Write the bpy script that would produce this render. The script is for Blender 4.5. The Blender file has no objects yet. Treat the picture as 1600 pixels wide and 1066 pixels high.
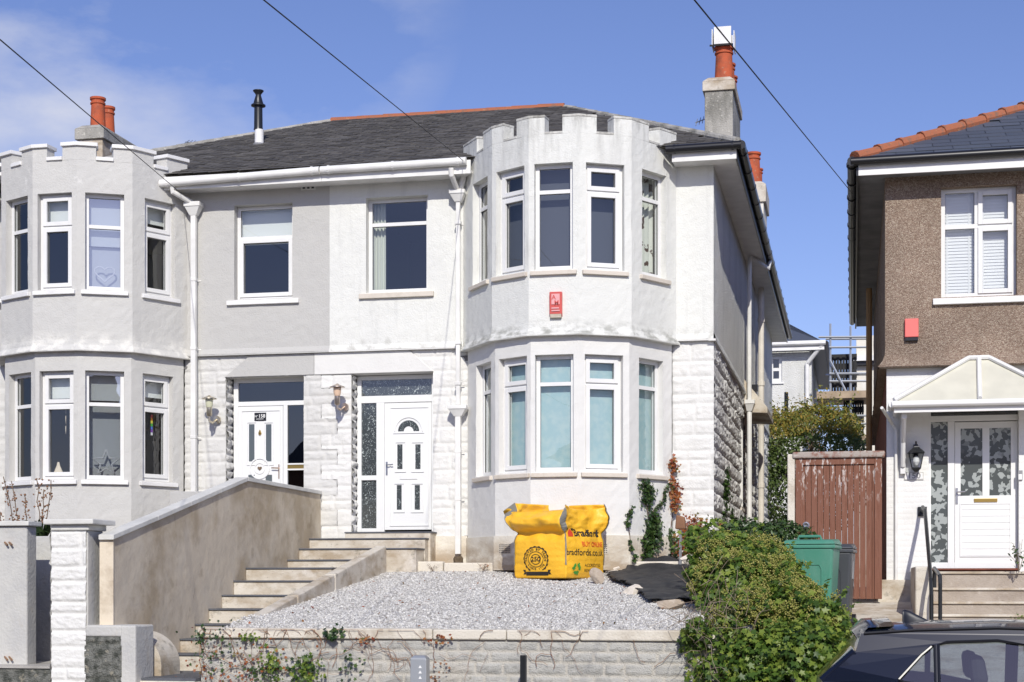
import bpy, math, random
import numpy as np
from mathutils import Vector, Matrix, Quaternion
R_ = math.radians
random.seed(7); rng = np.random.default_rng(7)
scene = bpy.context.scene
col = scene.collection

# ------------------------------------------------------------------ camera
FPX, TH, HOR = 2494.0, R_(12.06), 911.0          # focal length in px of a 1600 px frame, yaw, horizon row
cs, sn = math.cos(TH), math.sin(TH)
cam_d = bpy.data.cameras.new('camera'); cam = bpy.data.objects.new('camera', cam_d); col.objects.link(cam)
cam.location = (0, 0, 0); cam.rotation_euler = (math.pi/2, 0, TH)
cam_d.sensor_width = 36; cam_d.lens = 36*FPX/1600; cam_d.shift_y = (HOR-533)/1600
cam_d.clip_start = .1; cam_d.clip_end = 3000
scene.camera = cam
# ------------------------------------------------------------------ light
SUN_AZ, SUN_EL = R_(14.5), R_(34)                  # azimuth from the street side towards the right
sdir = Vector((math.sin(SUN_AZ)*math.cos(SUN_EL), -math.cos(SUN_AZ)*math.cos(SUN_EL), math.sin(SUN_EL)))
world = bpy.data.worlds.new('World'); scene.world = world; world.use_nodes = True
nt = world.node_tree; nt.nodes.clear()
N = nt.nodes.new; Lk = nt.links.new
sky = N('ShaderNodeTexSky'); sky.sky_type = 'NISHITA'; sky.sun_disc = False
sky.sun_elevation = SUN_EL; sky.sun_rotation = math.pi-SUN_AZ
sky.air_density = 1.0; sky.dust_density = .6; sky.ozone_density = 4.5; sky.altitude = 0
bg = N('ShaderNodeBackground'); bg.inputs[1].default_value = .10
tc = N('ShaderNodeTexCoord'); mp = N('ShaderNodeMapping'); mp.inputs['Scale'].default_value = (3, 3, 7)
nz = N('ShaderNodeTexNoise'); nz.inputs['Scale'].default_value = 1.5; nz.inputs['Detail'].default_value = 7; nz.inputs['Roughness'].default_value = .55
Lk(tc.outputs['Generated'], mp.inputs[0]); Lk(mp.outputs[0], nz.inputs[0])
cr = N('ShaderNodeValToRGB'); cr.color_ramp.elements[0].position = .44; cr.color_ramp.elements[1].position = .72
Lk(nz.outputs[0], cr.inputs[0])
def skydir(u, v):
    t = (u-800)/FPX; w = (HOR-v)/FPX
    return Vector((cs*t-sn, sn*t+cs, w)).normalized()
def cloud_mask(u, v, c0, c1):
    d = N('ShaderNodeVectorMath'); d.operation = 'DOT_PRODUCT'; d.inputs[1].default_value = skydir(u, v)
    nrm = N('ShaderNodeVectorMath'); nrm.operation = 'NORMALIZE'
    Lk(tc.outputs['Generated'], nrm.inputs[0]); Lk(nrm.outputs[0], d.inputs[0])
    m = N('ShaderNodeMapRange'); m.inputs['From Min'].default_value = c0; m.inputs['From Max'].default_value = c1
    Lk(d.outputs['Value'], m.inputs['Value']); return m.outputs[0]
m1 = cloud_mask(60, 60, math.cos(R_(9)), math.cos(R_(2)))
m2 = cloud_mask(430, 0, math.cos(R_(6.5)), math.cos(R_(1)))
m3 = cloud_mask(1500, 420, math.cos(R_(12)), math.cos(R_(5)))
mm = N('ShaderNodeMath'); mm.operation = 'MAXIMUM'; Lk(m1, mm.inputs[0]); Lk(m2, mm.inputs[1])
mul = N('ShaderNodeMath'); mul.operation = 'MULTIPLY'; Lk(mm.outputs[0], mul.inputs[0]); Lk(cr.outputs[0], mul.inputs[1])
mul2 = N('ShaderNodeMath'); mul2.operation = 'MULTIPLY'; Lk(mul.outputs[0], mul2.inputs[0]); mul2.inputs[1].default_value = 1.0
tint = N('ShaderNodeMixRGB'); tint.blend_type = 'MULTIPLY'; tint.inputs[0].default_value = 1; tint.inputs[2].default_value = (1.09, .955, 1.17, 1)
mix = N('ShaderNodeMixRGB'); mix.inputs[2].default_value = (6.8, 6.9, 7.6, 1)
out = N('ShaderNodeOutputWorld')
Lk(sky.outputs[0], tint.inputs[1]); Lk(tint.outputs[0], mix.inputs[1]); Lk(mul2.outputs[0], mix.inputs[0])
Lk(mix.outputs[0], bg.inputs[0]); Lk(bg.outputs[0], out.inputs[0])
sun_d = bpy.data.lights.new('sun', 'SUN'); sun_d.energy = 3.6; sun_d.angle = R_(.53); sun_d.color = (1, .965, .88)
sun = bpy.data.objects.new('sun', sun_d); col.objects.link(sun)
sun.rotation_euler = (-sdir).to_track_quat('-Z', 'Y').to_euler(); sun.location = sdir*60
vs = scene.view_settings; vs.view_transform = 'Standard'; vs.look = 'None'; vs.gamma = 1; vs.exposure = .14
scene.cycles.max_bounces = 8; scene.cycles.transparent_max_bounces = 12

# ------------------------------------------------------------------ coordinate helpers (survey of the place)
def dep(X, Y): return -X*sn + Y*cs
def Xat(u, Y):
    t = (u-800)/FPX
    return Y*(t*cs-sn)/(cs+t*sn)
def Yat(u, X):
    t = (u-800)/FPX
    return X*(cs+t*sn)/(t*cs-sn)
def P(u, v, Y):
    X = Xat(u, Y); return Vector((X, Y, (HOR-v)*dep(X, Y)/FPX))
class Fr:                                        # a vertical wall line in plan; outward normal to the street
    def __init__(s, p0, p1):
        s.p = Vector(p0[:2]); d = Vector(p1[:2])-s.p; s.L = d.length; s.d = d/s.L; s.n = Vector((s.d.y, -s.d.x))
    def pt(s, a, o, z):
        q = s.p+s.d*a+s.n*o; return Vector((q.x, q.y, z))
    def loc(s, u, v=HOR, o=0.):
        t = (u-800)/FPX; ray = Vector((cs*t-sn, sn*t+cs)); q = s.p+s.n*o
        # q + a d = k ray
        det = s.d.x*(-ray.y)+ray.x*s.d.y
        a = (-q.x*(-ray.y)-ray.x*q.y)/det
        w = q+s.d*a
        return a, (HOR-v)*dep(w.x, w.y)/FPX

# ------------------------------------------------------------------ noise
def _h(ix, iy, iz):
    n = (ix.astype(np.int64)*374761393+iy.astype(np.int64)*668265263+iz.astype(np.int64)*2147483647) & 0xffffffff
    n = ((n ^ (n >> 13))*1274126177) & 0xffffffff
    n = ((n ^ (n >> 15))*2246822519) & 0xffffffff
    return (n ^ (n >> 16)).astype(np.float64)/0xffffffff
def vnoise(x, y, z):
    x = np.asarray(x, float); y = np.asarray(y, float); z = np.asarray(z, float)
    x, y, z = np.broadcast_arrays(x, y, z)
    ix, iy, iz = np.floor(x), np.floor(y), np.floor(z); fx, fy, fz = x-ix, y-iy, z-iz
    fx = fx*fx*(3-2*fx); fy = fy*fy*(3-2*fy); fz = fz*fz*(3-2*fz); r = 0
    for a in (0, 1):
        for b in (0, 1):
            for c in (0, 1):
                r = r+_h(ix+a, iy+b, iz+c)*(fx if a else 1-fx)*(fy if b else 1-fy)*(fz if c else 1-fz)
    return r
def fbm(x, y, z, o=4):
    r = 0; a = .5; t = 0
    for i in range(o):
        r = r+a*vnoise(x*2**i+i*17.3, y*2**i+i*5.1, z*2**i+i*9.7); t += a; a *= .55
    return r/t

# ------------------------------------------------------------------ objects
WO = {}
def setp(o, label=None, cat=None, group=None, kind=None):
    if label: o['label'] = label
    if cat: o['category'] = cat
    if group: o['group'] = group
    if kind: o['kind'] = kind
    return o
def empty(name, loc, label, cat, group=None, rz=0):
    o = bpy.data.objects.new(name, None); col.objects.link(o); o.location = loc; o.rotation_euler = (0, 0, rz); o.empty_display_size = .2
    WO[o] = Vector(loc); return setp(o, label, cat, group)
def link_mesh(me, name, mat, parent):
    o = bpy.data.objects.new(name, me); col.objects.link(o)
    if mat:
        for m in (mat if isinstance(mat, (list, tuple)) else [mat]): me.materials.append(m)
    return o
def finish(V, F, name, mat, parent=None, smooth=False, local=False, mi=None):
    """V world coordinates (or local to the parent when local=True)"""
    V = np.asarray(V, float).reshape(-1, 3)
    if parent is not None:
        org = Vector((0, 0, 0)) if local else WO[parent]
        wo = WO[parent]
    else:
        lo, hi = V.min(0), V.max(0)
        org = Vector(((lo[0]+hi[0])/2, (lo[1]+hi[1])/2, lo[2])); wo = org
    V = V-np.array(org)
    me = bpy.data.meshes.new(name)
    if isinstance(F, np.ndarray):
        k = F.shape[1]; me.vertices.add(len(V)); me.vertices.foreach_set('co', V.ravel())
        me.loops.add(F.size); me.loops.foreach_set('vertex_index', F.ravel().astype(np.int32))
        me.polygons.add(len(F)); me.polygons.foreach_set('loop_start', np.arange(0, F.size, k, dtype=np.int32))
        me.polygons.foreach_set('loop_total', np.full(len(F), k, dtype=np.int32)); me.update(calc_edges=True)
    else:
        me.from_pydata([tuple(v) for v in V], [], F); me.update()
    if smooth: me.polygons.foreach_set('use_smooth', [True]*len(me.polygons))
    if mi is not None: me.polygons.foreach_set('material_index', mi)
    o = link_mesh(me, name, mat, parent)
    if parent is not None: o.parent = parent
    else: o.location = org
    WO[o] = wo
    return o
class MB:
    def __init__(s): s.v = []; s.f = []
    def add(s, vs_, fs): b = len(s.v); s.v += [tuple(v) for v in vs_]; s.f += [tuple(b+i for i in f) for f in fs]
    def hexa(s, p): s.add(p, [(0, 3, 2, 1), (4, 5, 6, 7), (0, 1, 5, 4), (1, 2, 6, 5), (2, 3, 7, 6), (3, 0, 4, 7)])
    def box(s, x0, x1, y0, y1, z0, z1):
        s.hexa([(x0, y0, z0), (x1, y0, z0), (x1, y1, z0), (x0, y1, z0), (x0, y0, z1), (x1, y0, z1), (x1, y1, z1), (x0, y1, z1)])
    def fbox(s, fr, a0, a1, o0, o1, z0, z1):     # o1 is the outer (street) side
        s.hexa([fr.pt(a0, o1, z0), fr.pt(a1, o1, z0), fr.pt(a1, o0, z0), fr.pt(a0, o0, z0),
                fr.pt(a0, o1, z1), fr.pt(a1, o1, z1), fr.pt(a1, o0, z1), fr.pt(a0, o0, z1)])
    def quad(s, a, b, c, d): s.add([a, b, c, d], [(0, 1, 2, 3)])
    def poly(s, pts): s.add(pts, [tuple(range(len(pts)))])
    def prism(s, pts, d):                        # planar outline extruded by vector d
        n = len(pts); d = Vector(d); p2 = [Vector(p)+d for p in pts]
        s.add(list(pts)+p2, [tuple(range(n))[::-1], tuple(range(n, 2*n))]+[(i, (i+1) % n, n+(i+1) % n, n+i) for i in range(n)])
    def tube(s, pts, r, n=8, cap=True):
        pts = [Vector(p) for p in pts]; rs = r if isinstance(r, (list, tuple)) else [r]*len(pts)
        b = len(s.v); ref = None
        for i, p in enumerate(pts):
            t = (pts[min(i+1, len(pts)-1)]-pts[max(i-1, 0)]).normalized()
            if ref is None: ref = Vector((0, 0, 1)) if abs(t.z) < .9 else Vector((1, 0, 0))
            u = (ref-t*ref.dot(t)).normalized(); ref = u; w = t.cross(u)
            for k in range(n):
                q = 2*math.pi*k/n+math.pi/n; s.v.append(tuple(p+(u*math.cos(q)+w*math.sin(q))*rs[i]))
        for i in range(len(pts)-1):
            for k in range(n):
                a = b+i*n+k; c = b+i*n+(k+1) % n; s.f.append((a, c, c+n, a+n))
        if cap: s.f.append(tuple(b+k for k in range(n))[::-1]); s.f.append(tuple(b+(len(pts)-1)*n+k for k in range(n)))
    def lathe(s, c, prof, n=20, sx=1, sy=1, tilt=None):
        b = len(s.v); c = Vector(c)
        for r, z in prof:
            for k in range(n):
                q = 2*math.pi*k/n; d = Vector((r*math.cos(q)*sx, r*math.sin(q)*sy, z))
                if tilt: d = tilt @ d
                s.v.append(tuple(c+d))
        for i in range(len(prof)-1):
            for k in range(n):
                a = b+i*n+k; d = b+i*n+(k+1) % n; s.f.append((a, d, d+n, a+n))
        s.f.append(tuple(b+k for k in range(n))[::-1]); s.f.append(tuple(b+(len(prof)-1)*n+k for k in range(n)))
    def build(s, name, mat, parent=None, smooth=False, local=False, bevel=0):
        o = finish(s.v, s.f, name, mat, parent, smooth, local)
        if bevel: bev(o, bevel)
        return o
def bev(o, w, seg=2):
    m = o.modifiers.new('bevel', 'BEVEL'); m.width = w; m.segments = seg; m.limit_method = 'ANGLE'; m.angle_limit = R_(40)
def autosmooth(o):
    for p in o.data.polygons: p.use_smooth = True
    es = o.modifiers.new('split', 'EDGE_SPLIT'); es.split_angle = R_(35)

# ------------------------------------------------------------------ materials
def mat_new(name):
    m = bpy.data.materials.new(name); m.use_nodes = True; t = m.node_tree; b = t.nodes['Principled BSDF']
    return m, t, b
def plain(name, c, rough=.5, metal=0, spec=.5, bump=0, bscale=60, var=0, coat=0):
    m, t, b = mat_new(name); n = t.nodes.new; l = t.links.new
    b.inputs['Base Color'].default_value = (*c, 1); b.inputs['Roughness'].default_value = rough; b.inputs['Metallic'].default_value = metal
    b.inputs['Specular IOR Level'].default_value = spec
    if coat: b.inputs['Coat Weight'].default_value = coat; b.inputs['Coat Roughness'].default_value = .03
    g = n('ShaderNodeNewGeometry')
    if var:
        nz = n('ShaderNodeTexNoise'); nz.inputs['Scale'].default_value = 3.5; nz.inputs['Detail'].default_value = 6; l(g.outputs['Position'], nz.inputs['Vector'])
        mr = n('ShaderNodeMapRange'); mr.inputs['From Min'].default_value = .3; mr.inputs['From Max'].default_value = .7
        mr.inputs['To Min'].default_value = 1-var; mr.inputs['To Max'].default_value = 1+var*.4; l(nz.outputs[0], mr.inputs['Value'])
        h = n('ShaderNodeHueSaturation'); h.inputs['Color'].default_value = (*c, 1); l(mr.outputs[0], h.inputs['Value']); l(h.outputs[0], b.inputs['Base Color'])
    if bump:
        nb = n('ShaderNodeTexNoise'); nb.inputs['Scale'].default_value = bscale; nb.inputs['Detail'].default_value = 5; l(g.outputs['Position'], nb.inputs['Vector'])
        bp = n('ShaderNodeBump'); bp.inputs['Strength'].default_value = bump; bp.inputs['Distance'].default_value = .02; l(nb.outputs[0], bp.inputs['Height']); l(bp.outputs[0], b.inputs['Normal'])
    return m
def layered(name, c, layers, rough=.85, bumps=(), vscale=None):
    """base colour with noise-shaped patches: layers = [(colour, noise scale, stretch, lo, hi, strength, (zmin,zmax) or None)]"""
    m, t, b = mat_new(name); n = t.nodes.new; l = t.links.new
    g = n('ShaderNodeNewGeometry'); cur = None; b.inputs['Roughness'].default_value = rough; b.inputs['Specular IOR Level'].default_value = .3
    for i, (cc, sc, st, lo, hi, k, zr) in enumerate(layers):
        mp = n('ShaderNodeMapping'); mp.inputs['Scale'].default_value = st; mp.inputs['Location'].default_value = (i*3.1, i*7.7, i*1.3); l(g.outputs['Position'], mp.inputs[0])
        nz = n('ShaderNodeTexNoise'); nz.inputs['Scale'].default_value = sc; nz.inputs['Detail'].default_value = 7; nz.inputs['Roughness'].default_value = .6; l(mp.outputs[0], nz.inputs['Vector'])
        mr = n('ShaderNodeMapRange'); mr.inputs['From Min'].default_value = lo; mr.inputs['From Max'].default_value = hi; mr.inputs['To Max'].default_value = k; l(nz.outputs[0], mr.inputs['Value'])
        fac = mr.outputs[0]
        if zr:
            sx = n('ShaderNodeSeparateXYZ'); l(g.outputs['Position'], sx.inputs[0])
            zz = n('ShaderNodeMapRange'); zz.inputs['From Min'].default_value = zr[0]; zz.inputs['From Max'].default_value = zr[1]; l(sx.outputs[2], zz.inputs['Value'])
            mu = n('ShaderNodeMath'); mu.operation = 'MULTIPLY'; l(fac, mu.inputs[0]); l(zz.outputs[0], mu.inputs[1]); fac = mu.outputs[0]
            if len(zr) > 2:
                zb = n('ShaderNodeMapRange'); zb.inputs['From Min'].default_value = zr[3]; zb.inputs['From Max'].default_value = zr[2]; l(sx.outputs[2], zb.inputs['Value'])
                m2 = n('ShaderNodeMath'); m2.operation = 'MULTIPLY'; l(fac, m2.inputs[0]); l(zb.outputs[0], m2.inputs[1]); fac = m2.outputs[0]
        mx = n('ShaderNodeMixRGB'); l(fac, mx.inputs[0]); mx.inputs[2].default_value = (*cc, 1)
        if cur is None: mx.inputs[1].default_value = (*c, 1)
        else: l(cur, mx.inputs[1])
        cur = mx.outputs[0]
    if cur is not None: l(cur, b.inputs['Base Color'])
    else: b.inputs['Base Color'].default_value = (*c, 1)
    prev = None
    for (sc, st, dist) in bumps:
        nb = n('ShaderNodeTexNoise'); nb.inputs['Scale'].default_value = sc; nb.inputs['Detail'].default_value = 4; l(g.outputs['Position'], nb.inputs['Vector'])
        bp = n('ShaderNodeBump'); bp.inputs['Strength'].default_value = st; bp.inputs['Distance'].default_value = dist; l(nb.outputs[0], bp.inputs['Height'])
        if prev: l(prev, bp.inputs['Normal'])
        prev = bp.outputs[0]
    if prev: l(prev, b.inputs['Normal'])
    return m
I3 = (1, 1, 1)
M = {}
RB = [(55, .55, .012), (9, .25, .03)]
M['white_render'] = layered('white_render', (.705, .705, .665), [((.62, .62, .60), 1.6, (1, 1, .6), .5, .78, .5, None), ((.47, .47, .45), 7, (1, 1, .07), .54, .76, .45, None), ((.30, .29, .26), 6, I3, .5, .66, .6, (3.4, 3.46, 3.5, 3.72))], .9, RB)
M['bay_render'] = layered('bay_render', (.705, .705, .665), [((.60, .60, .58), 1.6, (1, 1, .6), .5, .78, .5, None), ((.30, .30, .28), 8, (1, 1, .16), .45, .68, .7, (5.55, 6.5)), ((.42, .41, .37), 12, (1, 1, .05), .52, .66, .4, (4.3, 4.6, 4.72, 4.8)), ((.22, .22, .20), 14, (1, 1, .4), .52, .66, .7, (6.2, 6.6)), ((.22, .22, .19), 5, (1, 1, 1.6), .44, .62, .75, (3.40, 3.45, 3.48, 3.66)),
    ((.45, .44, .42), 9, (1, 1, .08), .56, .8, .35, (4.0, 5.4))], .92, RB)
M['white_smooth'] = layered('white_smooth', (.71, .70, .67), [((.62, .61, .58), 2.2, (1, 1, .5), .5, .8, .45, None)], .85, [(40, .35, .01), (6, .25, .03)])
M['side_render'] = layered('side_render', (.74, .735, .70), [((.45, .46, .44), 1.2, (1, 1, .6), .45, .75, .6, None)], .95, [(38, 1.0, .03), (120, .5, .008)])
M['grey_render'] = layered('grey_render', (.57, .56, .53), [((.52, .51, .49), 1.5, I3, .45, .75, .6, None), ((.78, .77, .74), 6, (1, 1, .9), .60, .72, .6, (5.4, 5.7, 6.1, 6.4)), ((.78, .76, .7), 5, (1, 1, 1.2), .46, .62, .8, (3.35, 3.45, 3.55, 3.75))], .9, RB)
M['grey_wall'] = layered('grey_wall', (.50, .49, .465), [((.46, .455, .44), 1.3, I3, .45, .75, .5, None)], .9, RB)
M['stone_white'] = layered('stone_white', (.72, .71, .68), [((.58, .57, .54), 3.0, I3, .48, .75, .5, None), ((.38, .37, .33), 30, I3, .62, .75, .5, None)], .85, [(45, .5, .012)])
M['stone_grey'] = layered('stone_grey', (.62, .61, .58), [((.52, .51, .49), 3.0, I3, .48, .75, .5, None), ((.33, .32, .3), 30, I3, .62, .75, .4, None)], .85, [(45, .5, .012)])
M['plinth'] = layered('plinth', (.70, .66, .57), [((.76, .74, .69), 2, I3, .5, .7, .7, None), ((.33, .24, .15), 2.5, (1, 1, 2.2), .35, .6, .8, (.75, .35))], .9, [(30, .5, .015)])
M['upvc'] = plain('upvc', (.76, .755, .74), .32, spec=.5, var=.06)
M['upvc_cream'] = plain('upvc_cream', (.76, .73, .69), .4, var=.08)
M['sill_white'] = plain('sill_white', (.80, .79, .77), .6, var=.12, bump=.2)
M['sill_cream'] = layered('sill_cream', (.64, .58, .50), [((.45, .40, .33), 5, (1, 1, 1), .5, .75, .5, None)], .8, [(40, .3, .01)])
M['pipe_white'] = plain('pipe_white', (.78, .77, .74), .4, var=.15)
M['pipe_cream'] = plain('pipe_cream', (.70, .65, .57), .5, var=.15)
M['black_plastic'] = plain('black_plastic', (.012, .012, .014), .3, spec=.5)
M['terracotta'] = layered('terracotta', (.46, .10, .042), [((.20, .07, .045), 6, I3, .46, .7, .75, None), ((.42, .30, .2), 16, I3, .60, .7, .5, None)], .8, [(60, .3, .01)])
M['terracotta_old'] = layered('terracotta_old', (.36, .125, .065), [((.18, .12, .09), 14, I3, .5, .7, .8, None), ((.45, .34, .16), 10, I3, .62, .75, .8, None)], .9, [(50, .5, .015)])
M['concrete_old'] = layered('concrete_old', (.40, .385, .35), [((.17, .165, .145), 3, (1, 1, .5), .42, .66, .85, None), ((.62, .6, .53), 22, I3, .60, .7, .8, None)], .95, [(40, .8, .02)])
M['concrete_pale'] = layered('concrete_pale', (.60, .55, .47), [((.34, .26, .17), 1.7, (1, 1, 2), .44, .62, .8, None), ((.70, .66, .60), 4, I3, .54, .7, .6, None), ((.20, .185, .15), 7, (1, 1, 1.5), .58, .70, .6, None), ((.10, .09, .08), 26, I3, .62, .76, .7, None)], .92, [(60, .5, .012)])
M['coping_weathered'] = layered('coping_weathered', (.60, .59, .55), [((.30, .29, .26), 7, I3, .42, .62, .8, None), ((.16, .15, .13), 18, I3, .55, .7, .7, None)], .92, [(60, .6, .012)])
M['concrete_grey'] = layered('concrete_grey', (.42, .40, .37), [((.25, .235, .21), 2.4, (1, 1, 1), .45, .7, .7, None)], .92, [(60, .6, .012)])
M['coping_pale'] = layered('coping_pale', (.66, .61, .52), [((.42, .36, .28), 3.5, I3, .48, .68, .7, None), ((.12, .1, .08), 30, I3, .64, .75, .6, None)], .9, [(50, .6, .015)])
M['coping_white'] = plain('coping_white', (.66, .65, .61), .6, bump=.3, bscale=20, var=.15)
M['brown_render'] = layered('brown_render', (.62, .54, .425), [((.38, .30, .20), .95, (1, 1, 1.0), .47, .60, .75, None), ((.72, .66, .55), 2.2, I3, .50, .8, .5, None), ((.27, .205, .13), 4, I3, .60, .70, .35, None)], .9, [(60, .25, .008), (5, .3, .04)])
M['cream_render'] = layered('cream_render', (.70, .61, .48), [((.36, .28, .19), 4, I3, .5, .7, .6, None)], .9, [(50, .4, .01)])
M['wall_render_grey'] = layered('wall_render_grey', (.53, .52, .49), [((.36, .36, .37), 2, I3, .45, .7, .6, None), ((.42, .33, .22), 4, I3, .6, .75, .35, None)], .9, [(30, .5, .015)])
M['block_grey'] = layered('block_grey', (.47, .46, .425), [((.29, .285, .265), 3.5, (1, 1, 1.3), .46, .66, .7, None), ((.52, .47, .40), 2.2, I3, .52, .7, .6, None), ((.16, .14, .09), 12, I3, .6, .74, .6, None)], .95, [(70, .9, .02)])
def rock_joint_mat(name, base, joint):
    m = M[base].copy(); m.name = name; t = m.node_tree; n = t.nodes.new; l = t.links.new; b = t.nodes['Principled BSDF']; src = b.inputs['Base Color'].links[0].from_socket
    at = n('ShaderNodeAttribute'); at.attribute_name = 'joint'; mx = n('ShaderNodeMixRGB'); l(at.outputs['Fac'], mx.inputs[0]); l(src, mx.inputs[1]); mx.inputs[2].default_value = (*joint, 1); l(mx.outputs[0], b.inputs['Base Color']); return m
M['block_joint'] = rock_joint_mat('block_joint', 'block_grey', (.52, .49, .43))
M['dark_stone'] = layered('dark_stone', (.20, .20, .18), [((.05, .055, .045), 9, I3, .42, .6, .9, None), ((.4, .36, .28), 14, I3, .6, .7, .7, None)], .95, [(60, 1, .03)])
M['slate_tread'] = plain('slate_tread', (.10, .105, .12), .6, bump=.3, var=.2)
M['asphalt'] = plain('asphalt', (.05, .05, .052), .9, bump=.6, bscale=120, var=.2)
M['pavement'] = plain('pavement', (.24, .225, .2), .9, bump=.4, bscale=80, var=.2)
M['earth'] = layered('earth', (.12, .09, .06), [((.2, .17, .12), 6, I3, .5, .7, .8, None)], .98, [(20, 1, .04)])
M['steel_black'] = plain('steel_black', (.02, .022, .025), .35, metal=.2)
M['steel'] = plain('steel', (.55, .55, .56), .3, metal=1)
M['galv'] = plain('galv', (.48, .5, .52), .45, metal=.7)
M['lamp_brass'] = plain('lamp_brass', (.62, .56, .44), .3, metal=1); M['lamp_steel'] = plain('lamp_steel', (.56, .47, .40), .3, metal=1)
M['copper'] = plain('copper', (.55, .33, .2), .3, metal=1)
M['brass'] = plain('brass', (.6, .4, .12), .3, metal=1)
M['door_white'] = plain('door_white', (.77, .77, .755), .35, var=.03)
M['red_box'] = plain('red_box', (.62, .10, .085), .45, var=.1)
M['red_pale'] = plain('red_pale', (.78, .16, .14), .5, var=.08)
M['pink'] = plain('pink', (.72, .36, .36), .5)
M['room'] = plain('room', (.17, .165, .16), .9)
M['lead'] = plain('lead', (.2, .2, .21), .7, var=.3)
M['felt'] = plain('felt', (.03, .03, .03), .9)
M['yellow_trim'] = plain('yellow_trim', (.42, .27, .13), .6)
def slate_mat(name, c0, c1, lich):
    m, t, b = mat_new(name); n = t.nodes.new; l = t.links.new
    g = n('ShaderNodeNewGeometry'); r = n('ShaderNodeValToRGB'); r.color_ramp.elements[0].color = (*c0, 1); r.color_ramp.elements[1].color = (*c1, 1)
    l(g.outputs['Random Per Island'], r.inputs[0])
    nz = n('ShaderNodeTexNoise'); nz.inputs['Scale'].default_value = 11; nz.inputs['Detail'].default_value = 8; nz.inputs['Roughness'].default_value = .7; l(g.outputs['Position'], nz.inputs['Vector'])
    mr = n('ShaderNodeMapRange'); mr.inputs['From Min'].default_value = .54; mr.inputs['From Max'].default_value = .68; mr.inputs['To Max'].default_value = lich; l(nz.outputs[0], mr.inputs['Value'])
    mx = n('ShaderNodeMixRGB'); l(mr.outputs[0], mx.inputs[0]); l(r.outputs[0], mx.inputs[1]); mx.inputs[2].default_value = (.20, .185, .155, 1)
    l(mx.outputs[0], b.inputs['Base Color']); b.inputs['Roughness'].default_value = .65
    bp = n('ShaderNodeBump'); bp.inputs['Strength'].default_value = .5; bp.inputs['Distance'].default_value = .01; l(nz.outputs[0], bp.inputs['Height']); l(bp.outputs[0], b.inputs['Normal'])
    return m
M['slate_old'] = slate_mat('slate_old', (.058, .053, .047), (.105, .097, .087), .7)
M['slate_new'] = slate_mat('slate_new', (.055, .065, .09), (.085, .098, .13), .08)
def pebble_mat(name, cols, sc=70):
    m, t, b = mat_new(name); n = t.nodes.new; l = t.links.new
    g = n('ShaderNodeNewGeometry'); v = n('ShaderNodeTexVoronoi'); v.inputs['Scale'].default_value = sc; l(g.outputs['Position'], v.inputs['Vector'])
    sx = n('ShaderNodeSeparateColor'); l(v.outputs['Color'], sx.inputs[0])
    r = n('ShaderNodeValToRGB'); e = r.color_ramp.elements; e[0].color = (*cols[0], 1); e[1].color = (*cols[-1], 1)
    for i, c in enumerate(cols[1:-1]): q = r.color_ramp.elements.new((i+1)/(len(cols)-1)); q.color = (*c, 1)
    l(sx.outputs[0], r.inputs[0])
    nz = n('ShaderNodeTexNoise'); nz.inputs['Scale'].default_value = 1.3; nz.inputs['Detail'].default_value = 4; l(g.outputs['Position'], nz.inputs['Vector'])
    mr = n('ShaderNodeMapRange'); mr.inputs['From Min'].default_value = .3; mr.inputs['From Max'].default_value = .7; mr.inputs['To Min'].default_value = .8; mr.inputs['To Max'].default_value = 1.1; l(nz.outputs[0], mr.inputs['Value'])
    h = n('ShaderNodeHueSaturation'); l(r.outputs[0], h.inputs['Color']); l(mr.outputs[0], h.inputs['Value']); l(h.outputs[0], b.inputs['Base Color'])
    b.inputs['Roughness'].default_value = .9
    bp = n('ShaderNodeBump'); bp.inputs['Strength'].default_value = 1; bp.inputs['Distance'].default_value = .012; bp.invert = True; l(v.outputs['Distance'], bp.inputs['Height']); l(bp.outputs[0], b.inputs['Normal'])
    return m
M['pebbledash'] = pebble_mat('pebbledash', [(.20, .135, .095), (.27, .195, .145), (.32, .24, .18), (.44, .36, .28)], 75)
def island_mat(name, cols, rough=.5, trans=0, spec=.5):
    m, t, b = mat_new(name); n = t.nodes.new; l = t.links.new
    g = n('ShaderNodeNewGeometry'); r = n('ShaderNodeValToRGB'); e = r.color_ramp.elements
    e[0].color = (*cols[0], 1); e[1].color = (*cols[-1], 1)
    for i, c in enumerate(cols[1:-1]): q = e.new((i+1)/(len(cols)-1)); q.color = (*c, 1)
    l(g.outputs['Random Per Island'], r.inputs[0]); l(r.outputs[0], b.inputs['Base Color'])
    b.inputs['Roughness'].default_value = rough; b.inputs['Specular IOR Level'].default_value = spec
    if trans:
        tr = n('ShaderNodeBsdfTranslucent'); l(r.outputs[0], tr.inputs[0]); mx = n('ShaderNodeMixShader'); mx.inputs[0].default_value = trans
        o = t.nodes['Material Output']; l(b.outputs[0], mx.inputs[1]); l(tr.outputs[0], mx.inputs[2]); l(mx.outputs[0], o.inputs[0])
    return m
M['gravel'] = island_mat('gravel', [(.30, .285, .27), (.48, .465, .445), (.60, .585, .56), (.76, .745, .71)], .85)
M['ivy'] = island_mat('ivy', [(.04, .085, .015), (.085, .155, .025), (.16, .235, .035), (.28, .34, .06)], .42, .36, .35)
M['ivy_flower'] = island_mat('ivy_flower', [(.26, .28, .06), (.42, .41, .10), (.54, .49, .17)], .7, .35)
M['ivy_dark'] = island_mat('ivy_dark', [(.015, .035, .01), (.035, .075, .018), (.07, .12, .025)], .4, .2)
M['creeper_red'] = island_mat('creeper_red', [(.16, .03, .012), (.30, .07, .02), (.38, .15, .04), (.10, .12, .03)], .5, .3)
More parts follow.
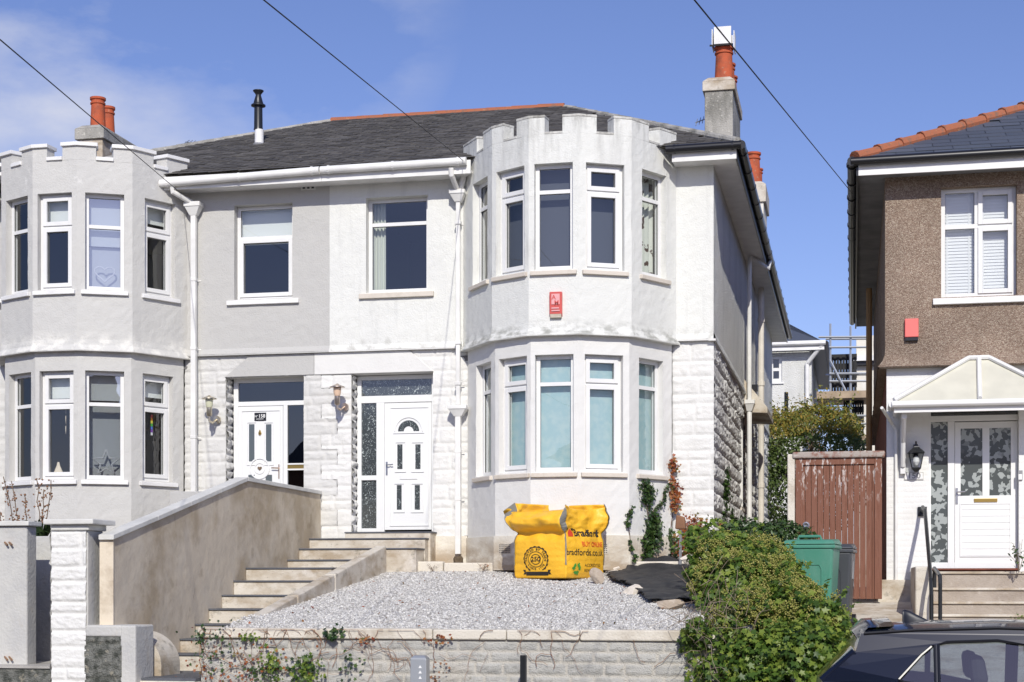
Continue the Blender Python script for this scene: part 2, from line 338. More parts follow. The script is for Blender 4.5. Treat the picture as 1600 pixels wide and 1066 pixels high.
M['tree_leaf'] = island_mat('tree_leaf', [(.10, .14, .03), (.20, .23, .05), (.36, .31, .07), (.48, .32, .06)], .5, .4)
M['tree_green'] = island_mat('tree_green', [(.06, .10, .025), (.11, .17, .045), (.19, .24, .07)], .5, .4)
M['spike_leaf'] = island_mat('spike_leaf', [(.02, .045, .02), (.06, .1, .03)], .4, .2)
M['twig'] = plain('twig', (.17, .12, .08), .9, var=.3)
M['twig_pale'] = plain('twig_pale', (.30, .23, .17), .9, var=.3)
M['twig_red'] = plain('twig_red', (.26, .13, .07), .9, var=.3)
def glass_mat(name, tint, refl=.12, rough=.01, base_alpha=0, tintc=None, pattern=None, pc=(.6, .65, .65)):
    m, t, b = mat_new(name); n = t.nodes.new; l = t.links.new; o = t.nodes['Material Output']; t.nodes.remove(b)
    tr = n('ShaderNodeBsdfTransparent'); tr.inputs[0].default_value = (*tint, 1)
    gl = n('ShaderNodeBsdfGlossy'); gl.inputs['Roughness'].default_value = rough; gl.inputs[0].default_value = (1, 1, 1, 1)
    lw = n('ShaderNodeLayerWeight'); lw.inputs[0].default_value = .5; pw = n('ShaderNodeMath'); pw.operation = 'POWER'; pw.inputs[1].default_value = 4.5; l(lw.outputs['Facing'], pw.inputs[0])
    ad = n('ShaderNodeMath'); ad.operation = 'MULTIPLY_ADD'; ad.inputs[1].default_value = .9; ad.inputs[2].default_value = refl+.045; ad.use_clamp = True; l(pw.outputs[0], ad.inputs[0])
    mx = n('ShaderNodeMixShader'); l(ad.outputs[0], mx.inputs[0])
    inner = tr.outputs[0]
    g = n('ShaderNodeNewGeometry')
    if base_alpha:
        df = n('ShaderNodeBsdfDiffuse'); df.inputs[0].default_value = (*(tintc or (.1, .12, .12)), 1)
        m2 = n('ShaderNodeMixShader'); m2.inputs[0].default_value = base_alpha; l(inner, m2.inputs[1]); l(df.outputs[0], m2.inputs[2]); inner = m2.outputs[0]
    if pattern:
        if pattern == 'frost':
            v = n('ShaderNodeTexNoise'); v.inputs['Scale'].default_value = 22; v.inputs['Detail'].default_value = 2; v.inputs['Distortion'].default_value = 2.5; lo, hi = .60, .66
        else:
            v = n('ShaderNodeTexVoronoi'); v.inputs['Scale'].default_value = 17; v.feature = 'F1'; v.distance = 'MANHATTAN'; lo, hi = .55, .60
        if pattern == 'frost': l(g.outputs['Position'], v.inputs['Vector'])
        else: mpp = n('ShaderNodeMapping'); mpp.inputs['Rotation'].default_value = (.3, .6, .9); l(g.outputs['Position'], mpp.inputs[0]); l(mpp.outputs[0], v.inputs['Vector'])
        vm = n('ShaderNodeMapRange'); vm.inputs['From Min'].default_value = lo; vm.inputs['From Max'].default_value = hi; l(v.outputs[0 if pattern == 'frost' else 1], vm.inputs['Value'])
        d2 = n('ShaderNodeBsdfDiffuse'); d2.inputs[0].default_value = (*pc, 1)
        m3 = n('ShaderNodeMixShader'); l(vm.outputs[0], m3.inputs[0]); l(inner, m3.inputs[1]); l(d2.outputs[0], m3.inputs[2]); inner = m3.outputs[0]
    l(inner, mx.inputs[1]); l(gl.outputs[0], mx.inputs[2]); l(mx.outputs[0], o.inputs[0])
    nz = n('ShaderNodeTexNoise'); nz.inputs['Scale'].default_value = 1.2; l(g.outputs['Position'], nz.inputs['Vector'])
    bp = n('ShaderNodeBump'); bp.inputs['Strength'].default_value = .12; bp.inputs['Distance'].default_value = .02; l(nz.outputs[0], bp.inputs['Height']); l(bp.outputs[0], gl.inputs['Normal'])
    return m
M['glass'] = glass_mat('glass', (.90, .92, .92), .05)
M['glass_sky'] = glass_mat('glass_sky', (.75, .78, .8), .26)
M['glass_dark'] = glass_mat('glass_dark', (.3, .33, .33), .05)
M['glass_frost'] = glass_mat('glass_frost', (.2, .22, .22), .06, .08, .55, (.10, .115, .12), 'frost', (.42, .46, .45))
M['glass_leaf'] = glass_mat('glass_leaf', (.2, .22, .22), .12, .05, .6, (.16, .18, .18), 'leaf', (.40, .43, .42))
M['glass_car'] = glass_mat('glass_car', (.62, .68, .68), .10)
def fabric(name, c, pat=None, pc=None, sc=20, lo=.5, hi=.56):
    m, t, b = mat_new(name); n = t.nodes.new; l = t.links.new; b.inputs['Base Color'].default_value = (*c, 1); b.inputs['Roughness'].default_value = .9
    if pat:
        g = n('ShaderNodeNewGeometry'); v = n('ShaderNodeTexNoise'); v.inputs['Scale'].default_value = sc; v.inputs['Detail'].default_value = 3; l(g.outputs['Position'], v.inputs['Vector'])
        mr = n('ShaderNodeMapRange'); mr.inputs['From Min'].default_value = lo; mr.inputs['From Max'].default_value = hi; l(v.outputs[0], mr.inputs['Value'])
        mx = n('ShaderNodeMixRGB'); l(mr.outputs[0], mx.inputs[0]); mx.inputs[1].default_value = (*c, 1); mx.inputs[2].default_value = (*pc, 1); l(mx.outputs[0], b.inputs['Base Color'])
    return m
M['blind_white'] = fabric('blind_white', (.72, .74, .72))
M['blind_grey'] = fabric('blind_grey', (.60, .61, .61))
M['net_grey'] = fabric('net_grey', (.075, .08, .095))
M['blind_blue'] = fabric('blind_blue', (.36, .52, .54), 1, (.44, .57, .565), 11, .4, .65)
M['curtain'] = fabric('curtain', (.62, .64, .56))
M['curtain_pat'] = fabric('curtain_pat', (.62, .64, .58), 1, (.10, .07, .06), 9, .60, .62)
M['venetian'] = fabric('venetian', (.80, .80, .79))

# ------------------------------------------------------------------ wall builders
def offset_poly(pts, o):                         # outward offset of an open polyline (ends move along their own wall line x)
    pts = [Vector(p[:2]) for p in pts]; res = []
    fr = [Fr(pts[i], pts[i+1]) for i in range(len(pts)-1)]
    for i, p in enumerate(pts):
        if i == 0: q = p+fr[0].n*o if len(pts) == 2 else None
        elif i == len(pts)-1: q = p+fr[-1].n*o if len(pts) == 2 else None
        else:
            n1, n2 = fr[i-1].n, fr[i].n; b = (n1+n2); q = p+b*(o/(1+n1.dot(n2)))
        if q is None:                            # ends of a bay: slide along the facade line (y constant)
            f = fr[0] if i == 0 else fr[-1]; q = Vector((p.x+o/f.n.x, p.y)) if abs(f.n.x) > .2 else p+f.n*o
        res.append(q)
    return res
def cuts(vals, step):
    vals = sorted(set(round(v, 5) for v in vals)); r = [vals[0]]
    for a, b in zip(vals[:-1], vals[1:]):
        k = max(1, int(math.ceil((b-a)/step)))
        r += [a+(b-a)*i/k for i in range(1, k+1)]
    return r
def poly_wall(name, mat, parent, base, z0, z1, openings, flare=None, step=.09, wob=.004, reveal=.2, thick_top=False, rough_edge=.004):
    """wall following plan polyline base; openings[i] = list of (a0,a1,z0,z1) in metres on segment i"""
    V = []; F = []; frs = [Fr(base[i], base[i+1]) for i in range(len(base)-1)]
    for i, fr in enumerate(frs):
        ops = openings.get(i, []) if isinstance(openings, dict) else openings
        A = cuts([0, fr.L]+[x for o in ops for x in o[:2]], step); Z = cuts([z0, z1]+[x for o in ops for x in o[2:4]], step)
        idx = {}
        def vid(a, z):
            k = (round(a, 5), round(z, 5))
            if k not in idx:
                off = flare(z) if flare else 0
                b = offset_poly(base, off) if off else base
                q = Vector(b[i][:2]).lerp(Vector(b[i+1][:2]), a/fr.L)
                w = wob*(vnoise(q.x*3+5, q.y*3, z*3)-.5)*2+(rough_edge*(vnoise(q.x*19+5, q.y*19, z*19)-.5)*2)
                q = q+fr.n*float(w) if 0 < a < fr.L else q+Vector((0, -float(w)))
                idx[k] = len(V); V.append((q.x, q.y, z))
            return idx[k]
        for ka in range(len(A)-1):
            am = (A[ka]+A[ka+1])/2
            for kz in range(len(Z)-1):
                zm = (Z[kz]+Z[kz+1])/2
                if any(o[0] < am < o[1] and o[2] < zm < o[3] for o in ops): continue
                F.append((vid(A[ka], Z[kz]), vid(A[ka+1], Z[kz]), vid(A[ka+1], Z[kz+1]), vid(A[ka], Z[kz+1])))
        for o in ops:                            # reveals
            for (pa, pz) in (([o[0]], None), ([o[1]], None), (None, [o[2]]), (None, [o[3]])):
                if pa:
                    zz = [z for z in Z if o[2]-1e-4 <= z <= o[3]+1e-4]
                    rim = [vid(pa[0], z) for z in zz]
                else:
                    aa = [a for a in A if o[0]-1e-4 <= a <= o[1]+1e-4]
                    rim = [vid(a, pz[0]) for a in aa]
                inner = []
                for r in rim:
                    p = V[r]; inner.append(len(V)); V.append((p[0]-fr.n.x*reveal, p[1]-fr.n.y*reveal, p[2]))
                for j in range(len(rim)-1): F.append((rim[j], rim[j+1], inner[j+1], inner[j]))
    return finish(V, F, name, mat, parent)
def strip(mb, out_p, in_p, s0, s1, z0, z1):      # solid following a polyline between (i,t) positions
    (i0, t0), (i1, t1) = s0, s1; L = lambda pl, i, t: Vector(pl[i][:2]).lerp(Vector(pl[min(i+1, len(pl)-1)][:2]), t)
    ps = [(i0, t0)]+[(k, 0.) for k in range(i0+1, i1+1)]+([(i1, t1)] if t1 > 0 else [])
    o = [L(out_p, *p) for p in ps]; n = [L(in_p, *p) for p in ps]; m = len(ps); b = len(mb.v)
    for q in o: mb.v += [(q.x, q.y, z0), (q.x, q.y, z1)]
    for q in n: mb.v += [(q.x, q.y, z0), (q.x, q.y, z1)]
    I = lambda side, k, top: b+side*2*m+2*k+top
    for k in range(m-1):
        mb.f += [(I(0, k, 0), I(0, k+1, 0), I(0, k+1, 1), I(0, k, 1)), (I(1, k+1, 0), I(1, k, 0), I(1, k, 1), I(1, k+1, 1)),
                 (I(0, k, 1), I(0, k+1, 1), I(1, k+1, 1), I(1, k, 1)), (I(0, k+1, 0), I(0, k, 0), I(1, k, 0), I(1, k+1, 0))]
    mb.f += [(I(1, 0, 0), I(0, 0, 0), I(0, 0, 1), I(1, 0, 1)), (I(0, m-1, 0), I(1, m-1, 0), I(1, m-1, 1), I(0, m-1, 1))]
def rock_height(U, Z, W, z0, z1, seed, ch=(.24, .13, .24, .2), lens=(.3, .62), joint=.02, depth=.021):
    r = random.Random(seed); H = np.zeros_like(U); z = z0; k = r.randrange(4)
    while z < z1:
        h = ch[k % len(ch)]*r.uniform(.92, 1.08); k += 1
        if z1-z-h < .07: h = z1-z
        a = -r.uniform(0, .3)
        while a < W:
            ln = r.uniform(*lens)*(1 if h > .16 else .75)
            msk = (U >= a) & (U < a+ln) & (Z >= z) & (Z < z+h)
            if msk.any():
                u, w = U[msk], Z[msk]; e = np.minimum(np.minimum(u-a, a+ln-u), np.minimum(w-z, z+h-w))
                wob = .012*vnoise(u*14+seed, w*14, 3.)
                s = np.clip((e-joint*.35-wob*.6)/.02, 0, 1); s = s*s*(3-2*s)
                f1 = fbm(u*9+seed*3.1, w*20, a*5.+z*3, 4); rk = .30+1.0*np.abs(f1-.5)*1.6+.55*f1+.45*(vnoise(u*26, w*60, seed*1.)-.5)
                H[msk] = depth*s*rk*r.uniform(.75, 1.15)
            a += ln
        z += h
    return H
def rock_wall(name, mat, parent, fr, a0, a1, z0, z1, seed, res=.02, ops=(), face=None, flat=None, **kw):
    A = cuts([a0, a1]+[x for o in ops for x in o[:2]], res); Z = cuts([z0, z1]+[x for o in ops for x in o[2:4]], res)
    U, W = np.meshgrid(np.array(A), np.array(Z), indexing='ij'); H = rock_height(U-a0, W, a1-a0, z0, z1, seed, **kw)
    H += .004*(fbm(U*20, W*20, 1., 3)-.5)
    if flat is not None: H = np.where(flat(U, W), 0, H)
    V = np.stack([fr.p.x+fr.d.x*U+fr.n.x*H, fr.p.y+fr.d.y*U+fr.n.y*H, W], -1).reshape(-1, 3)
    na, nz_ = len(A), len(Z); am = (np.array(A)[:-1]+np.array(A)[1:])/2; zm = (np.array(Z)[:-1]+np.array(Z)[1:])/2
    UM, ZM = np.meshgrid(am, zm, indexing='ij'); keep = np.ones_like(UM, bool)
    for o in ops: keep &= ~((UM > o[0]) & (UM < o[1]) & (ZM > o[2]) & (ZM < o[3]))
    if face is not None: keep &= face(UM, ZM)
    ii, jj = np.nonzero(keep); b = ii*nz_+jj
    F = np.stack([b, b+nz_, b+nz_+1, b+1], -1)
    o = finish(V, F, name, mat, parent)
    at = o.data.attributes.new('joint', 'FLOAT', 'POINT'); at.data.foreach_set('value', (1-np.clip(H/(kw.get('depth', .027)*.3), 0, 1)).ravel().astype(np.float32))
    return o

# ------------------------------------------------------------------ windows, sills
def window(parent, fr, a0, a1, z0, z1, zt=None, top_sash=False, low_sash=False, rec=.11, mat='upvc', glass='glass', glass_top=None, mull=None, bar=.055, name='window', sill=None, label=None):
    """frame set rec behind the face of wall line fr; optional transom zt and mullion mull"""
    mb = MB(); o1 = -rec; o0 = -rec-.07; B = bar
    mb.fbox(fr, a0, a0+B, o0, o1, z0, z1); mb.fbox(fr, a1-B, a1, o0, o1, z0, z1)
    mb.fbox(fr, a0+B, a1-B, o0, o1, z0, z0+B*1.15); mb.fbox(fr, a0+B, a1-B, o0, o1, z1-B, z1)
    cells = []; zs = [(z0+B*1.15, zt-B*.5), (zt+B*.5, z1-B)] if zt else [(z0+B*1.15, z1-B)]
    if zt: mb.fbox(fr, a0+B, a1-B, o0, o1-.002, zt-B*.5, zt+B*.5)
    xs = [(a0+B, mull-B*.5), (mull+B*.5, a1-B)] if mull else [(a0+B, a1-B)]
    if mull:
        for (c, d) in zs: mb.fbox(fr, mull-B*.5, mull+B*.5, o0, o1-.004, c, d)
    pn = MB()
    for iz, (c, d) in enumerate(zs):
        for ix, (p, q) in enumerate(xs):
            sash = (low_sash if iz == 0 else top_sash)
            if mull and not (ix == 1 and sash): sash = sash and ix == 1
            if sash:
                s = .048; e = .02
                mb.fbox(fr, p-.012, p+s, o0+.01, o1+e, c-.012, d+.012); mb.fbox(fr, q-s, q+.012, o0+.01, o1+e, c-.012, d+.012)
                mb.fbox(fr, p+s, q-s, o0+.01, o1+e, c-.012, c+s); mb.fbox(fr, p+s, q-s, o0+.01, o1+e, d-s, d+.012)
                p2, q2, c2, d2 = p+s-.004, q-s+.004, c+s-.004, d-s+.004
            else: p2, q2, c2, d2 = p-.004, q+.004, c-.004, d+.004
            pn.add([fr.pt(p2, o1-.03, c2), fr.pt(q2, o1-.03, c2), fr.pt(q2, o1-.03, d2), fr.pt(p2, o1-.03, d2)], [(0, 1, 2, 3)])
            # black gasket line round the glass
            g = .007
            mb2 = gk = MB()
            for (x0_, x1_, y0_, y1_) in ((p2, p2+g, c2, d2), (q2-g, q2, c2, d2), (p2+g, q2-g, c2, c2+g), (p2+g, q2-g, d2-g, d2)):
                gk.fbox(fr, x0_, x1_, o1-.03, o1-.018, y0_, y1_)
            cells.append(gk)
    w = mb.build(name, M[mat], parent, bevel=.004)
    if label: w['label'] = label
    pn.build('pane', M[glass], w)
    allg = MB()
    for gk in cells: allg.add(gk.v, gk.f)
    allg.build('gasket', M['felt'], w)
    if sill:
        over, h, proj, smat = sill; s = MB()
        zt_ = z0-.002; zl = zt_-h
        a, b = a0-over, a1+over
        s.hexa([fr.pt(a, proj, zl), fr.pt(b, proj, zl), fr.pt(b, -rec-.02, zl), fr.pt(a, -rec-.02, zl),
                fr.pt(a, proj, zt_-.018), fr.pt(b, proj, zt_-.018), fr.pt(b, -rec-.02, zt_), fr.pt(a, -rec-.02, zt_)])
        s.build('sill', M[smat], w, bevel=.006)
    return w
def blind(fr, a0, a1, z0, z1, o, mat, label, name='blind', cat='blind', group=None, wave=0):
    V = []; n = 24 if wave else 2
    pts = []
    for i in range(n+1):
        a = a0+(a1-a0)*i/n; oo = o+wave*math.sin(i/n*math.pi*7)*(1 if wave else 0)
        V += [fr.pt(a, oo, z0), fr.pt(a, oo, z1)]
    F = [(2*i, 2*i+2, 2*i+3, 2*i+1) for i in range(n)]
    ob = finish(V, F, name, M[mat]); m = ob.modifiers.new('t', 'SOLIDIFY'); m.thickness = .004
    return setp(ob, label, cat, group)

# ------------------------------------------------------------------ text
def text_mesh(s, size, extr=.002, font_bold=0, align='CENTER'):
    cu = bpy.data.curves.new('txt', 'FONT'); cu.body = s; cu.size = size; cu.extrude = extr; cu.align_x = align; cu.align_y = 'CENTER'; cu.offset = font_bold; cu.resolution_u = 3
    o = bpy.data.objects.new('txt', cu); col.objects.link(o); bpy.context.view_layer.update()
    me = bpy.data.meshes.new_from_object(o.evaluated_get(bpy.context.evaluated_depsgraph_get()))
    V = [tuple(v.co) for v in me.vertices]; F = [tuple(p.vertices) for p in me.polygons]
    bpy.data.objects.remove(o); bpy.data.meshes.remove(me); return V, F
def text_on(fr, s, a, z, o, size, mat, parent, name='lettering', bold=0, sx=1):
    V, F = text_mesh(s, size, .0015, bold)
    return finish([fr.pt(a+x*sx, o+w, z+y) for x, y, w in V], F, name, M[mat], parent)
M['ink_black'] = plain('ink_black', (.02, .018, .016), .7)
M['ink_red'] = plain('ink_red', (.65, .06, .02), .6)
M['ink_green'] = plain('ink_green', (.06, .30, .04), .6)
M['ink_white'] = plain('ink_white', (.8, .8, .78), .6)
M['ink_grey'] = plain('ink_grey', (.25, .25, .26), .6)

# ================================================================== THE GROUND
GZ = -1.78                                       # street level
mb = MB(); mb.quad((-400, -300, GZ), (400, -300, GZ), (400, 900, GZ), (-400, 900, GZ))
g = mb.build('ground', M['pavement']); setp(g, 'flat ground under the street and houses', 'ground', kind='structure')
mb = MB(); mb.box(-60, 60, 5.2, 13.2, GZ-.05, GZ+.004)
setp(mb.build('road', M['asphalt']), 'dark asphalt road in front of the houses', 'road', kind='structure')
mb = MB(); mb.box(-60, 60, 13.2, 16.15, GZ-.1, GZ+.12)
setp(mb.build('pavement', M['pavement'], bevel=.01), 'worn grey pavement at the foot of the garden walls', 'pavement', kind='structure')

# ================================================================== THE PAIR OF HOUSES
Y0 = 22.9
XC, XP = Xat(1115, Y0), Xat(515, Y0); XL = 2*XP-XC
DY = [0, .8796, 1.2351, 1.2351, .8796, 0]
bayR = [Vector((Xat(u, Y0-d), Y0-d)) for u, d in zip([724, 768.6, 826, 904, 987, 1056.7], DY)]
bl = [Vector((Xat(u, Y0-d), Y0-d)) for u, d in zip([13, 51, 120, 207, 292.7], DY[1:])]
cx_ = (bl[1].x+bl[2].x)/2; bayL = [Vector((2*cx_-bl[4].x, Y0))]+bl; bayL[1] = Vector((2*cx_-bl[3].x, bl[0].y))
FA = Fr((XP, Y0), (XC, Y0))                      # a measured from the party wall, negative to the left
ZSTR = FA.loc(600, 546)[1]
EZ = 6.17; EO = .36                              # eaves height and overhang
Yr = 27.4; ZR = (HOR-166)*dep(Xat(882, Yr), Yr)/FPX
ZG = .28                                         # terrace level at the foot of the wall
hR = empty('semi_detached_house', ((XP+XC)/2, Y0, ZG), 'white rendered semi-detached house with castellated bay, yellow bag and gravel in front', 'house')
hL = empty('semi_detached_house', ((XP+XL)/2, Y0, ZG), 'light grey rendered semi-detached house with castellated bay at the left', 'house')

def crenel_bay(house, base, segs_open_u, head_z, sill_z, head_zl, sill_zl, zstr, zcren, zmer, mats, sillspec, capspec, win_specs, casem=(1, 3), ow=.56, glass_l=None, zt_u=None, zt_l=None):
    wall_m, low_m = mats
    flare = lambda z: .05*max(0, 1-(z-zstr)/.16)**2
    ops = {}; opl = {}; wins = []
    for i in range(5):
        fr = Fr(base[i], base[i+1]); c = fr.L/2
        if i == 0: c = fr.L-.44
        w = min(ow, fr.L-.16)
        ops[i] = [(c-w/2, c+w/2, sill_z, head_z)]; opl[i] = [(c-w/2-.0, c+w/2-.0, sill_zl, head_zl)]
    poly_wall('bay_wall', M[wall_m], house, base, zstr, zcren, ops, flare, reveal=.2)
    lowb = offset_poly(base, -.055)
    opl2 = {}
    for i in range(5):
        f0, f1 = Fr(base[i], base[i+1]), Fr(lowb[i], lowb[i+1]); sh = (f0.p-f1.p).dot(f1.d)
        o = opl[i][0]; opl2[i] = [(o[0]+sh, o[1]+sh, o[2], o[3])]
    poly_wall('bay_wall', M[low_m], house, lowb, ZG+.02, zstr+.02, opl2, reveal=.2)
    mb = MB(); fl = offset_poly(base, .05); inn = offset_poly(base, -.06)
    strip(mb, fl, inn, (0, 0), (4, 1.), zstr-.012, zstr+.003); mb.build('string_course', M[wall_m], house)
    # flat roof of the bay + parapet
    inn = offset_poly(base, -.2)
    mb = MB(); mb.prism([(p.x, p.y, zcren-.25) for p in inn]+[(inn[-1].x, Y0+.1, zcren-.25), (inn[0].x, Y0+.1, zcren-.25)], (0, 0, .05)); mb.build('bay_roof', M['lead'], house)
    # merlons
    crs = []
    for i in range(5):
        fr = Fr(base[i], base[i+1]); c = ops[i][0]; c = (c[0]+c[1])/2; crs.append((i, (c-.125)/fr.L, (c+.125)/fr.L))
    mb = MB(); cp = MB(); inn = offset_poly(base, -.2); cwid, ch, cmat = capspec
    co, ci = offset_poly(base, cwid), offset_poly(base, -.2-cwid)
    st = (0, 0.)
    for (i, t0, t1) in crs+[(4, 1., None)]:
        j = 0 if st == (0, 0.) else 1
        jit = random.uniform(-.008, .008)
        strip(mb, base, inn, st, (i, t0), zcren+.001, zmer+jit)
        e = .0
        cp = MB(); strip(cp, co, ci, (st[0], max(0, st[1]-cwid*.9)), (i, min(1., t0+cwid*.9)), zmer+jit, zmer+ch+jit); cp.build('parapet_coping', M[cmat], house, bevel=.006)
        if t1 is not None: cp = MB(); strip(cp, offset_poly(base, cwid*.8), ci, (i, t0+.002), (i, t1-.002), zcren+.001, zcren+ch); cp.build('parapet_coping', M[cmat], house, bevel=.006); st = (i, t1)
    # thickness of the band between wall head and crenels
    strip(mb, offset_poly(base, -.02), inn, (0, 0), (4, 1.), head_z+.12, zcren)
    mb.build('parapet', M[wall_m], house)
    for lvl, (bs, oo, zs, zh, zt) in enumerate(((base, ops, sill_z, head_z, zt_u), (lowb, opl2, sill_zl, head_zl, zt_l))):
        for i in range(5):
            fr = Fr(bs[i], bs[i+1]); o = oo[i][0]; ts = i in casem
            gl = win_specs.get((lvl, i), 'glass')
            window(house, fr, o[0], o[1], zs, zh, zt, top_sash=ts, low_sash=ts, rec=.10, glass=gl, mat='upvc', sill=sillspec)
            if lvl == 0: upper_fr[(house, i)] = (fr, o)
            else: lower_fr[(house, i)] = (fr, o)
upper_fr, lower_fr = {}, {}
fC = Fr(bayR[2], bayR[3]); fB = Fr(bayL[2], bayL[3])
zc = lambda f, u, v: f.loc(u, v)[1]
crenel_bay(hR, bayR, None, zc(fC, 871, 254.5), zc(fC, 871, 421), zc(fC, 868, 553), zc(fC, 868, 736.5), zc(fC, 880, 522.5), zc(fC, 871, 209), zc(fC, 905, 180.5),
           ('bay_render', 'white_smooth'), (.055, .075, .05, 'sill_cream'), (.007, .035, 'coping_weathered'), {}, zt_u=zc(fC, 871, 297), zt_l=zc(fC, 868, 598))
crenel_bay(hL, bayL, None, zc(fB, 90, 301.5), zc(fB, 90, 452.5), zc(fB, 90, 578.5), zc(fB, 90, 748.5), zc(fB, 100, 547.5), zc(fB, 90, 251), zc(fB, 128, 227),
           ('grey_render', 'grey_render'), (.06, .075, .05, 'sill_white'), (.035, .055, 'sill_white'), {(0, 3): 'glass_sky', (1, 3): 'glass_sky'}, (2, 4), zt_u=zc(fB, 94, 352), zt_l=zc(fB, 94, 630))

# ---- flat upper walls
def aX(x): return x-XP
uwR = (FA.loc(572, 305)[0], FA.loc(668, 305)[0], FA.loc(615, 456)[1], FA.loc(620, 307)[1])
uwL = (FA.loc(366, 305)[0], FA.loc(457, 305)[0], FA.loc(407, 467)[1], FA.loc(410, 319)[1])
flareF = lambda z: .035*max(0, 1-(z-ZSTR)/.1)**2
WT = EZ-.03
def shift(o, d): return (o[0]-d, o[1]-d, o[2], o[3])
poly_wall('front_wall', M['white_render'], hR, [(XP, Y0), (bayR[0].x, Y0)], ZSTR, WT, [uwR], flareF, reveal=.22)
poly_wall('front_wall', M['white_render'], hR, [(bayR[5].x, Y0), (XC, Y0)], ZSTR, WT, [], flareF)
poly_wall('front_wall', M['grey_wall'], hL, [(bayL[5].x, Y0), (XP, Y0)], ZSTR, WT, [shift(uwL, bayL[5].x-XP)], flareF, reveal=.22)
poly_wall('front_wall', M['grey_wall'], hL, [(XL, Y0), (bayL[0].x, Y0)], ZSTR, WT, [], flareF)
# ---- stone-clad ground floor fronts (the party line is a zigzag of quoins)
FL = Fr((XP, Y0+.05), (XC, Y0+.05))
dR = (FL.loc(549, 600)[0], FL.loc(677, 600)[0], FL.loc(600, 832)[1], FL.loc(612, 583)[1])
dL = (FL.loc(353, 600)[0], FL.loc(475, 600)[0], FL.loc(400, 832)[1], FL.loc(412, 589)[1])
zig = lambda U, W: U > .13*np.sign(np.sin((W-.4)*2*math.pi/.46))-.02
lintL = (FL.loc(352, 588)[0], FL.loc(392, 549)[0]); lintR = (FL.loc(640, 546)[0], FL.loc(678, 583)[0])
def flat_lintel(U, W):
    zt, zb = ZSTR, dR[3]; k = np.clip((W-zb)/(zt-zb), 0, 1)
    return (U > lintL[0]+(lintL[1]-lintL[0])*k) & (U < lintR[1]+(lintR[0]-lintR[1])*k) & (W > zb)
bxR0, bxR5 = aX(bayR[0].x), aX(bayR[5].x); bxL5 = aX(bayL[5].x)
rock_wall('stone_cladding', M['stone_white'], hR, FL, -.3, bxR0+.06, ZG, ZSTR, 3, ops=[(dR[0], dR[1], ZG-1, dR[3])], face=lambda U, W: zig(U, W), flat=flat_lintel)
rock_wall('stone_cladding', M['stone_grey'], hL, FL, bxL5-.06, .3, ZG, ZSTR, 8, ops=[(dL[0], dL[1], ZG-1, dL[3])], face=lambda U, W: ~zig(U, W), flat=flat_lintel)
rock_wall('stone_cladding', M['stone_white'], hR, FL, bxR5-.06, FL.L, ZG, ZSTR, 5)
rock_wall('stone_cladding', M['stone_grey'], hL, Fr((XL, Y0+.05), (bayL[0].x+.06, Y0+.05)), 0, bayL[0].x+.06-XL, ZG, ZSTR, 15, res=.04)
for h, a0, a1, m in ((hR, 0, bxR0, 'white_smooth'), (hR, bxR5, FL.L, 'white_smooth'), (hL, bxL5, 0, 'grey_wall')):
    mb = MB(); mb.fbox(FA, a0, a1, -.07, .034, ZSTR-.02, ZSTR-.001); mb.build('string_course', M[m], h)
# reveals of the two doors
def door_reveal(h, d, m):
    mb = MB()
    mb.fbox(FL, d[0]-.03, d[0], -.35, -.004, ZG, d[3]+.02); mb.fbox(FL, d[1], d[1]+.03, -.35, -.004, ZG, d[3]+.02); mb.fbox(FL, d[0], d[1], -.35, -.003, d[3], d[3]+.02)
    mb.build('door_reveal', M[m], h)
    f = Fr((XP+d[0], Y0+.05), (XP+d[0], Y0+.4))
    rock_wall('stone_cladding', M[m], h, f, .0, .24, ZG, d[3], 21+int(d[0]*3), res=.02, ch=(.12, .1, .14), lens=(.3, .4), depth=.05)
door_reveal(hR, dR, 'stone_white'); door_reveal(hL, dL, 'stone_grey')
mb = MB()                                        # proud flat lintel panels over the doors, meeting at the party line
zt, zb = ZSTR-.022, dR[3]
def lint(a_top0, a_top1, a_b0, a_b1, h, m):
    mb = MB(); mb.prism([FL.pt(a_b0, 0.002, zb+.005), FL.pt(a_b1, 0.002, zb+.005), FL.pt(a_top1, 0.002, zt), FL.pt(a_top0, 0.002, zt)], FL.pt(0, .03, 0)-FL.pt(0, 0, 0)); mb.build('door_lintel', M[m], h, bevel=.005)
lint(-.25, lintR[0], -.25, lintR[1], hR, 'white_smooth'); lint(lintL[1], -.255, lintL[0], -.255, hL, 'grey_wall')
# ---- side wall
FS = Fr((XC, Y0), (XC, Yat(1206.5, XC)))
swin = (FS.loc(1158.5, 700)[0], FS.loc(1158.5, 700)[0]+1.0)
zsw = (FS.loc(1160, 792)[1], FS.loc(1160, 648)[1])
poly_wall('side_wall', M['side_render'], hR, [(XC, Y0), FS.pt(FS.L, 0, 0)[:2]], ZSTR, WT, [], lambda z: .035*max(0, 1-(z-ZSTR)/.1)**2, step=.12)
FSl = Fr((XC-.05, Y0+.05), (XC-.05, Y0+FS.L))
rock_wall('stone_cladding', M['stone_white'], hR, FSl, 0, FS.L, ZG-1.6, ZSTR, 9, res=.026, ops=[(swin[0], swin[1], zsw[0], zsw[1])], ch=(.25, .25, .22), lens=(.35, .6), joint=.03, depth=.062)
mb = MB(); mb.fbox(FS, -.05, FS.L, -.07, .034, ZSTR-.03, ZSTR-.001); mb.build('string_course', M['white_smooth'], hR)
window(hR, FSl, swin[0], swin[1], zsw[0], zsw[1], zsw[0]+.95, rec=.1, sill=(.05, .07, .06, 'sill_cream'))
mb = MB(); a0_, a1_ = swin
for (p_, q_) in ((a0_-.12, a0_), (a1_, a1_+.12)): mb.fbox(FSl, p_, q_, -.3, .012, zsw[0]-.05, zsw[1]+.05)
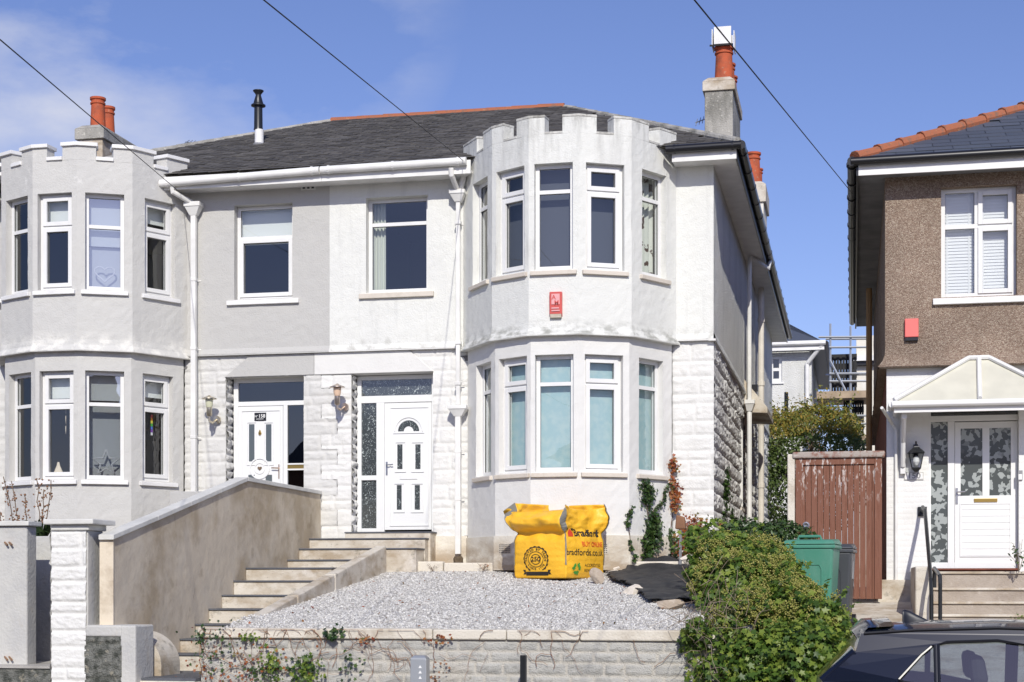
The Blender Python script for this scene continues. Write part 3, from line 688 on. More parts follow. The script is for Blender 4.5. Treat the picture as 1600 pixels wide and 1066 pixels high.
mb.fbox(FSl, a0_, a1_, -.3, .01, zsw[1], zsw[1]+.12); mb.build('window_surround', M['white_smooth'], hR, bevel=.01)
mb = MB(); Yb = Y0+9.6
mb.box(XL, XL+.2, Y0+.2, Yb, ZG, WT); mb.box(XL+.2, XP-.1, Yb-.2, Yb, ZG, WT); mb.build('rear_wall', M['grey_wall'], hL)
mb = MB(); mb.box(XP-.1, XC-4, Yb-.2, Yb, ZG-1, WT); mb.box(XC-4.2, XC-4, Yb, Y0+FS.L, ZG-1, WT); mb.box(XC-4, XC-.06, Y0+FS.L-.2, Y0+FS.L-.02, ZG-1, WT-.002)
mb.build('rear_wall', M['white_render'], hR)
# plinth of the white house
mb = MB(); zpl = FL.loc(1020, 838)[1]
lowR = offset_poly(bayR, -.055)
strip(mb, offset_poly(bayR, -.03), offset_poly(bayR, -.2), (0, .0), (4, 1.), ZG-.1, zc(fC, 880, 836)); mb.fbox(FL, bxR5-.05, FL.L, 0, .045, ZG-.1, ZG+.02)
a685 = FL.loc(672, 870)[0]
mb.fbox(FL, a685, bxR0+.06, 0, .055, ZG-.1, FL.loc(700, 838)[1])
mb.build('plinth', M['plinth'], hR)
mb = MB(); strip(mb, offset_poly(bayL, -.04), offset_poly(bayL, -.2), (0, .0), (4, 1.), ZG-.3, ZG+.05); mb.build('plinth', M['grey_wall'], hL)
# air bricks
for (u, v) in ((789, 857), (938, 857)):
    f = Fr(offset_poly(bayR, -.03)[1], offset_poly(bayR, -.03)[2]) if u < 820 else Fr(offset_poly(bayR, -.03)[3], offset_poly(bayR, -.03)[4])
    a, z = f.loc(u, v); mb = MB(); mb.fbox(f, a-.115, a+.115, -.02, .006, z-.075, z+.075); b = mb.build('air_brick', M['concrete_pale'], hR)
    hb = MB()
    for i in range(8):
        for j in range(5): hb.fbox(f, a-.1+i*.026, a-.1+i*.026+.014, .0045, .0075, z-.062+j*.026, z-.062+j*.026+.014)
    hb.build('air_brick_holes', M['felt'], b)
for (h, u, v) in ((hL, 482, 291), (hR, 546, 284)):
    a, z = FA.loc(u, v); mb = MB(); mb.fbox(FA, a-.115, a+.115, -.02, .008, z-.06, z+.06); b = mb.build('air_brick', M['white_render'], h)
    hb = MB(); [hb.fbox(FA, a-.09+i*.07, a-.05+i*.07, .0065, .0095, z-.04, z+.04) for i in range(3)]; hb.build('air_brick_holes', M['felt'], b)
# interiors (plain rooms behind the glass)
for h, x0, x1, bay in ((hR, XP+.1, XC-.3, bayR), (hL, XL+.3, XP-.12, bayL)):
    mb = MB(); inn = offset_poly(bay, -.24)
    for z in (.62, 3.28, EZ-.25):
        pts = [(x0, Y0+.3, z)]+[(p.x, min(p.y, Y0+.3), z) for p in inn]+[(x1, Y0+.3, z), (x1, Y0+4, z), (x0, Y0+4, z)]
        mb.prism(pts, (0, 0, .08))
    for z0, z1 in ((.70, 3.28), (3.36, EZ-.25)):
        mb.box(x0, x1, Y0+3.9, Y0+4, z0, z1); mb.box(x0, x0+.06, Y0+.3, Y0+3.9, z0, z1); mb.box(x1-.06, x1, Y0+.3, Y0+3.9, z0, z1)
        xm = (bay[0].x-.15) if h is hR else (bay[5].x+.15); mb.box(xm-.05, xm+.05, Y0+.25, Y0+3.9, z0, z1)
    mb.build('interior', M['room'], h)
# ---- flat windows
zt = FA.loc(620, 347)[1]
window(hR, FA, *uwR, zt, top_sash=False, rec=.14, mat='upvc', sill=(.10, .09, .05, 'sill_cream'))
window(hL, FA, *uwL, FA.loc(412, 369)[1], low_sash=True, rec=.13, sill=(.11, .085, .05, 'sill_white'))
# ---- doors
def pbox(mb, fr, u0, v0, u1, v1, o0, o1):
    a0 = fr.loc(u0, 0, o1)[0]; a1 = fr.loc(u1, 0, o1)[0]; um = (u0+u1)/2
    mb.fbox(fr, a0, a1, o0, o1, fr.loc(um, v1, o1)[1], fr.loc(um, v0, o1)[1])
def rim(mb, fr, u0, v0, u1, v1, o0, o1, w=.018):
    a0 = fr.loc(u0, 0, o1)[0]; a1 = fr.loc(u1, 0, o1)[0]; um = (u0+u1)/2; z0 = fr.loc(um, v1, o1)[1]; z1 = fr.loc(um, v0, o1)[1]
    mb.fbox(fr, a0, a0+w, o0, o1, z0, z1); mb.fbox(fr, a1-w, a1, o0, o1, z0, z1); mb.fbox(fr, a0+w, a1-w, o0, o1, z0, z0+w); mb.fbox(fr, a0+w, a1-w, o0, o1, z1-w, z1)
def grid_frame(mb, fr, us, vs, solid, o0, o1):
    """fills the cells of a pixel grid listed in solid"""
    A = [fr.loc(u, 0, o1)[0] for u in us]; Z = [fr.loc((us[0]+us[-1])/2, v, o1)[1] for v in vs]
    for (i0, i1, j0, j1) in solid: mb.fbox(fr, A[i0], A[i1], o0, o1, Z[j1], Z[j0])
O = -.20
mb = MB(); us = [558, 564.5, 588, 600.5, 674.5, 677.5]; vs_ = [586.5, 593, 618, 629, 742.5, 750, 825.5, 831]
grid_frame(mb, FL, us, vs_, [(0, 5, 0, 1), (0, 1, 1, 7), (4, 5, 1, 7), (1, 4, 2, 3), (2, 3, 3, 7), (1, 2, 4, 5), (1, 2, 6, 7)], O-.07, O)
w = mb.build('door_frame', M['door_white'], hR, bevel=.004)
for nm, q in (('fanlight', (564, 592.5, 675, 618.5)), ('side_light', (564, 628.5, 588.5, 743)), ('side_light', (564, 749.5, 588.5, 826))):
    mb = MB(); pbox(mb, FL, *q, O-.04, O-.03); mb.build(nm, M['glass_frost'], w)
mb = MB(); pbox(mb, FL, 601, 629.3, 674.2, 828, O-.055, O-.012); leaf = mb.build('door', M['door_white'], hR, bevel=.004)
ol = O-.012
mb = MB(); rim(mb, FL, 609, 636, 670, 822, ol-.001, ol+.012, .014)
for (u0, v0, u1, v1) in ((617, 690.5, 634, 738), (642.5, 690.5, 662, 738), (615, 755, 632, 801), (642, 755, 661.5, 801)): rim(mb, FL, u0, v0, u1, v1, ol-.001, ol+.014, .012)
ac, zc_ = FL.loc(638.5, 674, ol); R = .2
arch = lambda r, n=18: [(ac+r*math.cos(math.pi*k/n), zc_+r*math.sin(math.pi*k/n)) for k in range(n+1)]
def arch_band(mb, r0, r1, o0, o1, flip=1):
    A, B = arch(r0), arch(r1)
    for k in range(len(A)-1):
        mb.prism([FL.pt(A[k][0], o0, A[k][1]), FL.pt(A[k+1][0], o0, A[k+1][1]), FL.pt(B[k+1][0], o0, B[k+1][1]), FL.pt(B[k][0], o0, B[k][1])], FL.pt(0, o1-o0, 0)-FL.pt(0, 0, 0))
arch_band(mb, .205, .222, ol-.001, ol+.014); mb.fbox(FL, ac-.24, ac+.24, ol-.001, ol+.013, zc_-.032, zc_-.016)
mb.build('door_moulding', M['door_white'], leaf)
mb = MB(); arch_band(mb, .075, .165, ol-.001, ol+.004)
for (u0, v0, u1, v1) in ((620.8, 694.5, 628.8, 733), (649, 694.5, 657, 733), (620, 758, 627.5, 796.5), (648, 758, 656, 796.5)): pbox(mb, FL, u0, v0, u1, v1, ol-.001, ol+.004)
mb.build('door_pane', M['glass_frost'], leaf)
mb = MB(); pbox(mb, FL, 624.5, 742.5, 652, 749, ol, ol+.012); mb.build('letter_plate', M['door_white'], leaf, bevel=.003)
mb = MB(); a, z = FL.loc(604.5, 730, ol); mb.fbox(FL, a-.014, a+.014, ol, ol+.01, z-.12, z+.08); mb.tube([FL.pt(a, ol+.008, z+.03), FL.pt(a, ol+.05, z+.03), FL.pt(a+.11, ol+.05, z+.035)], .009, 8)
mb.build('door_handle', M['steel'], leaf)
# left house door
mb = MB(); us = [365, 372, 442.5, 449, 474.5, 477.5]; vs_ = [591, 597.5, 627, 634, 724.5, 727, 733, 735.5, 828, 832]
grid_frame(mb, FL, us, vs_, [(0, 5, 0, 1), (0, 1, 1, 9), (4, 5, 1, 9), (1, 4, 2, 3), (2, 3, 3, 9), (3, 4, 4, 5), (3, 4, 6, 7), (1, 4, 8, 9)], O-.07, O)
w = mb.build('door_frame', M['door_white'], hL, bevel=.004)
for nm, q in (('fanlight', (371.5, 597, 475, 627.5)), ('side_light', (448.5, 633.5, 475, 725)), ('side_light', (448.5, 735, 475, 828.5))):
    mb = MB(); pbox(mb, FL, *q, O-.04, O-.03); mb.build(nm, M['glass_dark'], w)
mb = MB(); pbox(mb, FL, 449, 727, 474.5, 733, O-.045, O-.006); mb.build('letter_plate', M['brass'], w)
mb = MB(); pbox(mb, FL, 372.2, 634.3, 442, 828, O-.055, O-.012); leaf = mb.build('door', M['door_white'], hL, bevel=.004)
mb = MB(); rim(mb, FL, 377, 641, 438, 822, ol-.001, ol+.012, .014)
rim(mb, FL, 385.5, 659.5, 401, 727, ol-.001, ol+.012, .012); rim(mb, FL, 412, 659.5, 427.5, 727, ol-.001, ol+.012, .012)
ac, zc_ = FL.loc(406, 732, ol); n = 24
for (r0, r1, oo) in ((.145, .165, .016), (.075, .088, .012)):
    for k in range(n):
        q0, q1 = 2*math.pi*k/n, 2*math.pi*(k+1)/n
        mb.prism([FL.pt(ac+r*math.cos(q), ol-.001, zc_+r*math.sin(q)) for r, q in ((r0, q0), (r1, q0), (r1, q1), (r0, q1))], FL.pt(0, oo, 0)-FL.pt(0, 0, 0))
mb.build('door_moulding', M['door_white'], leaf)
mb = MB()
for q in ((389, 663, 397.5, 721), (415.5, 663, 424, 721), (388, 742, 398, 800), (415, 742, 425, 800)): pbox(mb, FL, *q, ol-.001, ol+.004)
mb.build('door_pane', M['glass_dark'], leaf)
mb = MB(); hp = []
for k in range(20):
    q = 2*math.pi*k/20; hp.append(FL.pt(ac+.0022*16*math.sin(q)**3, ol, zc_+.0022*(13*math.cos(q)-5*math.cos(2*q)-2*math.cos(3*q)-math.cos(4*q))))
mb.prism(hp, FL.pt(0, .012, 0)-FL.pt(0, 0, 0)); mb.build('heart_plaque', M['twig'], leaf)
mb = MB(); a, z = FL.loc(406.5, 677, ol); mb.lathe(FL.pt(a, ol+.012, z), [(.01, -.03), (.022, -.015), (.026, 0), (.02, .015), (.006, .05)], 10); mb.build('door_knocker', M['brass'], leaf)
mb = MB(); a, z = FL.loc(436.5, 738, ol); mb.fbox(FL, a-.012, a+.012, ol, ol+.01, z-.1, z+.12); mb.tube([FL.pt(a, ol+.008, z+.06), FL.pt(a, ol+.05, z+.06), FL.pt(a-.11, ol+.05, z+.065)], .009, 8); mb.build('door_handle', M['copper'], leaf)
mb = MB(); pbox(mb, FL, 397.5, 645, 415.5, 657.5, ol, ol+.012); pq = mb.build('number_plaque', M['black_plastic'], leaf)
a, z = FL.loc(409.5, 650.5, ol); text_on(FL, '158', a, z, ol+.0125, .075, 'ink_white', pq, bold=.001)
a, z = FL.loc(401, 651, ol); text_on(FL, 'N\u00b0', a, z, ol+.0125, .05, 'ink_white', pq)
a, z = FL.loc(406.5, 655, ol); mb = MB(); mb.fbox(FL, a-.06, a+.06, ol+.012, ol+.0135, z-.003, z+.004); mb.build('plaque_line', M['ink_white'], pq)

# ---- roofs
def slate_plane(name, mat, parent, O_, U, Vd, umin, umax, vmax, inside, w=.24, c=.155, jit=.007):
    O_, U, Vd = Vector(O_), Vector(U).normalized(), Vector(Vd).normalized(); Nn = U.cross(Vd).normalized(); mb = MB(); j = 0; v = 0.
    r = random.Random(5)
    while v < vmax:
        off = (j % 2)*w/2+r.uniform(-.01, .01); u = umin-off
        while u < umax:
            if inside(u+w/2, v+c*.5):
                g = .004; t0 = .013+r.uniform(-.002, .005); t1 = .004; dv = r.uniform(-jit, jit) if r.random() > .03 else -.05
                a, b = max(u+g, umin), min(u+w-g, umax)
                if b-a > .03:
                    q = [O_+U*a+Vd*(v+dv)+Nn*t0, O_+U*b+Vd*(v+dv+r.uniform(-.003, .003))+Nn*t0, O_+U*b+Vd*(v+c*1.25)+Nn*t1, O_+U*a+Vd*(v+c*1.25)+Nn*t1]
                    lo = [O_+U*a+Vd*(v+dv)+Nn*(t0-.007), O_+U*b+Vd*(v+dv)+Nn*(t0-.007)]
                    mb.add(q+lo, [(0, 1, 2, 3), (4, 5, 1, 0)])
            u += w
        v += c; j += 1
    return mb.build(name, M[mat], parent)
YE = Y0-EO; XRe = Xat(882, Yr); XLe = Xat(519, Yr); XEr = XC+EO; XEl = XL-EO
sl = Vector((0, Yr-YE, ZR-EZ)); SLn = sl.length
def roof_house(h, xa, xb, ra, rb):               # eave from xa to xb, ridge from ra to rb
    mb = MB(); Yf = 2*Yr-YE; t = .05
    e0, e1, r0, r1 = Vector((xa, YE, EZ)), Vector((xb, YE, EZ)), Vector((ra, Yr, ZR)), Vector((rb, Yr, ZR)); f0, f1 = Vector((xa, Yf, EZ)), Vector((xb, Yf, EZ))
    mb.add([e0, e1, r1, r0, f0, f1], [(0, 1, 2, 3), (3, 2, 5, 4), (0, 3, 4), (1, 5, 2), (0, 4, 5, 1)])
    o = mb.build('roof', M['slate_old'], h)
    def ins(u, v):
        k = v/SLn; return xa+(ra-xa)*k+(.05 if ra != xa else -.13) < u < xb+(rb-xb)*k-(.05 if rb != xb else -.13)
    slate_plane('slates', 'slate_old', o, (0, YE-.03, EZ), (1, 0, 0), sl, min(xa, ra), max(xb, rb), SLn-.05, ins)
    return o
rR = roof_house(hR, XP, XEr, XP, XRe); rL = roof_house(hL, XEl, XP-.003, XLe, XP-.003)
def tiles_line(parent, p0, p1, mat, r=.11, n=None, seg=.42, name='ridge_tiles'):
    p0, p1 = Vector(p0), Vector(p1); L = (p1-p0).length; n = n or int(L/seg); mb = MB(); d = (p1-p0)/n
    for i in range(n):
        a = p0+d*(i-.02); b = p0+d*(i+1); mb.tube([a, b], [r*1.05+random.uniform(-.004, .004), r*.97], 10)
    return mb.build(name, M[mat], parent)
tiles_line(rR, (XP, Yr, ZR-.03), (XRe, Yr, ZR-.03), 'terracotta_old', .085); tiles_line(rL, (XLe, Yr, ZR-.03), (XP, Yr, ZR-.03), 'terracotta_old', .085)
tiles_line(rL, (XEl, YE, EZ), (XLe, Yr, ZR-.03), 'concrete_old', .07); tiles_line(rR, (XEr, YE, EZ+.02), (XRe, Yr, ZR-.03), 'concrete_old', .06)
# rear wing roof
mb = MB(); Yw0, Yw1 = 2*Yr-YE-.2, Y0+FS.L+.3; xm = XC-2.0
mb.add([(XC+EO, Yw0-4, EZ), (XC+EO, Yw1, EZ), (xm, Yw1-1.8, EZ+.9), (xm, Yw0-4, EZ+.9), (XC-4.4, Yw1, EZ), (XC-4.4, Yw0-4, EZ)], [(0, 1, 2, 3), (1, 4, 2), (2, 4, 5, 3), (0, 5, 4, 1)])
mb.build('roof', M['slate_old'], hR)
# soffit, fascia, gutters
mb = MB(); xg0 = bayL[5].x-.12; xg1 = bayR[0].x+.12
def eave(h, x0, x1, mf, mg):
    mb = MB(); mb.box(x0, x1, YE, Y0+.02, EZ-.20, EZ-.17); mb.build('soffit', M['sill_white'], h)
    mb = MB(); mb.box(x0, x1, YE-.02, YE+.005, EZ-.225, EZ-.03); mb.build('fascia', M[mf], h)
def gutter(h, x0, x1, y, z0, z1, mg, cap=True):
    mb = MB(); pts = [Vector((x0+(x1-x0)*i/6, y, z0+(z1-z0)*i/6)) for i in range(7)]; mb.tube(pts, .058, 12); g = mb.build('gutter', M[mg], h, smooth=False); autosmooth(g)
    n = int((x1-x0)/.95)
    for i in range(n+1):
        x = x0+.12+(x1-x0-.24)*i/max(n, 1); z = z0+(z1-z0)*(x-x0)/(x1-x0); mb = MB(); mb.tube([(x-.015, y, z), (x+.015, y, z)], .066, 12); mb.build('gutter_bracket', M[mg], g)
    return g
eave(hR, XP+.002, bayR[0].x+.2, 'pipe_white', 0); eave(hL, bayL[5].x-.25, XP-.002, 'pipe_white', 0)
eave(hR, bayR[5].x-.02, XEr-.01, 'pipe_white', 0); eave(hL, XEl, bayL[0].x+.1, 'pipe_white', 0)
gutter(hR, XP+.01, bayR[0].x+.15, YE-.075, EZ-.075, EZ-.06, 'pipe_white'); gutter(hL, bayL[5].x-.25, XP-.01, YE-.075, EZ-.14, EZ-.075, 'pipe_white')
gutter(hR, bayR[5].x-.10, XEr+.06, YE-.075, EZ-.06, EZ-.05, 'black_plastic'); gutter(hL, XEl, bayL[0].x+.1, YE-.075, EZ-.07, EZ-.06, 'pipe_white')
mb = MB(); ye = Y0+FS.L+.3; mb.box(XC-.02, XEr, Y0+.1, ye, EZ-.20, EZ-.17); mb.box(XC+.0, XEr-.03, YE+.03, Y0+.1, EZ-.203, EZ-.173); mb.build('soffit', M['sill_white'], hR)
mb = MB(); mb.box(XEr-.02, XEr+.004, YE, ye, EZ-.222, EZ-.03); mb.build('fascia', M['black_plastic'], hR)
mb = MB(); mb.tube([(XEr+.06, YE-.09, EZ-.05), (XEr+.06, ye-8, EZ-.06), (XEr+.06, ye, EZ-.08)], .062, 12); gs = mb.build('gutter', M['black_plastic'], hR); autosmooth(gs)
for i in range(int(ye-YE)): mb = MB(); mb.tube([(XEr+.06, YE+.3+i*1.0, EZ-.055), (XEr+.06, YE+.33+i*1.0, EZ-.055)], .07, 12); mb.build('gutter_bracket', M['black_plastic'], gs)
# downpipes with hoppers
def hopper(mb, fr, a, z, o=.1, w=.11, h=.17):
    mb.hexa([fr.pt(a-w*.45, o+.045, z-h), fr.pt(a+w*.45, o+.045, z-h), fr.pt(a+w*.45, o-.045, z-h), fr.pt(a-w*.45, o-.045, z-h),
             fr.pt(a-w, o+.09, z-h*.35), fr.pt(a+w, o+.09, z-h*.35), fr.pt(a+w, o-.07, z-h*.35), fr.pt(a-w, o-.07, z-h*.35)])
    mb.fbox(fr, a-w*1.08, a+w*1.08, o-.075, o+.1, z-h*.35, z)
def sqpipe(mb, fr, a, o, z0, z1, w=.032): mb.fbox(fr, a-w, a+w, o-w, o+w, z0, z1)
def joints(mb, fr, a, o, zs, w=.042, h=.05):
    for z in zs: mb.fbox(fr, a-w, a+w, o-w, o+w, z, z+h); mb.fbox(fr, a-w-.03, a+w+.03, .0, .012, z+.01, z+.03)
mb = MB(); a, z1 = FA.loc(717, 304, .1); z0 = FA.loc(714, 868, .1)[1]; zh = FA.loc(717, 298, .1)[1]; zh2 = FA.loc(717, 634, .1)[1]
ap, _ = FA.loc(716, 500, .1)
hopper(mb, FA, ap, zh); mb.fbox(FA, ap-.03, ap+.03, .07, .13, zh2+.01, zh-.16); hopper(mb, FA, ap, zh2, w=.13, h=.16); mb.fbox(FA, ap-.04, ap+.04, .06, .14, z0+.02, zh2-.15)
joints(mb, FA, ap, .1, [zh-.5, zh2+.9, zh2+.3, zh2-.7, zh2-1.4], .045)
gx = bayR[0].x-.06-XP
mb.tube([FA.pt(ap-.03, EO+.05, EZ-.14), FA.pt(ap-.03, EO+.03, EZ-.24), FA.pt(ap, .12, zh-.02)], .04, 8)
mb.tube([FA.pt(ap+.30, .12, zh+.42), FA.pt(ap+.12, .12, zh+.3), FA.pt(ap+.03, .11, zh-.01)], .045, 8)
dpR = mb.build('downpipe', M['pipe_white'], hR, bevel=.006)
mb = MB(); mb.lathe(FA.pt(ap, .1, ZG-.02), [(.07, 0), (.075, .1), (.06, .13)], 12); mb.build('drain_gully', M['earth'], dpR)
mb = MB(); ap, _ = FA.loc(303, 500, .1); zh = FA.loc(303, 317, .1)[1]; z0 = FA.loc(301, 800, .1)[1]
hopper(mb, FA, ap, zh, w=.12, h=.2); mb.fbox(FA, ap-.04, ap+.04, .06, .14, z0, zh-.18); joints(mb, FA, ap, .1, [zh-1.2, 3.55, 2.2, 1.2], .047)
mb.tube([FA.pt(ap-.22, EO+.05, EZ-.18), FA.pt(ap-.22, EO+.03, EZ-.26), FA.pt(ap, .12, zh-.02)], .042, 8)
mb.build('downpipe', M['pipe_white'], hL, bevel=.006)
# side pipes
mb = MB(); a1, z1 = FS.loc(1171, 630, .1); zt_ = FS.loc(1171, 412, .1)[1]; zb_ = FS.loc(1171, 845, .1)[1]
mb.tube([FS.pt(a1+1.0, EO+.06, EZ-.1), FS.pt(a1+.7, EO+.04, EZ-.32), FS.pt(a1, .12, zt_+.12), FS.pt(a1, .1, zt_-.05), FS.pt(a1, .1, z1)], .04, 8)
hopper(mb, FS, a1, z1+.05, w=.12, h=.2); mb.tube([FS.pt(a1, .1, z1-.1), FS.pt(a1, .1, -1.1)], .045, 8)
a2, _ = FS.loc(1187, 500, .1); mb.build('downpipe', M['pipe_white'], hR)
mb = MB(); mb.tube([FS.pt(a2, .13, -1.2), FS.pt(a2, .13, FS.loc(1187, 440, .13)[1])], .06, 10)
for v in (497, 598, 660, 760): z = FS.loc(1187, v, .13)[1]; mb.tube([FS.pt(a2, .13, z), FS.pt(a2, .13, z+.09)], .075, 10)
mb.build('soil_pipe', M['pipe_cream'], hR)
a3, z3 = FS.loc(1180, 618, .2); mb = MB()        # little lead hood over the side entrance
mb.add([FS.pt(a3, .0, z3+.3), FS.pt(a3+2.2, .0, z3+.3), FS.pt(a3, .42, z3-.22), FS.pt(a3+2.2, .42, z3-.22), FS.pt(a3, .0, z3-.30), FS.pt(a3+2.2, 0, z3-.30), FS.pt(a3, .42, z3-.32), FS.pt(a3+2.2, .42, z3-.32)],
       [(0, 2, 3, 1), (2, 6, 7, 3), (0, 4, 6, 2), (1, 3, 7, 5), (4, 5, 7, 6)]); mb.build('side_hood', M['concrete_pale'], hR)
a4, z4 = FS.loc(1176, 612, .1); mb = MB(); mb.fbox(FS, a4-.1, a4+.05, .0, .2, z4, z4+.12); mb.build('floodlight', M['black_plastic'], hR)

# ---- chimneys
def pot(parent, c, h, r0, r1, mat='terracotta', roll=True):
    mb = MB(); pr = [(r0, 0), (r0*.97, h*.1), (r1, h*.78)]
    pr += [(r1*1.14, h*.80), (r1*1.14, h*.84), (r1, h*.86), (r1*1.02, h*.9), (r1*1.2, h*.93), (r1*1.2, h*.99), (r1*.98, h), (r1*.8, h), (r1*.8, h*.9)] if roll else [(r1, h), (r1*.8, h), (r1*.8, h*.9)]
    mb.lathe(c, pr, 20); o = mb.build('chimney_pot', M[mat], parent); autosmooth(o); return o
def stack(h, x0, x1, y0, y1, zb, zt, caph, over, mats):
    mb = MB(); mb.box(x0, x1, y0, y1, zb, zt-caph); s = mb.build('chimney', M[mats[0]], h, bevel=.012)
    mb = MB(); mb.box(x0-over, x1+over, y0-over, y1+over, zt-caph+.001, zt-.05)
    mb.hexa([(x0-over, y0-over, zt-.049), (x1+over, y0-over, zt-.049), (x1+over, y1+over, zt-.049), (x0-over, y1+over, zt-.049), (x0+.05, y0+.05, zt+.03), (x1-.05, y0+.05, zt+.03), (x1-.05, y1-.05, zt+.03), (x0+.05, y1-.05, zt+.03)])
    mb.build('chimney_cap', M[mats[1]], s, bevel=.012); return s
yc = 26.2; x0, x1 = Xat(1101, yc), Xat(1145, yc); zt = P(1122, 122, yc).z
s = stack(hR, x0, x1, yc, yc+1.75, EZ-.1, zt, P(1122, 120, yc).z-P(1122, 140, yc).z, .035, ('concrete_old', 'concrete_pale'))
xm = (Xat(1117.5, yc+.35)+Xat(1145, yc+.35))/2
hp = P(1130, 74, yc+.35).z-zt
p = pot(s, (xm, yc+.35, zt), hp, .16, .135); pot(s, (xm+.0, yc+.95, zt), hp*.85, .15, .125); pot(s, (xm, yc+1.45, zt), hp*.75, .15, .125)
mb = MB(); zc0 = zt+hp-.02                          # white cowl of four plates in an H
mb.box(xm-.15, xm+.13, yc+.16, yc+.175, zc0+.02, zc0+.30); mb.box(xm-.15, xm+.13, yc+.56, yc+.575, zc0+.0, zc0+.28); mb.box(xm-.19, xm-.175, yc+.20, yc+.54, zc0, zc0+.28); mb.box(xm+.165, xm+.18, yc+.22, yc+.54, zc0-.05, zc0+.24)
mb.build('cowl', M['sill_white'], p)
mb = MB(); mb.box(xm-.13, xm+.11, yc+.20, yc+.53, zc0+.01, zc0+.27); mb.box(xm-.22, xm+.16, yc+.15, yc+.18, zc0-.012, zc0+.01); mb.build('cowl_core', M['felt'], p)
yc = 33.5; x0, x1 = Xat(1168, yc), Xat(1193, yc); zt = P(1180, 285, yc).z
s = stack(hR, x0, x1, yc, yc+1.3, EZ-.1, zt, .42, .05, ('plinth', 'concrete_pale')); hp = P(1177, 239, yc+.4).z-zt
pot(s, (Xat(1176.5, yc+.4), yc+.4, zt), hp, .17, .14); pot(s, (Xat(1182, yc+.9), yc+.9, zt), hp*.7, .13, .12)
yc = 27.6; x0, x1 = Xat(122, yc), Xat(160, yc); zt = P(140, 197, yc).z
s = stack(hL, x0, x1, yc, yc+1.9, EZ, zt, P(140, 194, yc).z-P(140, 215, yc).z, .05, ('concrete_pale', 'concrete_old'))
pot(s, (Xat(153, yc+.4), yc+.4, zt), P(153, 153, yc+.4).z-zt, .15, .125); pot(s, (Xat(172, yc+1.3), yc+1.2, zt), P(172, 167, yc+1.2).z-zt, .15, .12)
# flue
def on_roof(u, v):                               # meeting of a sight line with the front roof slope
    d = Vector((cs*((u-800)/FPX)-sn, sn*((u-800)/FPX)+cs, (HOR-v)/FPX)); k = (ZR-EZ)/(Yr-YE)
    t = (EZ-k*YE)/(d.z-k*d.y); return d*t
b = on_roof(405, 226); top = P(400, 142, b.y).z
mb = MB(); mb.tube([b-Vector((0, 0, .2)), b+Vector((0, 0, P(405, 203, b.y).z-b.z))], .075, 14); lo = mb.build('flue_collar', M['sill_white'], hL); autosmooth(lo)
mb = MB(); z1 = P(405, 203, b.y).z; mb.lathe((b.x-.015, b.y, z1), [(.078, 0), (.072, .04), (.068, top-z1-.27), (.12, top-z1-.26), (.12, top-z1-.24), (.085, top-z1-.22), (.045, top-z1-.08), (.05, top-z1-.06), (.09, top-z1-.01), (.09, top-z1), (.04, top-z1)], 18)
f = mb.build('flue_pipe', M['steel_black'], hL); autosmooth(f)
mb = MB(); mb.lathe((b.x, b.y-.02, b.z-.08), [(.14, 0), (.11, .05), (.085, .09)], 14); mb.build('flue_flashing', M['lead'], hL)
# aerials
def aerial(u0, v0, u1, v1, Y, n, label, ln=.16):
    p, q = P(u0, v0, Y), P(u1, v1, Y+.6); mb = MB(); mb.tube([p, q], .012, 5)
    for i in range(n): c = p.lerp(q, (i+.3)/n); mb.tube([c-Vector((0, .15, ln*.5)), c+Vector((0, .15, ln*.5))], .008, 4)
    o = mb.build('aerial', M['galv']); setp(o, label, 'aerial')
    return q
q = aerial(290, 222, 328, 226, 30, 8, 'small television aerial behind the grey house roof')
q2 = aerial(1087, 192, 1102, 186, 27.5, 3, 'small aerial fixed to the left side of the tall chimney', .2)

# ---- curtains and blinds (each stands behind its own window)
def bl_in(h, lvl, i, z0f, z1f, mat, label, name='blind', cat='blind', group=None, a0f=0., a1f=1., o=-.24, wave=0):
    fr, op = (upper_fr if lvl == 0 else lower_fr)[(h, i)]; w = op[1]-op[0]; hh = op[3]-op[2]
    return blind(fr, op[0]+w*a0f-.03*(a0f == 0), op[0]+w*a1f+.03*(a1f == 1), op[2]+hh*z0f, op[2]+hh*z1f, o, mat, label, name, cat, group, wave)
posn = ['leftmost', 'second from left', 'middle', 'fourth from left', 'rightmost']
for i in range(5):
    bl_in(hR, 1, i, -.02, 1.02, 'blind_blue', 'pale blue patterned blind filling the %s lower window of the white house bay' % posn[i], group='blue blinds of the lower bay', o=-.215)
bl_in(hR, 0, 4, -.02, 1.0, 'curtain_pat', 'long pale curtain with dark leaf pattern in the rightmost upper bay window', 'curtain', 'curtain', a0f=.42, a1f=1, wave=.02, o=-.27)
for i in (1, 2, 3): bl_in(hR, 0, i, -.02, 1.0, 'net_grey', 'dark grey voile behind the %s upper window of the white house bay' % posn[i], 'net_curtain', 'net curtain', group='dark voiles of the upper bay', o=-.30)
bl_in(hL, 0, 3, .48, 1.02, 'blind_white', 'white roller blind drawn halfway in the bright upper window of the grey bay'); bl_in(hL, 0, 3, -.02, .478, 'blind_grey', 'pale lower voile under the half-drawn blind in the bright upper bay window', 'net_curtain', 'net curtain', o=-.30)
bl_in(hL, 0, 2, .74, 1.02, 'blind_white', 'short white blind at the top of the grey bay window left of the bright one'); bl_in(hL, 0, 4, .78, 1.02, 'blind_white', 'short pale blind in the rightmost upper window of the grey bay')
bl_in(hL, 1, 2, .76, 1.02, 'blind_white', 'short blind above the hanging hearts in the lower grey bay'); bl_in(hL, 1, 3, .74, 1.02, 'blind_white', 'short white blind above the silver star in the lower grey bay')
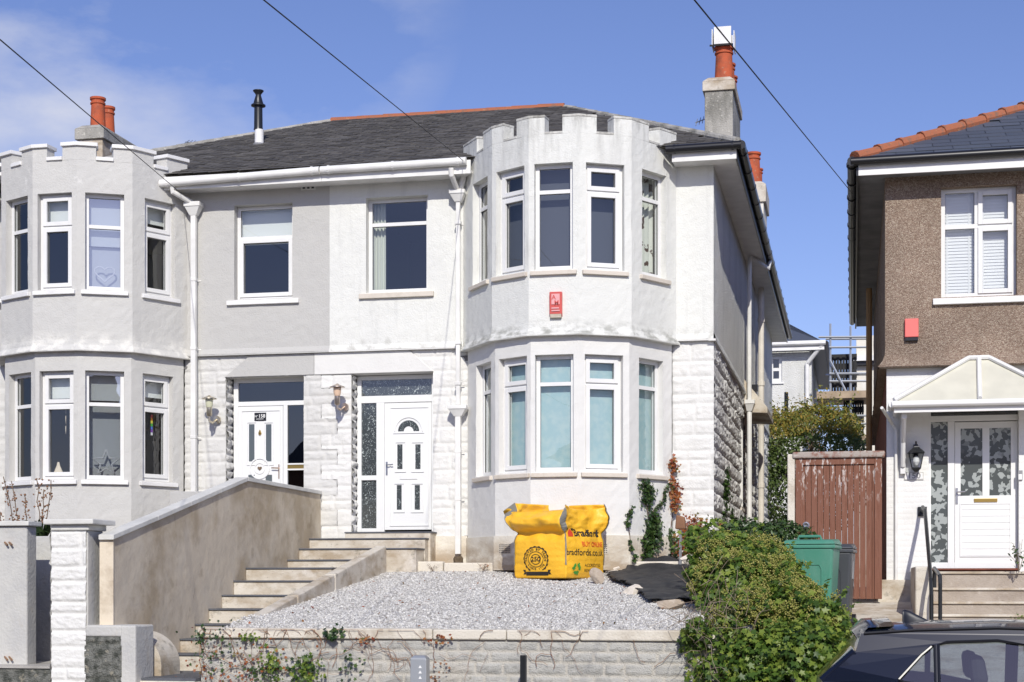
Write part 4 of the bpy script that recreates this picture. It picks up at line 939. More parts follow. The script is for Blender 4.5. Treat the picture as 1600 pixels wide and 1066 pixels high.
bl_in(hL, 1, 4, .80, 1.02, 'blind_white', 'short blind above the rainbow strip in the lower grey bay'); bl_in(hL, 1, 3, -.02, .738, 'blind_grey', 'grey voile behind the silver star in the lower grey bay', 'net_curtain', 'net curtain', o=-.34)
blind(FA, uwL[0]+.02, uwL[1]-.02, FA.loc(412, 377)[1], uwL[3]-.02, -.25, 'blind_white', 'white blind filling the top light of the single window over the left door')
blind(FA, uwR[0]+.03, uwR[0]+.22, uwR[2]+.04, uwR[3]-.03, -.30, 'curtain', 'cream curtain drawn to the left of the single window over the white door', 'curtain', 'curtain', wave=.02)
# ornaments in the lower grey bay
fr, op = lower_fr[(hL, 2)]; am = (op[0]+op[1])/2+.05
def heart(mb, fr, a, o, z, s, th=.012):
    hp = []
    for k in range(18):
        q = 2*math.pi*k/18; hp.append(fr.pt(a+s/16*math.sin(q)**3*8/8*1.0, o, z+s/16*(13*math.cos(q)-5*math.cos(2*q)-2*math.cos(3*q)-math.cos(4*q))*.8))
    mb.prism(hp, fr.pt(0, th, 0)-fr.pt(0, 0, 0))
t = empty('hanging_hearts', fr.pt(am, -.2, op[2]+1.0), 'three pale wooden hearts hanging on a string behind the lower grey bay window', 'ornament')
zt_ = zc(fB, 90, 640)
for k, (v, s) in enumerate(((643, .035), (655, .062), (671, .062))):
    mb = MB(); heart(mb, fr, am, -.2, fr.loc(96, v, -.2)[1], s*1.4); mb.build('heart', M['cream_render'], t)
mb = MB(); mb.tube([fr.pt(am, -.205, fr.loc(96, 676, -.2)[1]), fr.pt(am, -.205, fr.loc(96, 636, -.2)[1])], .003, 4); mb.build('string', M['twig'], t)
mb = MB(); a = op[0]+.2; z = op[2]+.05; mb.lathe(fr.pt(a, -.2, z), [(.07, 0), (.085, .04), (.05, .12), (.03, .16), (.015, .22)], 12, sy=.5); setp(mb.build('wooden_bird', M['cream_render']), 'small wooden figure on the sill under the hanging hearts', 'ornament')
fr, op = lower_fr[(hL, 3)]; am = (op[0]+op[1])/2+.02; z = op[2]+.26; mb = MB(); pts = []
for k in range(11): q = math.pi/2+k*math.pi/5; r = .20 if k % 2 == 0 else .085; pts.append(fr.pt(am+r*math.cos(q), -.2, z+r*math.sin(q)))
mb.tube(pts, .018, 6); setp(mb.build('star_ornament', M['sill_white']), 'silver wicker star standing in the lower grey bay window', 'ornament')
fr, op = lower_fr[(hL, 4)]; a, z = fr.loc(237, 648, -.19)
t = empty('rainbow_strip', fr.pt(a, -.19, z-.3), 'rainbow coloured strip hanging in the lower right window of the grey bay', 'ornament')
for k, c in enumerate([(.6, .02, .02), (.7, .25, .02), (.7, .6, .05), (.05, .4, .05), (.05, .15, .6), (.2, .05, .4), (.7, .7, .7)]):
    mb = MB(); mb.fbox(fr, a-.016, a+.016, -.195, -.185, z-.045*(k+1), z-.045*k-.003); mb.build('colour_square', plain('strip_colour', c, .6), t)
fr, op = upper_fr[(hL, 3)]; am = (op[0]+op[1])/2; mb = MB()
pts = []
for k in range(19): q = 2*math.pi*k/18; s = .15; pts.append(fr.pt(am+s*math.sin(q)**3, -.19, op[2]+.28+s/16*(13*math.cos(q)-5*math.cos(2*q)-2*math.cos(3*q)-math.cos(4*q))*.85))
mb.tube(pts, .012, 6); setp(mb.build('heart_ornament', M['sill_white']), 'white wire heart hanging in the bright upper window of the grey bay', 'ornament')

# ---- wall lamps, alarm boxes
def wall_lamp(u, v, um, vm, mat, glassc, label):
    am, zm = FL.loc(um, vm, .05); c = None; f = FL; o = .28
    a, z = f.loc(u, v, o)
    t = empty('wall_lamp', f.pt(am, .04, zm), label, 'wall lamp')
    mb = MB(); mb.tube([f.pt(am, .03, zm-.02), f.pt(am, .07, zm-.02)], .06, 12); mb.tube([f.pt(am, .06, zm-.02), f.pt((am+a)/2, o*.7, zm-.08), f.pt(a, o, zm-.06), f.pt(a, o, zm)], .016, 8); mb.build('bracket', M[mat], t)
    mb = MB(); mb.lathe(f.pt(a, o, z-.20), [(.03, 0), (.042, .02), (.042, .13), (.05, .135)], 14); autosmooth(mb.build('lamp_body', M[mat], t))
    mb = MB(); mb.lathe(f.pt(a, o, z-.065), [(.042, 0), (.055, .04), (.06, .12), (.05, .125)], 14); autosmooth(mb.build('lamp_glass', M[glassc], t))
    mb = MB(); mb.lathe(f.pt(a, o, z+.06), [(.115, 0), (.11, .012), (.03, .045), (.01, .06)], 18); autosmooth(mb.build('lamp_shade', M[mat], t))
M['lamp_glass_warm'] = plain('lamp_glass_warm', (.7, .5, .36), .2); M['lamp_glass_pale'] = plain('lamp_glass_pale', (.62, .62, .45), .2)
wall_lamp(527, 612, 538.5, 634, 'lamp_steel', 'lamp_glass_warm', 'copper coloured lamp on the quoins left of the white panelled door')
wall_lamp(327, 630, 339, 654, 'lamp_brass', 'lamp_glass_pale', 'brass lamp on the grey stone left of the door numbered 158')
f = Fr(bayR[2], bayR[3]); a0, a1 = f.loc(859.5, 475)[0], f.loc(879, 475)[0]; z0, z1 = f.loc(869, 496)[1], f.loc(869, 457)[1]
t = empty('alarm_box', f.pt((a0+a1)/2, 0, z0), 'weathered red alarm box with faded pink panel on the white bay', 'alarm box')
mb = MB(); mb.hexa([f.pt(a0, .05, z0+.04), f.pt(a1, .05, z0+.04), f.pt(a1, 0, z0), f.pt(a0, 0, z0), f.pt(a0, .06, z1), f.pt(a1, .06, z1), f.pt(a1, 0, z1), f.pt(a0, 0, z1)]); mb.build('case', M['red_box'], t, bevel=.008)
mb = MB(); mb.fbox(f, a0+.01, a1-.01, .0, .048, z0-.01, z0+.045); mb.build('base', M['concrete_pale'], t)
mb = MB(); mb.fbox(f, a0+.03, a1-.03, .05, .0625, z0+.17, z1-.03); mb.build('panel', M['pink'], t)
am = (a0+a1)/2; text_on(f, 'A', am-.025, z1-.08, .064, .085, 'red_box', t, bold=.002); text_on(f, 'M', am+.015, z1-.155, .064, .085, 'red_box', t, bold=.002)
mb = MB(); [mb.fbox(f, a0+.03, a1-.03-.01*k, .058, .0625, z0+.075+.035*k, z0+.093+.035*k) for k in range(2)]; mb.build('print_lines', M['pink'], t)

# ================================================================== FRONT GARDEN OF THE WHITE HOUSE
XW = Xat(384, 19.9); YW = 16.17
gz = lambda Y: -.44+(Y-16.4)*(.60/5.7)
def Gp(u, v):                                    # sight line meets the gravel bank
    d = Vector((cs*((u-800)/FPX)-sn, sn*((u-800)/FPX)+cs, (HOR-v)/FPX)); k = .60/5.7; c = -.44-16.4*k
    t = c/(d.z-k*d.y); return d*t
XR = Xat(518, 19.9)
t = empty('garden_steps', (XW+.5, 18, -1), 'flight of pale concrete steps with dark treads rising to the white front door', 'steps')
st = [(483, 841.4, None, 664), (467, 857, None, 650), (449, 874.5, None, 556), (384, 887, None, None), (365, 907, None, None), (346.5, 929.5, None, None), (326, 951, None, None), (305, 975, None, None), (281, 998, None, None), (262, 1021.5, None, None)]
def step(u, v, Y, x1, zb, name='step'):
    Z = P(u, v, Y).z; mb = MB(); mb.box(XW+.002, x1, Y, min(Y+2.0, Y0-.02), zb, Z-.022); s = mb.build(name, M['concrete_pale'], t, bevel=.008)
    mb = MB(); mb.box(XW+.003, x1+.01, Y-.018, min(Y+2.0, Y0-.02), Z-.021, Z); mb.build('tread', M['slate_tread'], s, bevel=.004); return Z
lastZ = None
for k, (u, v, _, ur) in enumerate(st):
    Y = Yat(u, XW); x1 = Xat(ur, Y) if ur else XR
    step(u, v, Y, x1, -1.4 if k > 2 else -.3)
Y = 22.6; Z = P(600, 831, Y).z; mb = MB(); mb.box(Xat(539, Y), Xat(672.5, Y), Y, Y0+.3, .2, Z-.02); s = mb.build('step', M['concrete_pale'], t, bevel=.008)
mb = MB(); mb.box(Xat(539, Y)-.005, Xat(672.5, Y)+.01, Y-.01, Y0+.3, Z-.019, Z); mb.build('tread', M['slate_tread'], s)
# block behind the left house's threshold
mb = MB(); mb.box(XP-2.3, XW-.02, 22.3, Y0+.1, -.2, FL.loc(400, 832)[1]-.01); setp(mb.build('door_step', M['concrete_pale']), 'pale doorstep in front of the door numbered 158', 'step')
mb = MB(); FXR = XR; pts = []
YY = [21.0, 16.9]; zt = [P(551, 873, Yat(551, XR)).z, P(392, 961, Yat(392, XR)).z]; ya, yb = Yat(551, XR), Yat(392, XR)
zl = lambda y: zt[0]+(zt[1]-zt[0])*(y-ya)/(yb-ya)
y1, y2 = 21.9, 16.4
for (p, q) in ((y1, 19.62), (19.58, 18.2), (18.17, y2)):
    mb.hexa([(XR+.0, q, zl(q)-.5), (XR+.15, q, zl(q)-.5), (XR+.15, p, zl(p)-.5), (XR, p, zl(p)-.5), (XR, q, zl(q)), (XR+.15, q, zl(q)), (XR+.15, p, zl(p)), (XR, p, zl(p))])
setp(mb.build('sloping_kerb', M['concrete_pale'], bevel=.015), 'sloping concrete kerb between the steps and the gravel', 'kerb')
# gravel bed: bank surface + loose stones
XG1 = Xat(1128, 20)
nx, ny = 70, 60; xs = np.linspace(XR+.1, XG1+.6, nx); ys = np.linspace(16.3, 22.3, ny); X_, Y_ = np.meshgrid(xs, ys, indexing='ij')
def gsurf(X, Y): return gz(Y)+.05*(fbm(X*.9, Y*.9, 2., 3)-.5)-.04*np.clip((16.8-Y)/.5, 0, 1)+.0
Zg = gsurf(X_, Y_); V = np.stack([X_, Y_, Zg], -1).reshape(-1, 3)
i, j = np.meshgrid(np.arange(nx-1), np.arange(ny-1), indexing='ij'); b = (i*ny+j).ravel(); F = np.stack([b, b+ny, b+ny+1, b+1], -1)
setp(finish(V, F, 'gravel_bed', M['gravel'], smooth=True), 'sloping bed of the front garden', 'gravel bed', kind='structure')
def pebbles(n, xf, yf, size, name='gravel_stones'):
    T = np.array([(1, 0, 0), (-.5, .87, 0), (-.5, -.87, 0), (.1, .1, .7), (0, 0, -.6)], float); TF = np.array([(0, 1, 3), (1, 2, 3), (2, 0, 3), (1, 0, 4), (2, 1, 4), (0, 2, 4)])
    x = xf; y = yf; s = size*(.5+1.1*rng.random(n)**2.2+.15*rng.random(n)); z = gsurf(x, y)+s*.12
    A = rng.normal(size=(n, 3, 3)); Q, _ = np.linalg.qr(A); P_ = (T[None]*rng.uniform(.6, 1.3, (n, 5, 1)))@Q
    P_ = P_*s[:, None, None]; P_[..., 2] *= .7; P_ += np.stack([x, y, z], -1)[:, None, :]
    Fs = (TF[None]+5*np.arange(n)[:, None, None]).reshape(-1, 3)
    return finish(P_.reshape(-1, 3), Fs, name, M['gravel'])
n = 80000
px = rng.uniform(XR-.02, XG1+.3, n); py = 16.32+(22.16-16.32)*rng.random(n)**1.15
edge = XR+.12-.35*np.clip((17.9-py)/1.4, 0, 1)*rng.random(n)
px = np.maximum(px, edge)
o = pebbles(n, px, py, .0175); setp(o, 'pale grey loose gravel covering the sloping garden', 'gravel', kind='stuff')
# terrace and its kerb under the bay
mb = MB(); x0 = Xat(588, 22.2); mb.box(x0, XC+.2, 22.24, Y0+.2, -.6, ZG-.01); setp(mb.build('terrace', M['plinth']), 'narrow paved strip along the foot of the white house', 'terrace', kind='structure')
mb = MB(); r = random.Random(2); x = x0
while x < XC+.1:
    w = r.uniform(.75, 1.05); zk = P(700, 878.5, 22.1).z+r.uniform(-.012, .012); mb.box(x, min(x+w-.012, XC+.15), 22.08, 22.24, -.5, zk); x += w
setp(mb.build('stone_kerb', M['coping_pale'], bevel=.02), 'row of pale kerb stones between gravel and white house', 'kerb')
# front retaining wall
x0, x1 = Xat(315, YW), Xat(1128, YW); zt = P(315, 981, YW-.03).z; zb_ = P(315, 996.5, YW-.03).z
fw = Fr((x0, YW), (x1, YW))
t = empty('garden_wall', ((x0+x1)/2, YW, GZ), 'grey rock-faced block retaining wall with pale coping below the gravel', 'wall')
rock_wall('blockwork', M['block_joint'], t, fw, 0, fw.L, GZ+.1, zb_, 31, res=.014, ch=(.135, .12, .135, .22, .12), lens=(.26, .56), depth=.02, joint=.016)
fe = Fr((x0, YW+1.9), (x0, YW)); rock_wall('blockwork', M['block_grey'], t, fe, 0, 1.9, GZ+.1, zb_, 33, res=.05)
mb = MB(); mb.box(x0+.003, x1, YW+.02, YW+.22, GZ+.1, zb_-.002); mb.build('backing', M['concrete_grey'], t)
mb = MB(); x = x0-.03; r = random.Random(4)
while x < x1:
    w = r.uniform(.7, 1.1); mb.box(x, min(x+w-.006, x1+.02), YW-.045+r.uniform(-.004, .004), YW+.26, zb_, zt+r.uniform(-.006, .006)); x += w
mb.build('coping', M['coping_pale'], t, bevel=.014)
# rendered wall left of the steps
fw2 = Fr((XW, Yat(177, XW)), (XW, Y0)); ya = Yat(177, XW); pr = [(177, 843), (385, 752), (513.5, 775)]
pts = [(Yat(u, XW), P(u, v, Yat(u, XW)).z) for u, v in pr]; pts[-1] = (Y0+.04, pts[-1][1])
t = empty('stair_wall', (XW-.1, 19, -1), 'brown damp-stained rendered wall with white coping left of the steps', 'wall')
V = []; nn = 60; nzv = 26; F = []
for i in range(nn+1):
    y = pts[0][0]+(pts[2][0]-pts[0][0])*i/nn; top = np.interp(y, [p[0] for p in pts], [p[1] for p in pts])
    for k in range(nzv+1): z = -1.5+(top+1.5)*k/nzv; V.append((XW+.012*(fbm(y*1.2, z*1.2, 4., 3)-.5), y, z))
for i in range(nn):
    for k in range(nzv): a = i*(nzv+1)+k; F.append((a, a+nzv+1, a+nzv+2, a+1))
finish(V, F, 'render_face', M['brown_render'], t, smooth=True)
mb = MB(); out_ = [(XW-.008, ya+.004, -1.5)]+[(XW-.008, p[0]+.004*(k == 0), p[1]) for k, p in enumerate(pts)]+[(XW-.008, Y0+.04, -1.5)]
mb.prism(out_, (-.11, 0, 0)); mb.build('core', M['wall_render_grey'], t)
mb = MB(); mb.box(XW-.155, XW+.006, ya-.012, ya+.002, -1.5, pts[0][1]); mb.build('end_face', M['cream_render'], t)
mb = MB(); ch = .055; r = [(ya-.05, pts[0][1]-.005)]+[((pts[0][0]*(1-k)+pts[1][0]*k), pts[0][1]*(1-k)+pts[1][1]*k) for k in (.28, .52, .76)]+[pts[1], (pts[2][0]-.02, pts[2][1])]
for (p, q) in zip(r[:-1], r[1:]):
    q = (q[0]-.006, q[1]); mb.hexa([(XW-.15, p[0], p[1]), (XW+.028, p[0], p[1]), (XW+.028, q[0], q[1]), (XW-.15, q[0], q[1]), (XW-.15, p[0], p[1]+ch), (XW+.028, p[0], p[1]+ch), (XW+.028, q[0], q[1]+ch), (XW-.15, q[0], q[1]+ch)])
mb.build('coping', M['coping_white'], t, bevel=.006)
# landing at the bottom
zp = P(250, 1060, 16.0).z; xr_ = x0-.01; mb = MB(); mb.box(Xat(190, 16.0), xr_, 16.0, 17.9, GZ, zp-.03); mb.box(Xat(190, 16.0), xr_, 15.65, 15.995, GZ, zp-.2); mb.box(Xat(190, 16.0), xr_, 15.3, 15.645, GZ, zp-.38); ld = mb.build('landing', M['coping_pale'], bevel=.01)
setp(ld, 'pale landing with dark slate top at the foot of the steps', 'landing')
mb = MB(); mb.box(Xat(190, 16.0), xr_, 16.03, 17.9, zp-.029, zp); mb.build('tread', M['slate_tread'], ld)
# pier, scroll, pillar, left walls
YP = 15.9
x0p, x1p = Xat(133, YP), Xat(191, YP); zt1, zb1 = P(160, 977, YP).z, P(160, 995, YP).z
t = empty('low_pier', ((x0p+x1p)/2, YP+.2, GZ), 'low pier of blackened lichen-covered stone with pale rendered top', 'pier')
fp = Fr((x0p, YP), (x1p, YP)); rock_wall('stone_face', M['dark_stone'], t, fp, 0, fp.L, GZ, zb1, 44, res=.015, ch=(.4, .36), lens=(1, 1.2), depth=.02)
mb = MB(); mb.box(x0p, x1p, YP-.01, YP+.45, zb1, zt1); mb.box(x1p-.02, x1p+.16, YP-.012, YP+.45, GZ, zt1-.001); mb.build('pier_render', M['wall_render_grey'], t, bevel=.02)
mb = MB(); xa, xb = Xat(205, 16.4), Xat(252, 16.4); zl_ = zp; zt2 = P(230, 987, 16.4).z; n = 14; pl = [(xa, 16.4, zl_)]
hh = zt2-zl_
for k in range(n+1): q = math.pi/2*(1-k/n); pl.append((xb-.42+.42*math.cos(q), 16.4, zl_+hh-.38+.38*math.sin(q)))
pl = [(xa, 16.4, zl_-.1), (xa, 16.4, zt2)]+pl[1:]+[(xb, 16.4, zl_-.1)]
mb.prism(pl[::-1], (0, .5, 0)); setp(mb.build('rounded_cheek', M['concrete_pale'], bevel=.02), 'round-topped concrete cheek beside the bottom step', 'wall')
x0q, x1q = Xat(81, YP), Xat(135, YP); ztq = P(110, 829, YP).z
t = empty('gate_pillar', ((x0q+x1q)/2, YP+.2, GZ), 'white painted rock-faced gate pillar with a flat weathered cap', 'pillar')
fq = Fr((x0q, YP), (x1q, YP)); rock_wall('stone_face', M['stone_white'], t, fq, 0, fq.L, GZ, ztq, 51, res=.014, ch=(.2, .13, .22, .16), lens=(.5, .8), depth=.022)
fq2 = Fr((x1q, YP+.0), (x1q, YP+.37)); mb = MB(); mb.box(x0q+.02, x1q+.012, YP+.012, YP+.37, GZ, ztq); mb.build('pillar_core', M['wall_render_grey'], t, bevel=.01)
fl_ = Fr((x0q, YP+.37), (x0q, YP)); rock_wall('stone_face', M['stone_white'], t, fl_, 0, .37, GZ, ztq, 52, res=.03, ch=(.2, .13, .22, .16), lens=(.5, .8), depth=.03)
mb = MB(); mb.box(x0q-.0, x1q+.04, YP-.03, YP+.4, ztq, P(110, 820, YP).z); mb.box(x0q-.06, x1q+.12, YP-.09, YP+.46, P(110, 820, YP).z+.001, P(110, 811.5, YP).z); mb.build('pillar_cap', M['coping_white'], t, bevel=.012)
YA = 16.1; xa1 = Xat(42, YA); zta = P(20, 822, YA).z
t = empty('boundary_wall', (xa1-1.5, YA, GZ), 'smooth grey rendered boundary wall with thin coping at the left edge', 'wall')
mb = MB(); mb.box(xa1-3.5, xa1, YA, YA+.22, GZ, zta); mb.build('wall_body', M['wall_render_grey'], t, bevel=.02)
mb = MB(); mb.box(xa1-3.5, xa1+.04, YA-.04, YA+.26, zta+.001, P(20, 814.5, YA).z); mb.build('coping', M['coping_white'], t, bevel=.008)
for z in (P(12, 849, YA).z, P(12, 1028, YA).z):
    mb = MB()
    for u in (10, 17): x = Xat(u, YA); mb.tube([(x-.02, YA-.0, z+.01), (x+.04, YA-.05, z-.02)], .012, 6)
    mb.build('hinge_pin', M['copper'], t)
YB = 16.95; mb = MB(); mb.box(xa1-.6, XW-.16, YB, YB+.2, GZ, P(60, 838, YB).z); setp(mb.build('boundary_wall', M['wall_render_grey'], bevel=.01), 'lower grey wall set back between boundary wall and white pillar', 'wall')
mb = MB(); zq = P(30, 1040, 15.9).z; mb.box(Xat(-60, 15.9), Xat(79, 15.9), 15.9, 16.94, GZ, zq-.03); mb2_ = mb.build('entrance_step', M['dark_stone'], bevel=.01); setp(mb2_, 'mossy stone step at the bottom left corner', 'step')
mb = MB(); mb.box(Xat(-60, 15.9), Xat(79, 15.9)-.002, 15.88, 16.94, zq-.029, zq); mb.build('tread', M['concrete_grey'], mb2_)
mb = MB(); mb.box(XL-3, XW-.25, 17.16, Y0+.1, GZ, .42); setp(mb.build('raised_garden', M['earth']), 'raised soil garden in front of the grey house', 'garden bed', kind='structure')
yb0 = 20.6; mb = MB(); mb.box(Xat(265, yb0), XW-.26, yb0, yb0+.2, .3, P(290, 768, yb0).z); mb.box(Xat(265, yb0), Xat(265, yb0)+.2, yb0+.2, Y0-.3, .3, P(290, 768, yb0).z-.002)
setp(mb.build('low_wall', M['grey_wall'], bevel=.008), 'short low grey wall end behind the brown stair wall', 'wall')

# posts at the bottom of the frame
YQ = 15.75; mb = MB(); x0_, x1_ = Xat(641, YQ), Xat(666, YQ); zz = P(650, 1026, YQ).z
mb.box(x0_, x1_, YQ, YQ+.14, GZ, zz-.02); mb.hexa([(x0_, YQ, zz-.019), (x1_, YQ, zz-.019), (x1_, YQ+.14, zz-.019), (x0_, YQ+.14, zz-.019), (x0_+.03, YQ+.03, zz+.01), (x1_-.03, YQ+.03, zz+.01), (x1_-.03, YQ+.11, zz+.01), (x0_+.03, YQ+.11, zz+.01)])
o = mb.build('marker_post', M['galv'], bevel=.006); setp(o, 'grey marker post with small white arrows at the garden wall', 'post')
fm = Fr((x0_, YQ), (x1_, YQ)); mb = MB(); c = fm.L*.62
for k in range(3): z = P(650, 1044, YQ).z-k*.055; mb.prism([fm.pt(c-.018, .001, z), fm.pt(c+.018, .001, z), fm.pt(c, .001, z+.03)], (0, -.002, 0))
mb.build('arrow_mark', M['ink_white'], o)
mb = MB(); x = Xat(817, YQ); mb.box(x-.03, x+.03, YQ, YQ+.06, GZ, P(817, 1024, YQ).z); mb.box(x-.005, x+.005, YQ-.015, YQ, GZ, P(817, 1024, YQ).z-.002); setp(mb.build('channel_post', M['steel_black'], bevel=.004), 'thin dark grey channel post in front of the garden wall', 'post')

# ---- yellow bulk bag
Fc = Gp(884, 909.5); 
side = .86
def solve_dir(u_t, sgn):
    best = None
    for k in range(900):
        q = k*.1*math.pi/180; d = Vector((sgn*math.cos(q), math.sin(q))); w = Vector((Fc.x, Fc.y))+d*side
        u = 800+FPX*(w.x*cs+w.y*sn)/dep(w.x, w.y)
        if best is None or abs(u-u_t) < best[0]: best = (abs(u-u_t), q)
    return best[1]
qL = solve_dir(804, -1); dL_ = Vector((-math.cos(qL), math.sin(qL))); dR_ = Vector((dL_.y, -dL_.x)); dR_ = dR_ if dR_.y > 0 else -dR_
Bc = Vector((Fc.x, Fc.y))+(dL_+dR_)*side/2; zbag = float(gsurf(np.array(Bc.x), np.array(Bc.y)))
bt = empty('bulk_bag', (Bc.x, Bc.y, zbag), 'yellow woven builders bulk bag with folded open top on the gravel', 'bulk bag')
# local frame: ex along dR_, ey along -dL_ ; corner F = (-1,+1)? use corners list
hs = side/2; cr_ = [-(dL_+dR_)*hs, (dR_-dL_)*hs, (dL_+dR_)*hs, (dL_-dR_)*hs]     # F, R, B, L
def bagS(s, z):
    """s in 0..4 round the bag from the front corner over the right face; z height 0..~1"""
    s = s % 4; k = int(s); t = s-k; a, b = cr_[k], cr_[(k+1) % 4]
    tt = .5-.5*math.cos(math.pi*t); tt = t*.6+tt*.4
    p = a.lerp(b, tt); nrm = (b-a).normalized(); nrm = Vector((nrm.y, -nrm.x)); 
    if nrm.dot(a+b) < 0: nrm = -nrm
    m = math.sin(math.pi*t); H0 = .62
    body = .045*m*math.sin(math.pi*min(z/H0, 1))
    p = p*(1-.03*(z < .06)*(1-z/.06)) if z < .06 else p
    zz = z
    neck = math.exp(-((z-.60)/.07)**2)
    p = p*(1-.05*neck)
    if z > H0:
        q = (z-H0)/(1-H0)
        if k == 3: body += .15*math.sin(math.pi*min(1, q*1.1))*(.6+.4*m); p = p+Vector((dL_.x, dL_.y))*.24*q*(1-t)
        elif k == 0: body += -.05*q*m; 
        if k == 0 and t > .75: body += .13*math.sin(math.pi*q)*(t-.75)/.25
        if k == 1 and t < .3: body += .16*math.sin(math.pi*q)*(1-t/.3)
        p = p*(1-.05*q); zz = z-.06*q*(k == 3)*(1+.3*m)+.04*q*(k in (1,))-.05*q*(k == 0)*m+.05*q*(k == 2)
    up = min(1, max(0, (z-.42)/.2)); w = .018*(float(fbm(s*2.2, z*26, 1.3, 3))-.5)+.05*(float(fbm(s*4, z*7, 8.1, 2))-.5)*(.35+1.0*up)+.07*up*(abs(float(fbm(s*3.1+z*3, z*6-s*2, 3.1, 3))-.5)*2-.3)
    p = p+nrm*(body+w)
    return Vector((p.x, p.y, zz))
V = []; F = []; NS, NZ = 132, 46
for j in range(NZ+1):
    for i_ in range(NS): V.append(bagS(i_*4/NS, j/NZ*.97)+Vector((0, 0, -.01)))
for j in range(NZ):
    for i_ in range(NS): a = j*NS+i_; b = j*NS+(i_+1) % NS; F.append((a, b, b+NS, a+NS))
M['bag'] = plain('bag', (.90, .49, .03), .45, bump=.5, bscale=16, var=.05)
M['webbing'] = plain('webbing', (.23, .22, .19), .8, bump=.4, bscale=200)
o = finish(V, F, 'bag_body', M['bag'], bt, smooth=True, local=True); mo = o.modifiers.new('t', 'SOLIDIFY'); mo.thickness = .006
mb = MB(); mb.poly([bagS(i_*4/40, .60)*.97+Vector((0, 0, .03)) for i_ in range(40)]); mb.build('gravel_fill', M['gravel'], bt, local=True)
for s in (0., 1., 2., 3.):
    mb = MB(); n = 24
    for k in range(n):
        z0_, z1_ = .18+.80*k/n, .18+.80*(k+1)/n
        a, b, c, d = bagS((s-.022) % 4, z0_), bagS((s+.022) % 4, z0_), bagS((s+.022) % 4, z1_), bagS((s-.022) % 4, z1_)
        off = lambda p: Vector((p.x*1.014, p.y*1.014, p.z-.01)); mb.add([off(a), off(b), off(c), off(d)], [(0, 1, 2, 3)])
    o = mb.build('webbing_loop', M['webbing'], bt, local=True); mo = o.modifiers.new('t', 'SOLIDIFY'); mo.thickness = .008; mo.offset = 1
def bag_map(V, F, s_of, name, mat):
    out = []
    for (x, y) in V: s, z = s_of(x, y); p = bagS(s, z); out.append((p.x*1.012, p.y*1.012, p.z-.01))
    return finish(out, F, name, M[mat], bt, local=True)
def bag_text(s, t_, z, size, mat, bold=0, name='lettering', face=0, sx=1.):
    V, F = text_mesh(s, size, 0, bold, 'LEFT'); V2 = [(x, y) for x, y, w in V]
    return bag_map(V2, F, lambda x, y: ((face+t_+x*sx/side) if face == 0 else (4-(1-t_)+x/side), z+y), name, mat)
bag_text('Bradfords', .27, .605, .135, 'ink_black', .004)
bag_text('BUY ONLINE', .40, .455, .095, 'ink_red', .001, sx=.8)
bag_text('bradfords.co.uk', .03, .345, .12, 'ink_black', .001)
bag_text('ACCREDITED', .44, .175, .055, 'ink_black'); bag_text('RENEWABLE', .44, .105, .055, 'ink_black')
# house mark on the right face
def polys_map(polys, s_of, name, mat):
    V = []; F = []
    for pl in polys: b = len(V); V += pl; F.append(tuple(range(b, b+len(pl))))
    return bag_map(V, F, s_of, name, mat)
sR = lambda x, y: (x/side, y)
polys_map([[(.10, .555), (.215, .555), (.215, .61), (.158, .665), (.10, .61)]], sR, 'house_mark', 'ink_red')
polys_map([[(.085, .625), (.10, .64), (.125, .67), (.085, .67)], [(.19, .67), (.215, .64), (.23, .625), (.23, .67)]], sR, 'house_mark_frame', 'ink_black')
ring = []; c0 = (.235, .13)
for k in range(3):
    q0 = math.pi/2+k*2*math.pi/3+.18
    for j in range(6):
        a, b = q0+j*.29, q0+(j+1)*.29; r0, r1 = .035, .075; 
        if j >= 4: r0, r1 = (.02, .092) if j == 4 else (.04, .07)
        ring.append([(c0[0]+r0*math.cos(a), c0[1]+r0*math.sin(a)), (c0[0]+r1*math.cos(a), c0[1]+r1*math.sin(a)), (c0[0]+r1*math.cos(b), c0[1]+r1*math.sin(b)), (c0[0]+r0*math.cos(b), c0[1]+r0*math.sin(b))])
polys_map(ring, sR, 'recycling_mark', 'ink_green')
sL = lambda x, y: (3+x/side, y)
cx0, cz0 = .40, .255; em = []
for (r0, r1) in ((.158, .170), (.098, .106), (.062, .070)):
    for k in range(36):
        a, b = 2*math.pi*k/36, 2*math.pi*(k+1)/36
        if r1 > .15 and math.sin((a+b)/2) < -.82: continue
        sc = 1+(.05 if (k % 2 and r1 > .15) else 0)
        em.append([(cx0+r0*math.cos(a), cz0+r0*math.sin(a)), (cx0+r1*sc*math.cos(a), cz0+r1*sc*math.sin(a)), (cx0+r1*sc*math.cos(b), cz0+r1*sc*math.sin(b)), (cx0+r0*math.cos(b), cz0+r0*math.sin(b))])
em.append([(cx0-.155, cz0-.215), (cx0+.155, cz0-.215), (cx0+.155, cz0-.165), (cx0-.155, cz0-.165)]); em.append([(cx0-.2, cz0-.20), (cx0-.157, cz0-.20), (cx0-.157, cz0-.14), (cx0-.2, cz0-.14), (cx0-.18, cz0-.17)]); em.append([(cx0+.157, cz0-.20), (cx0+.2, cz0-.20), (cx0+.18, cz0-.17), (cx0+.2, cz0-.14), (cx0+.157, cz0-.14)])
polys_map(em, sL, 'emblem', 'ink_black')
V, F = text_mesh('250', .085, 0, .002); bag_map([(x, y) for x, y, w in V], F, lambda x, y: sL(cx0+x, cz0+y), 'lettering', 'ink_black')
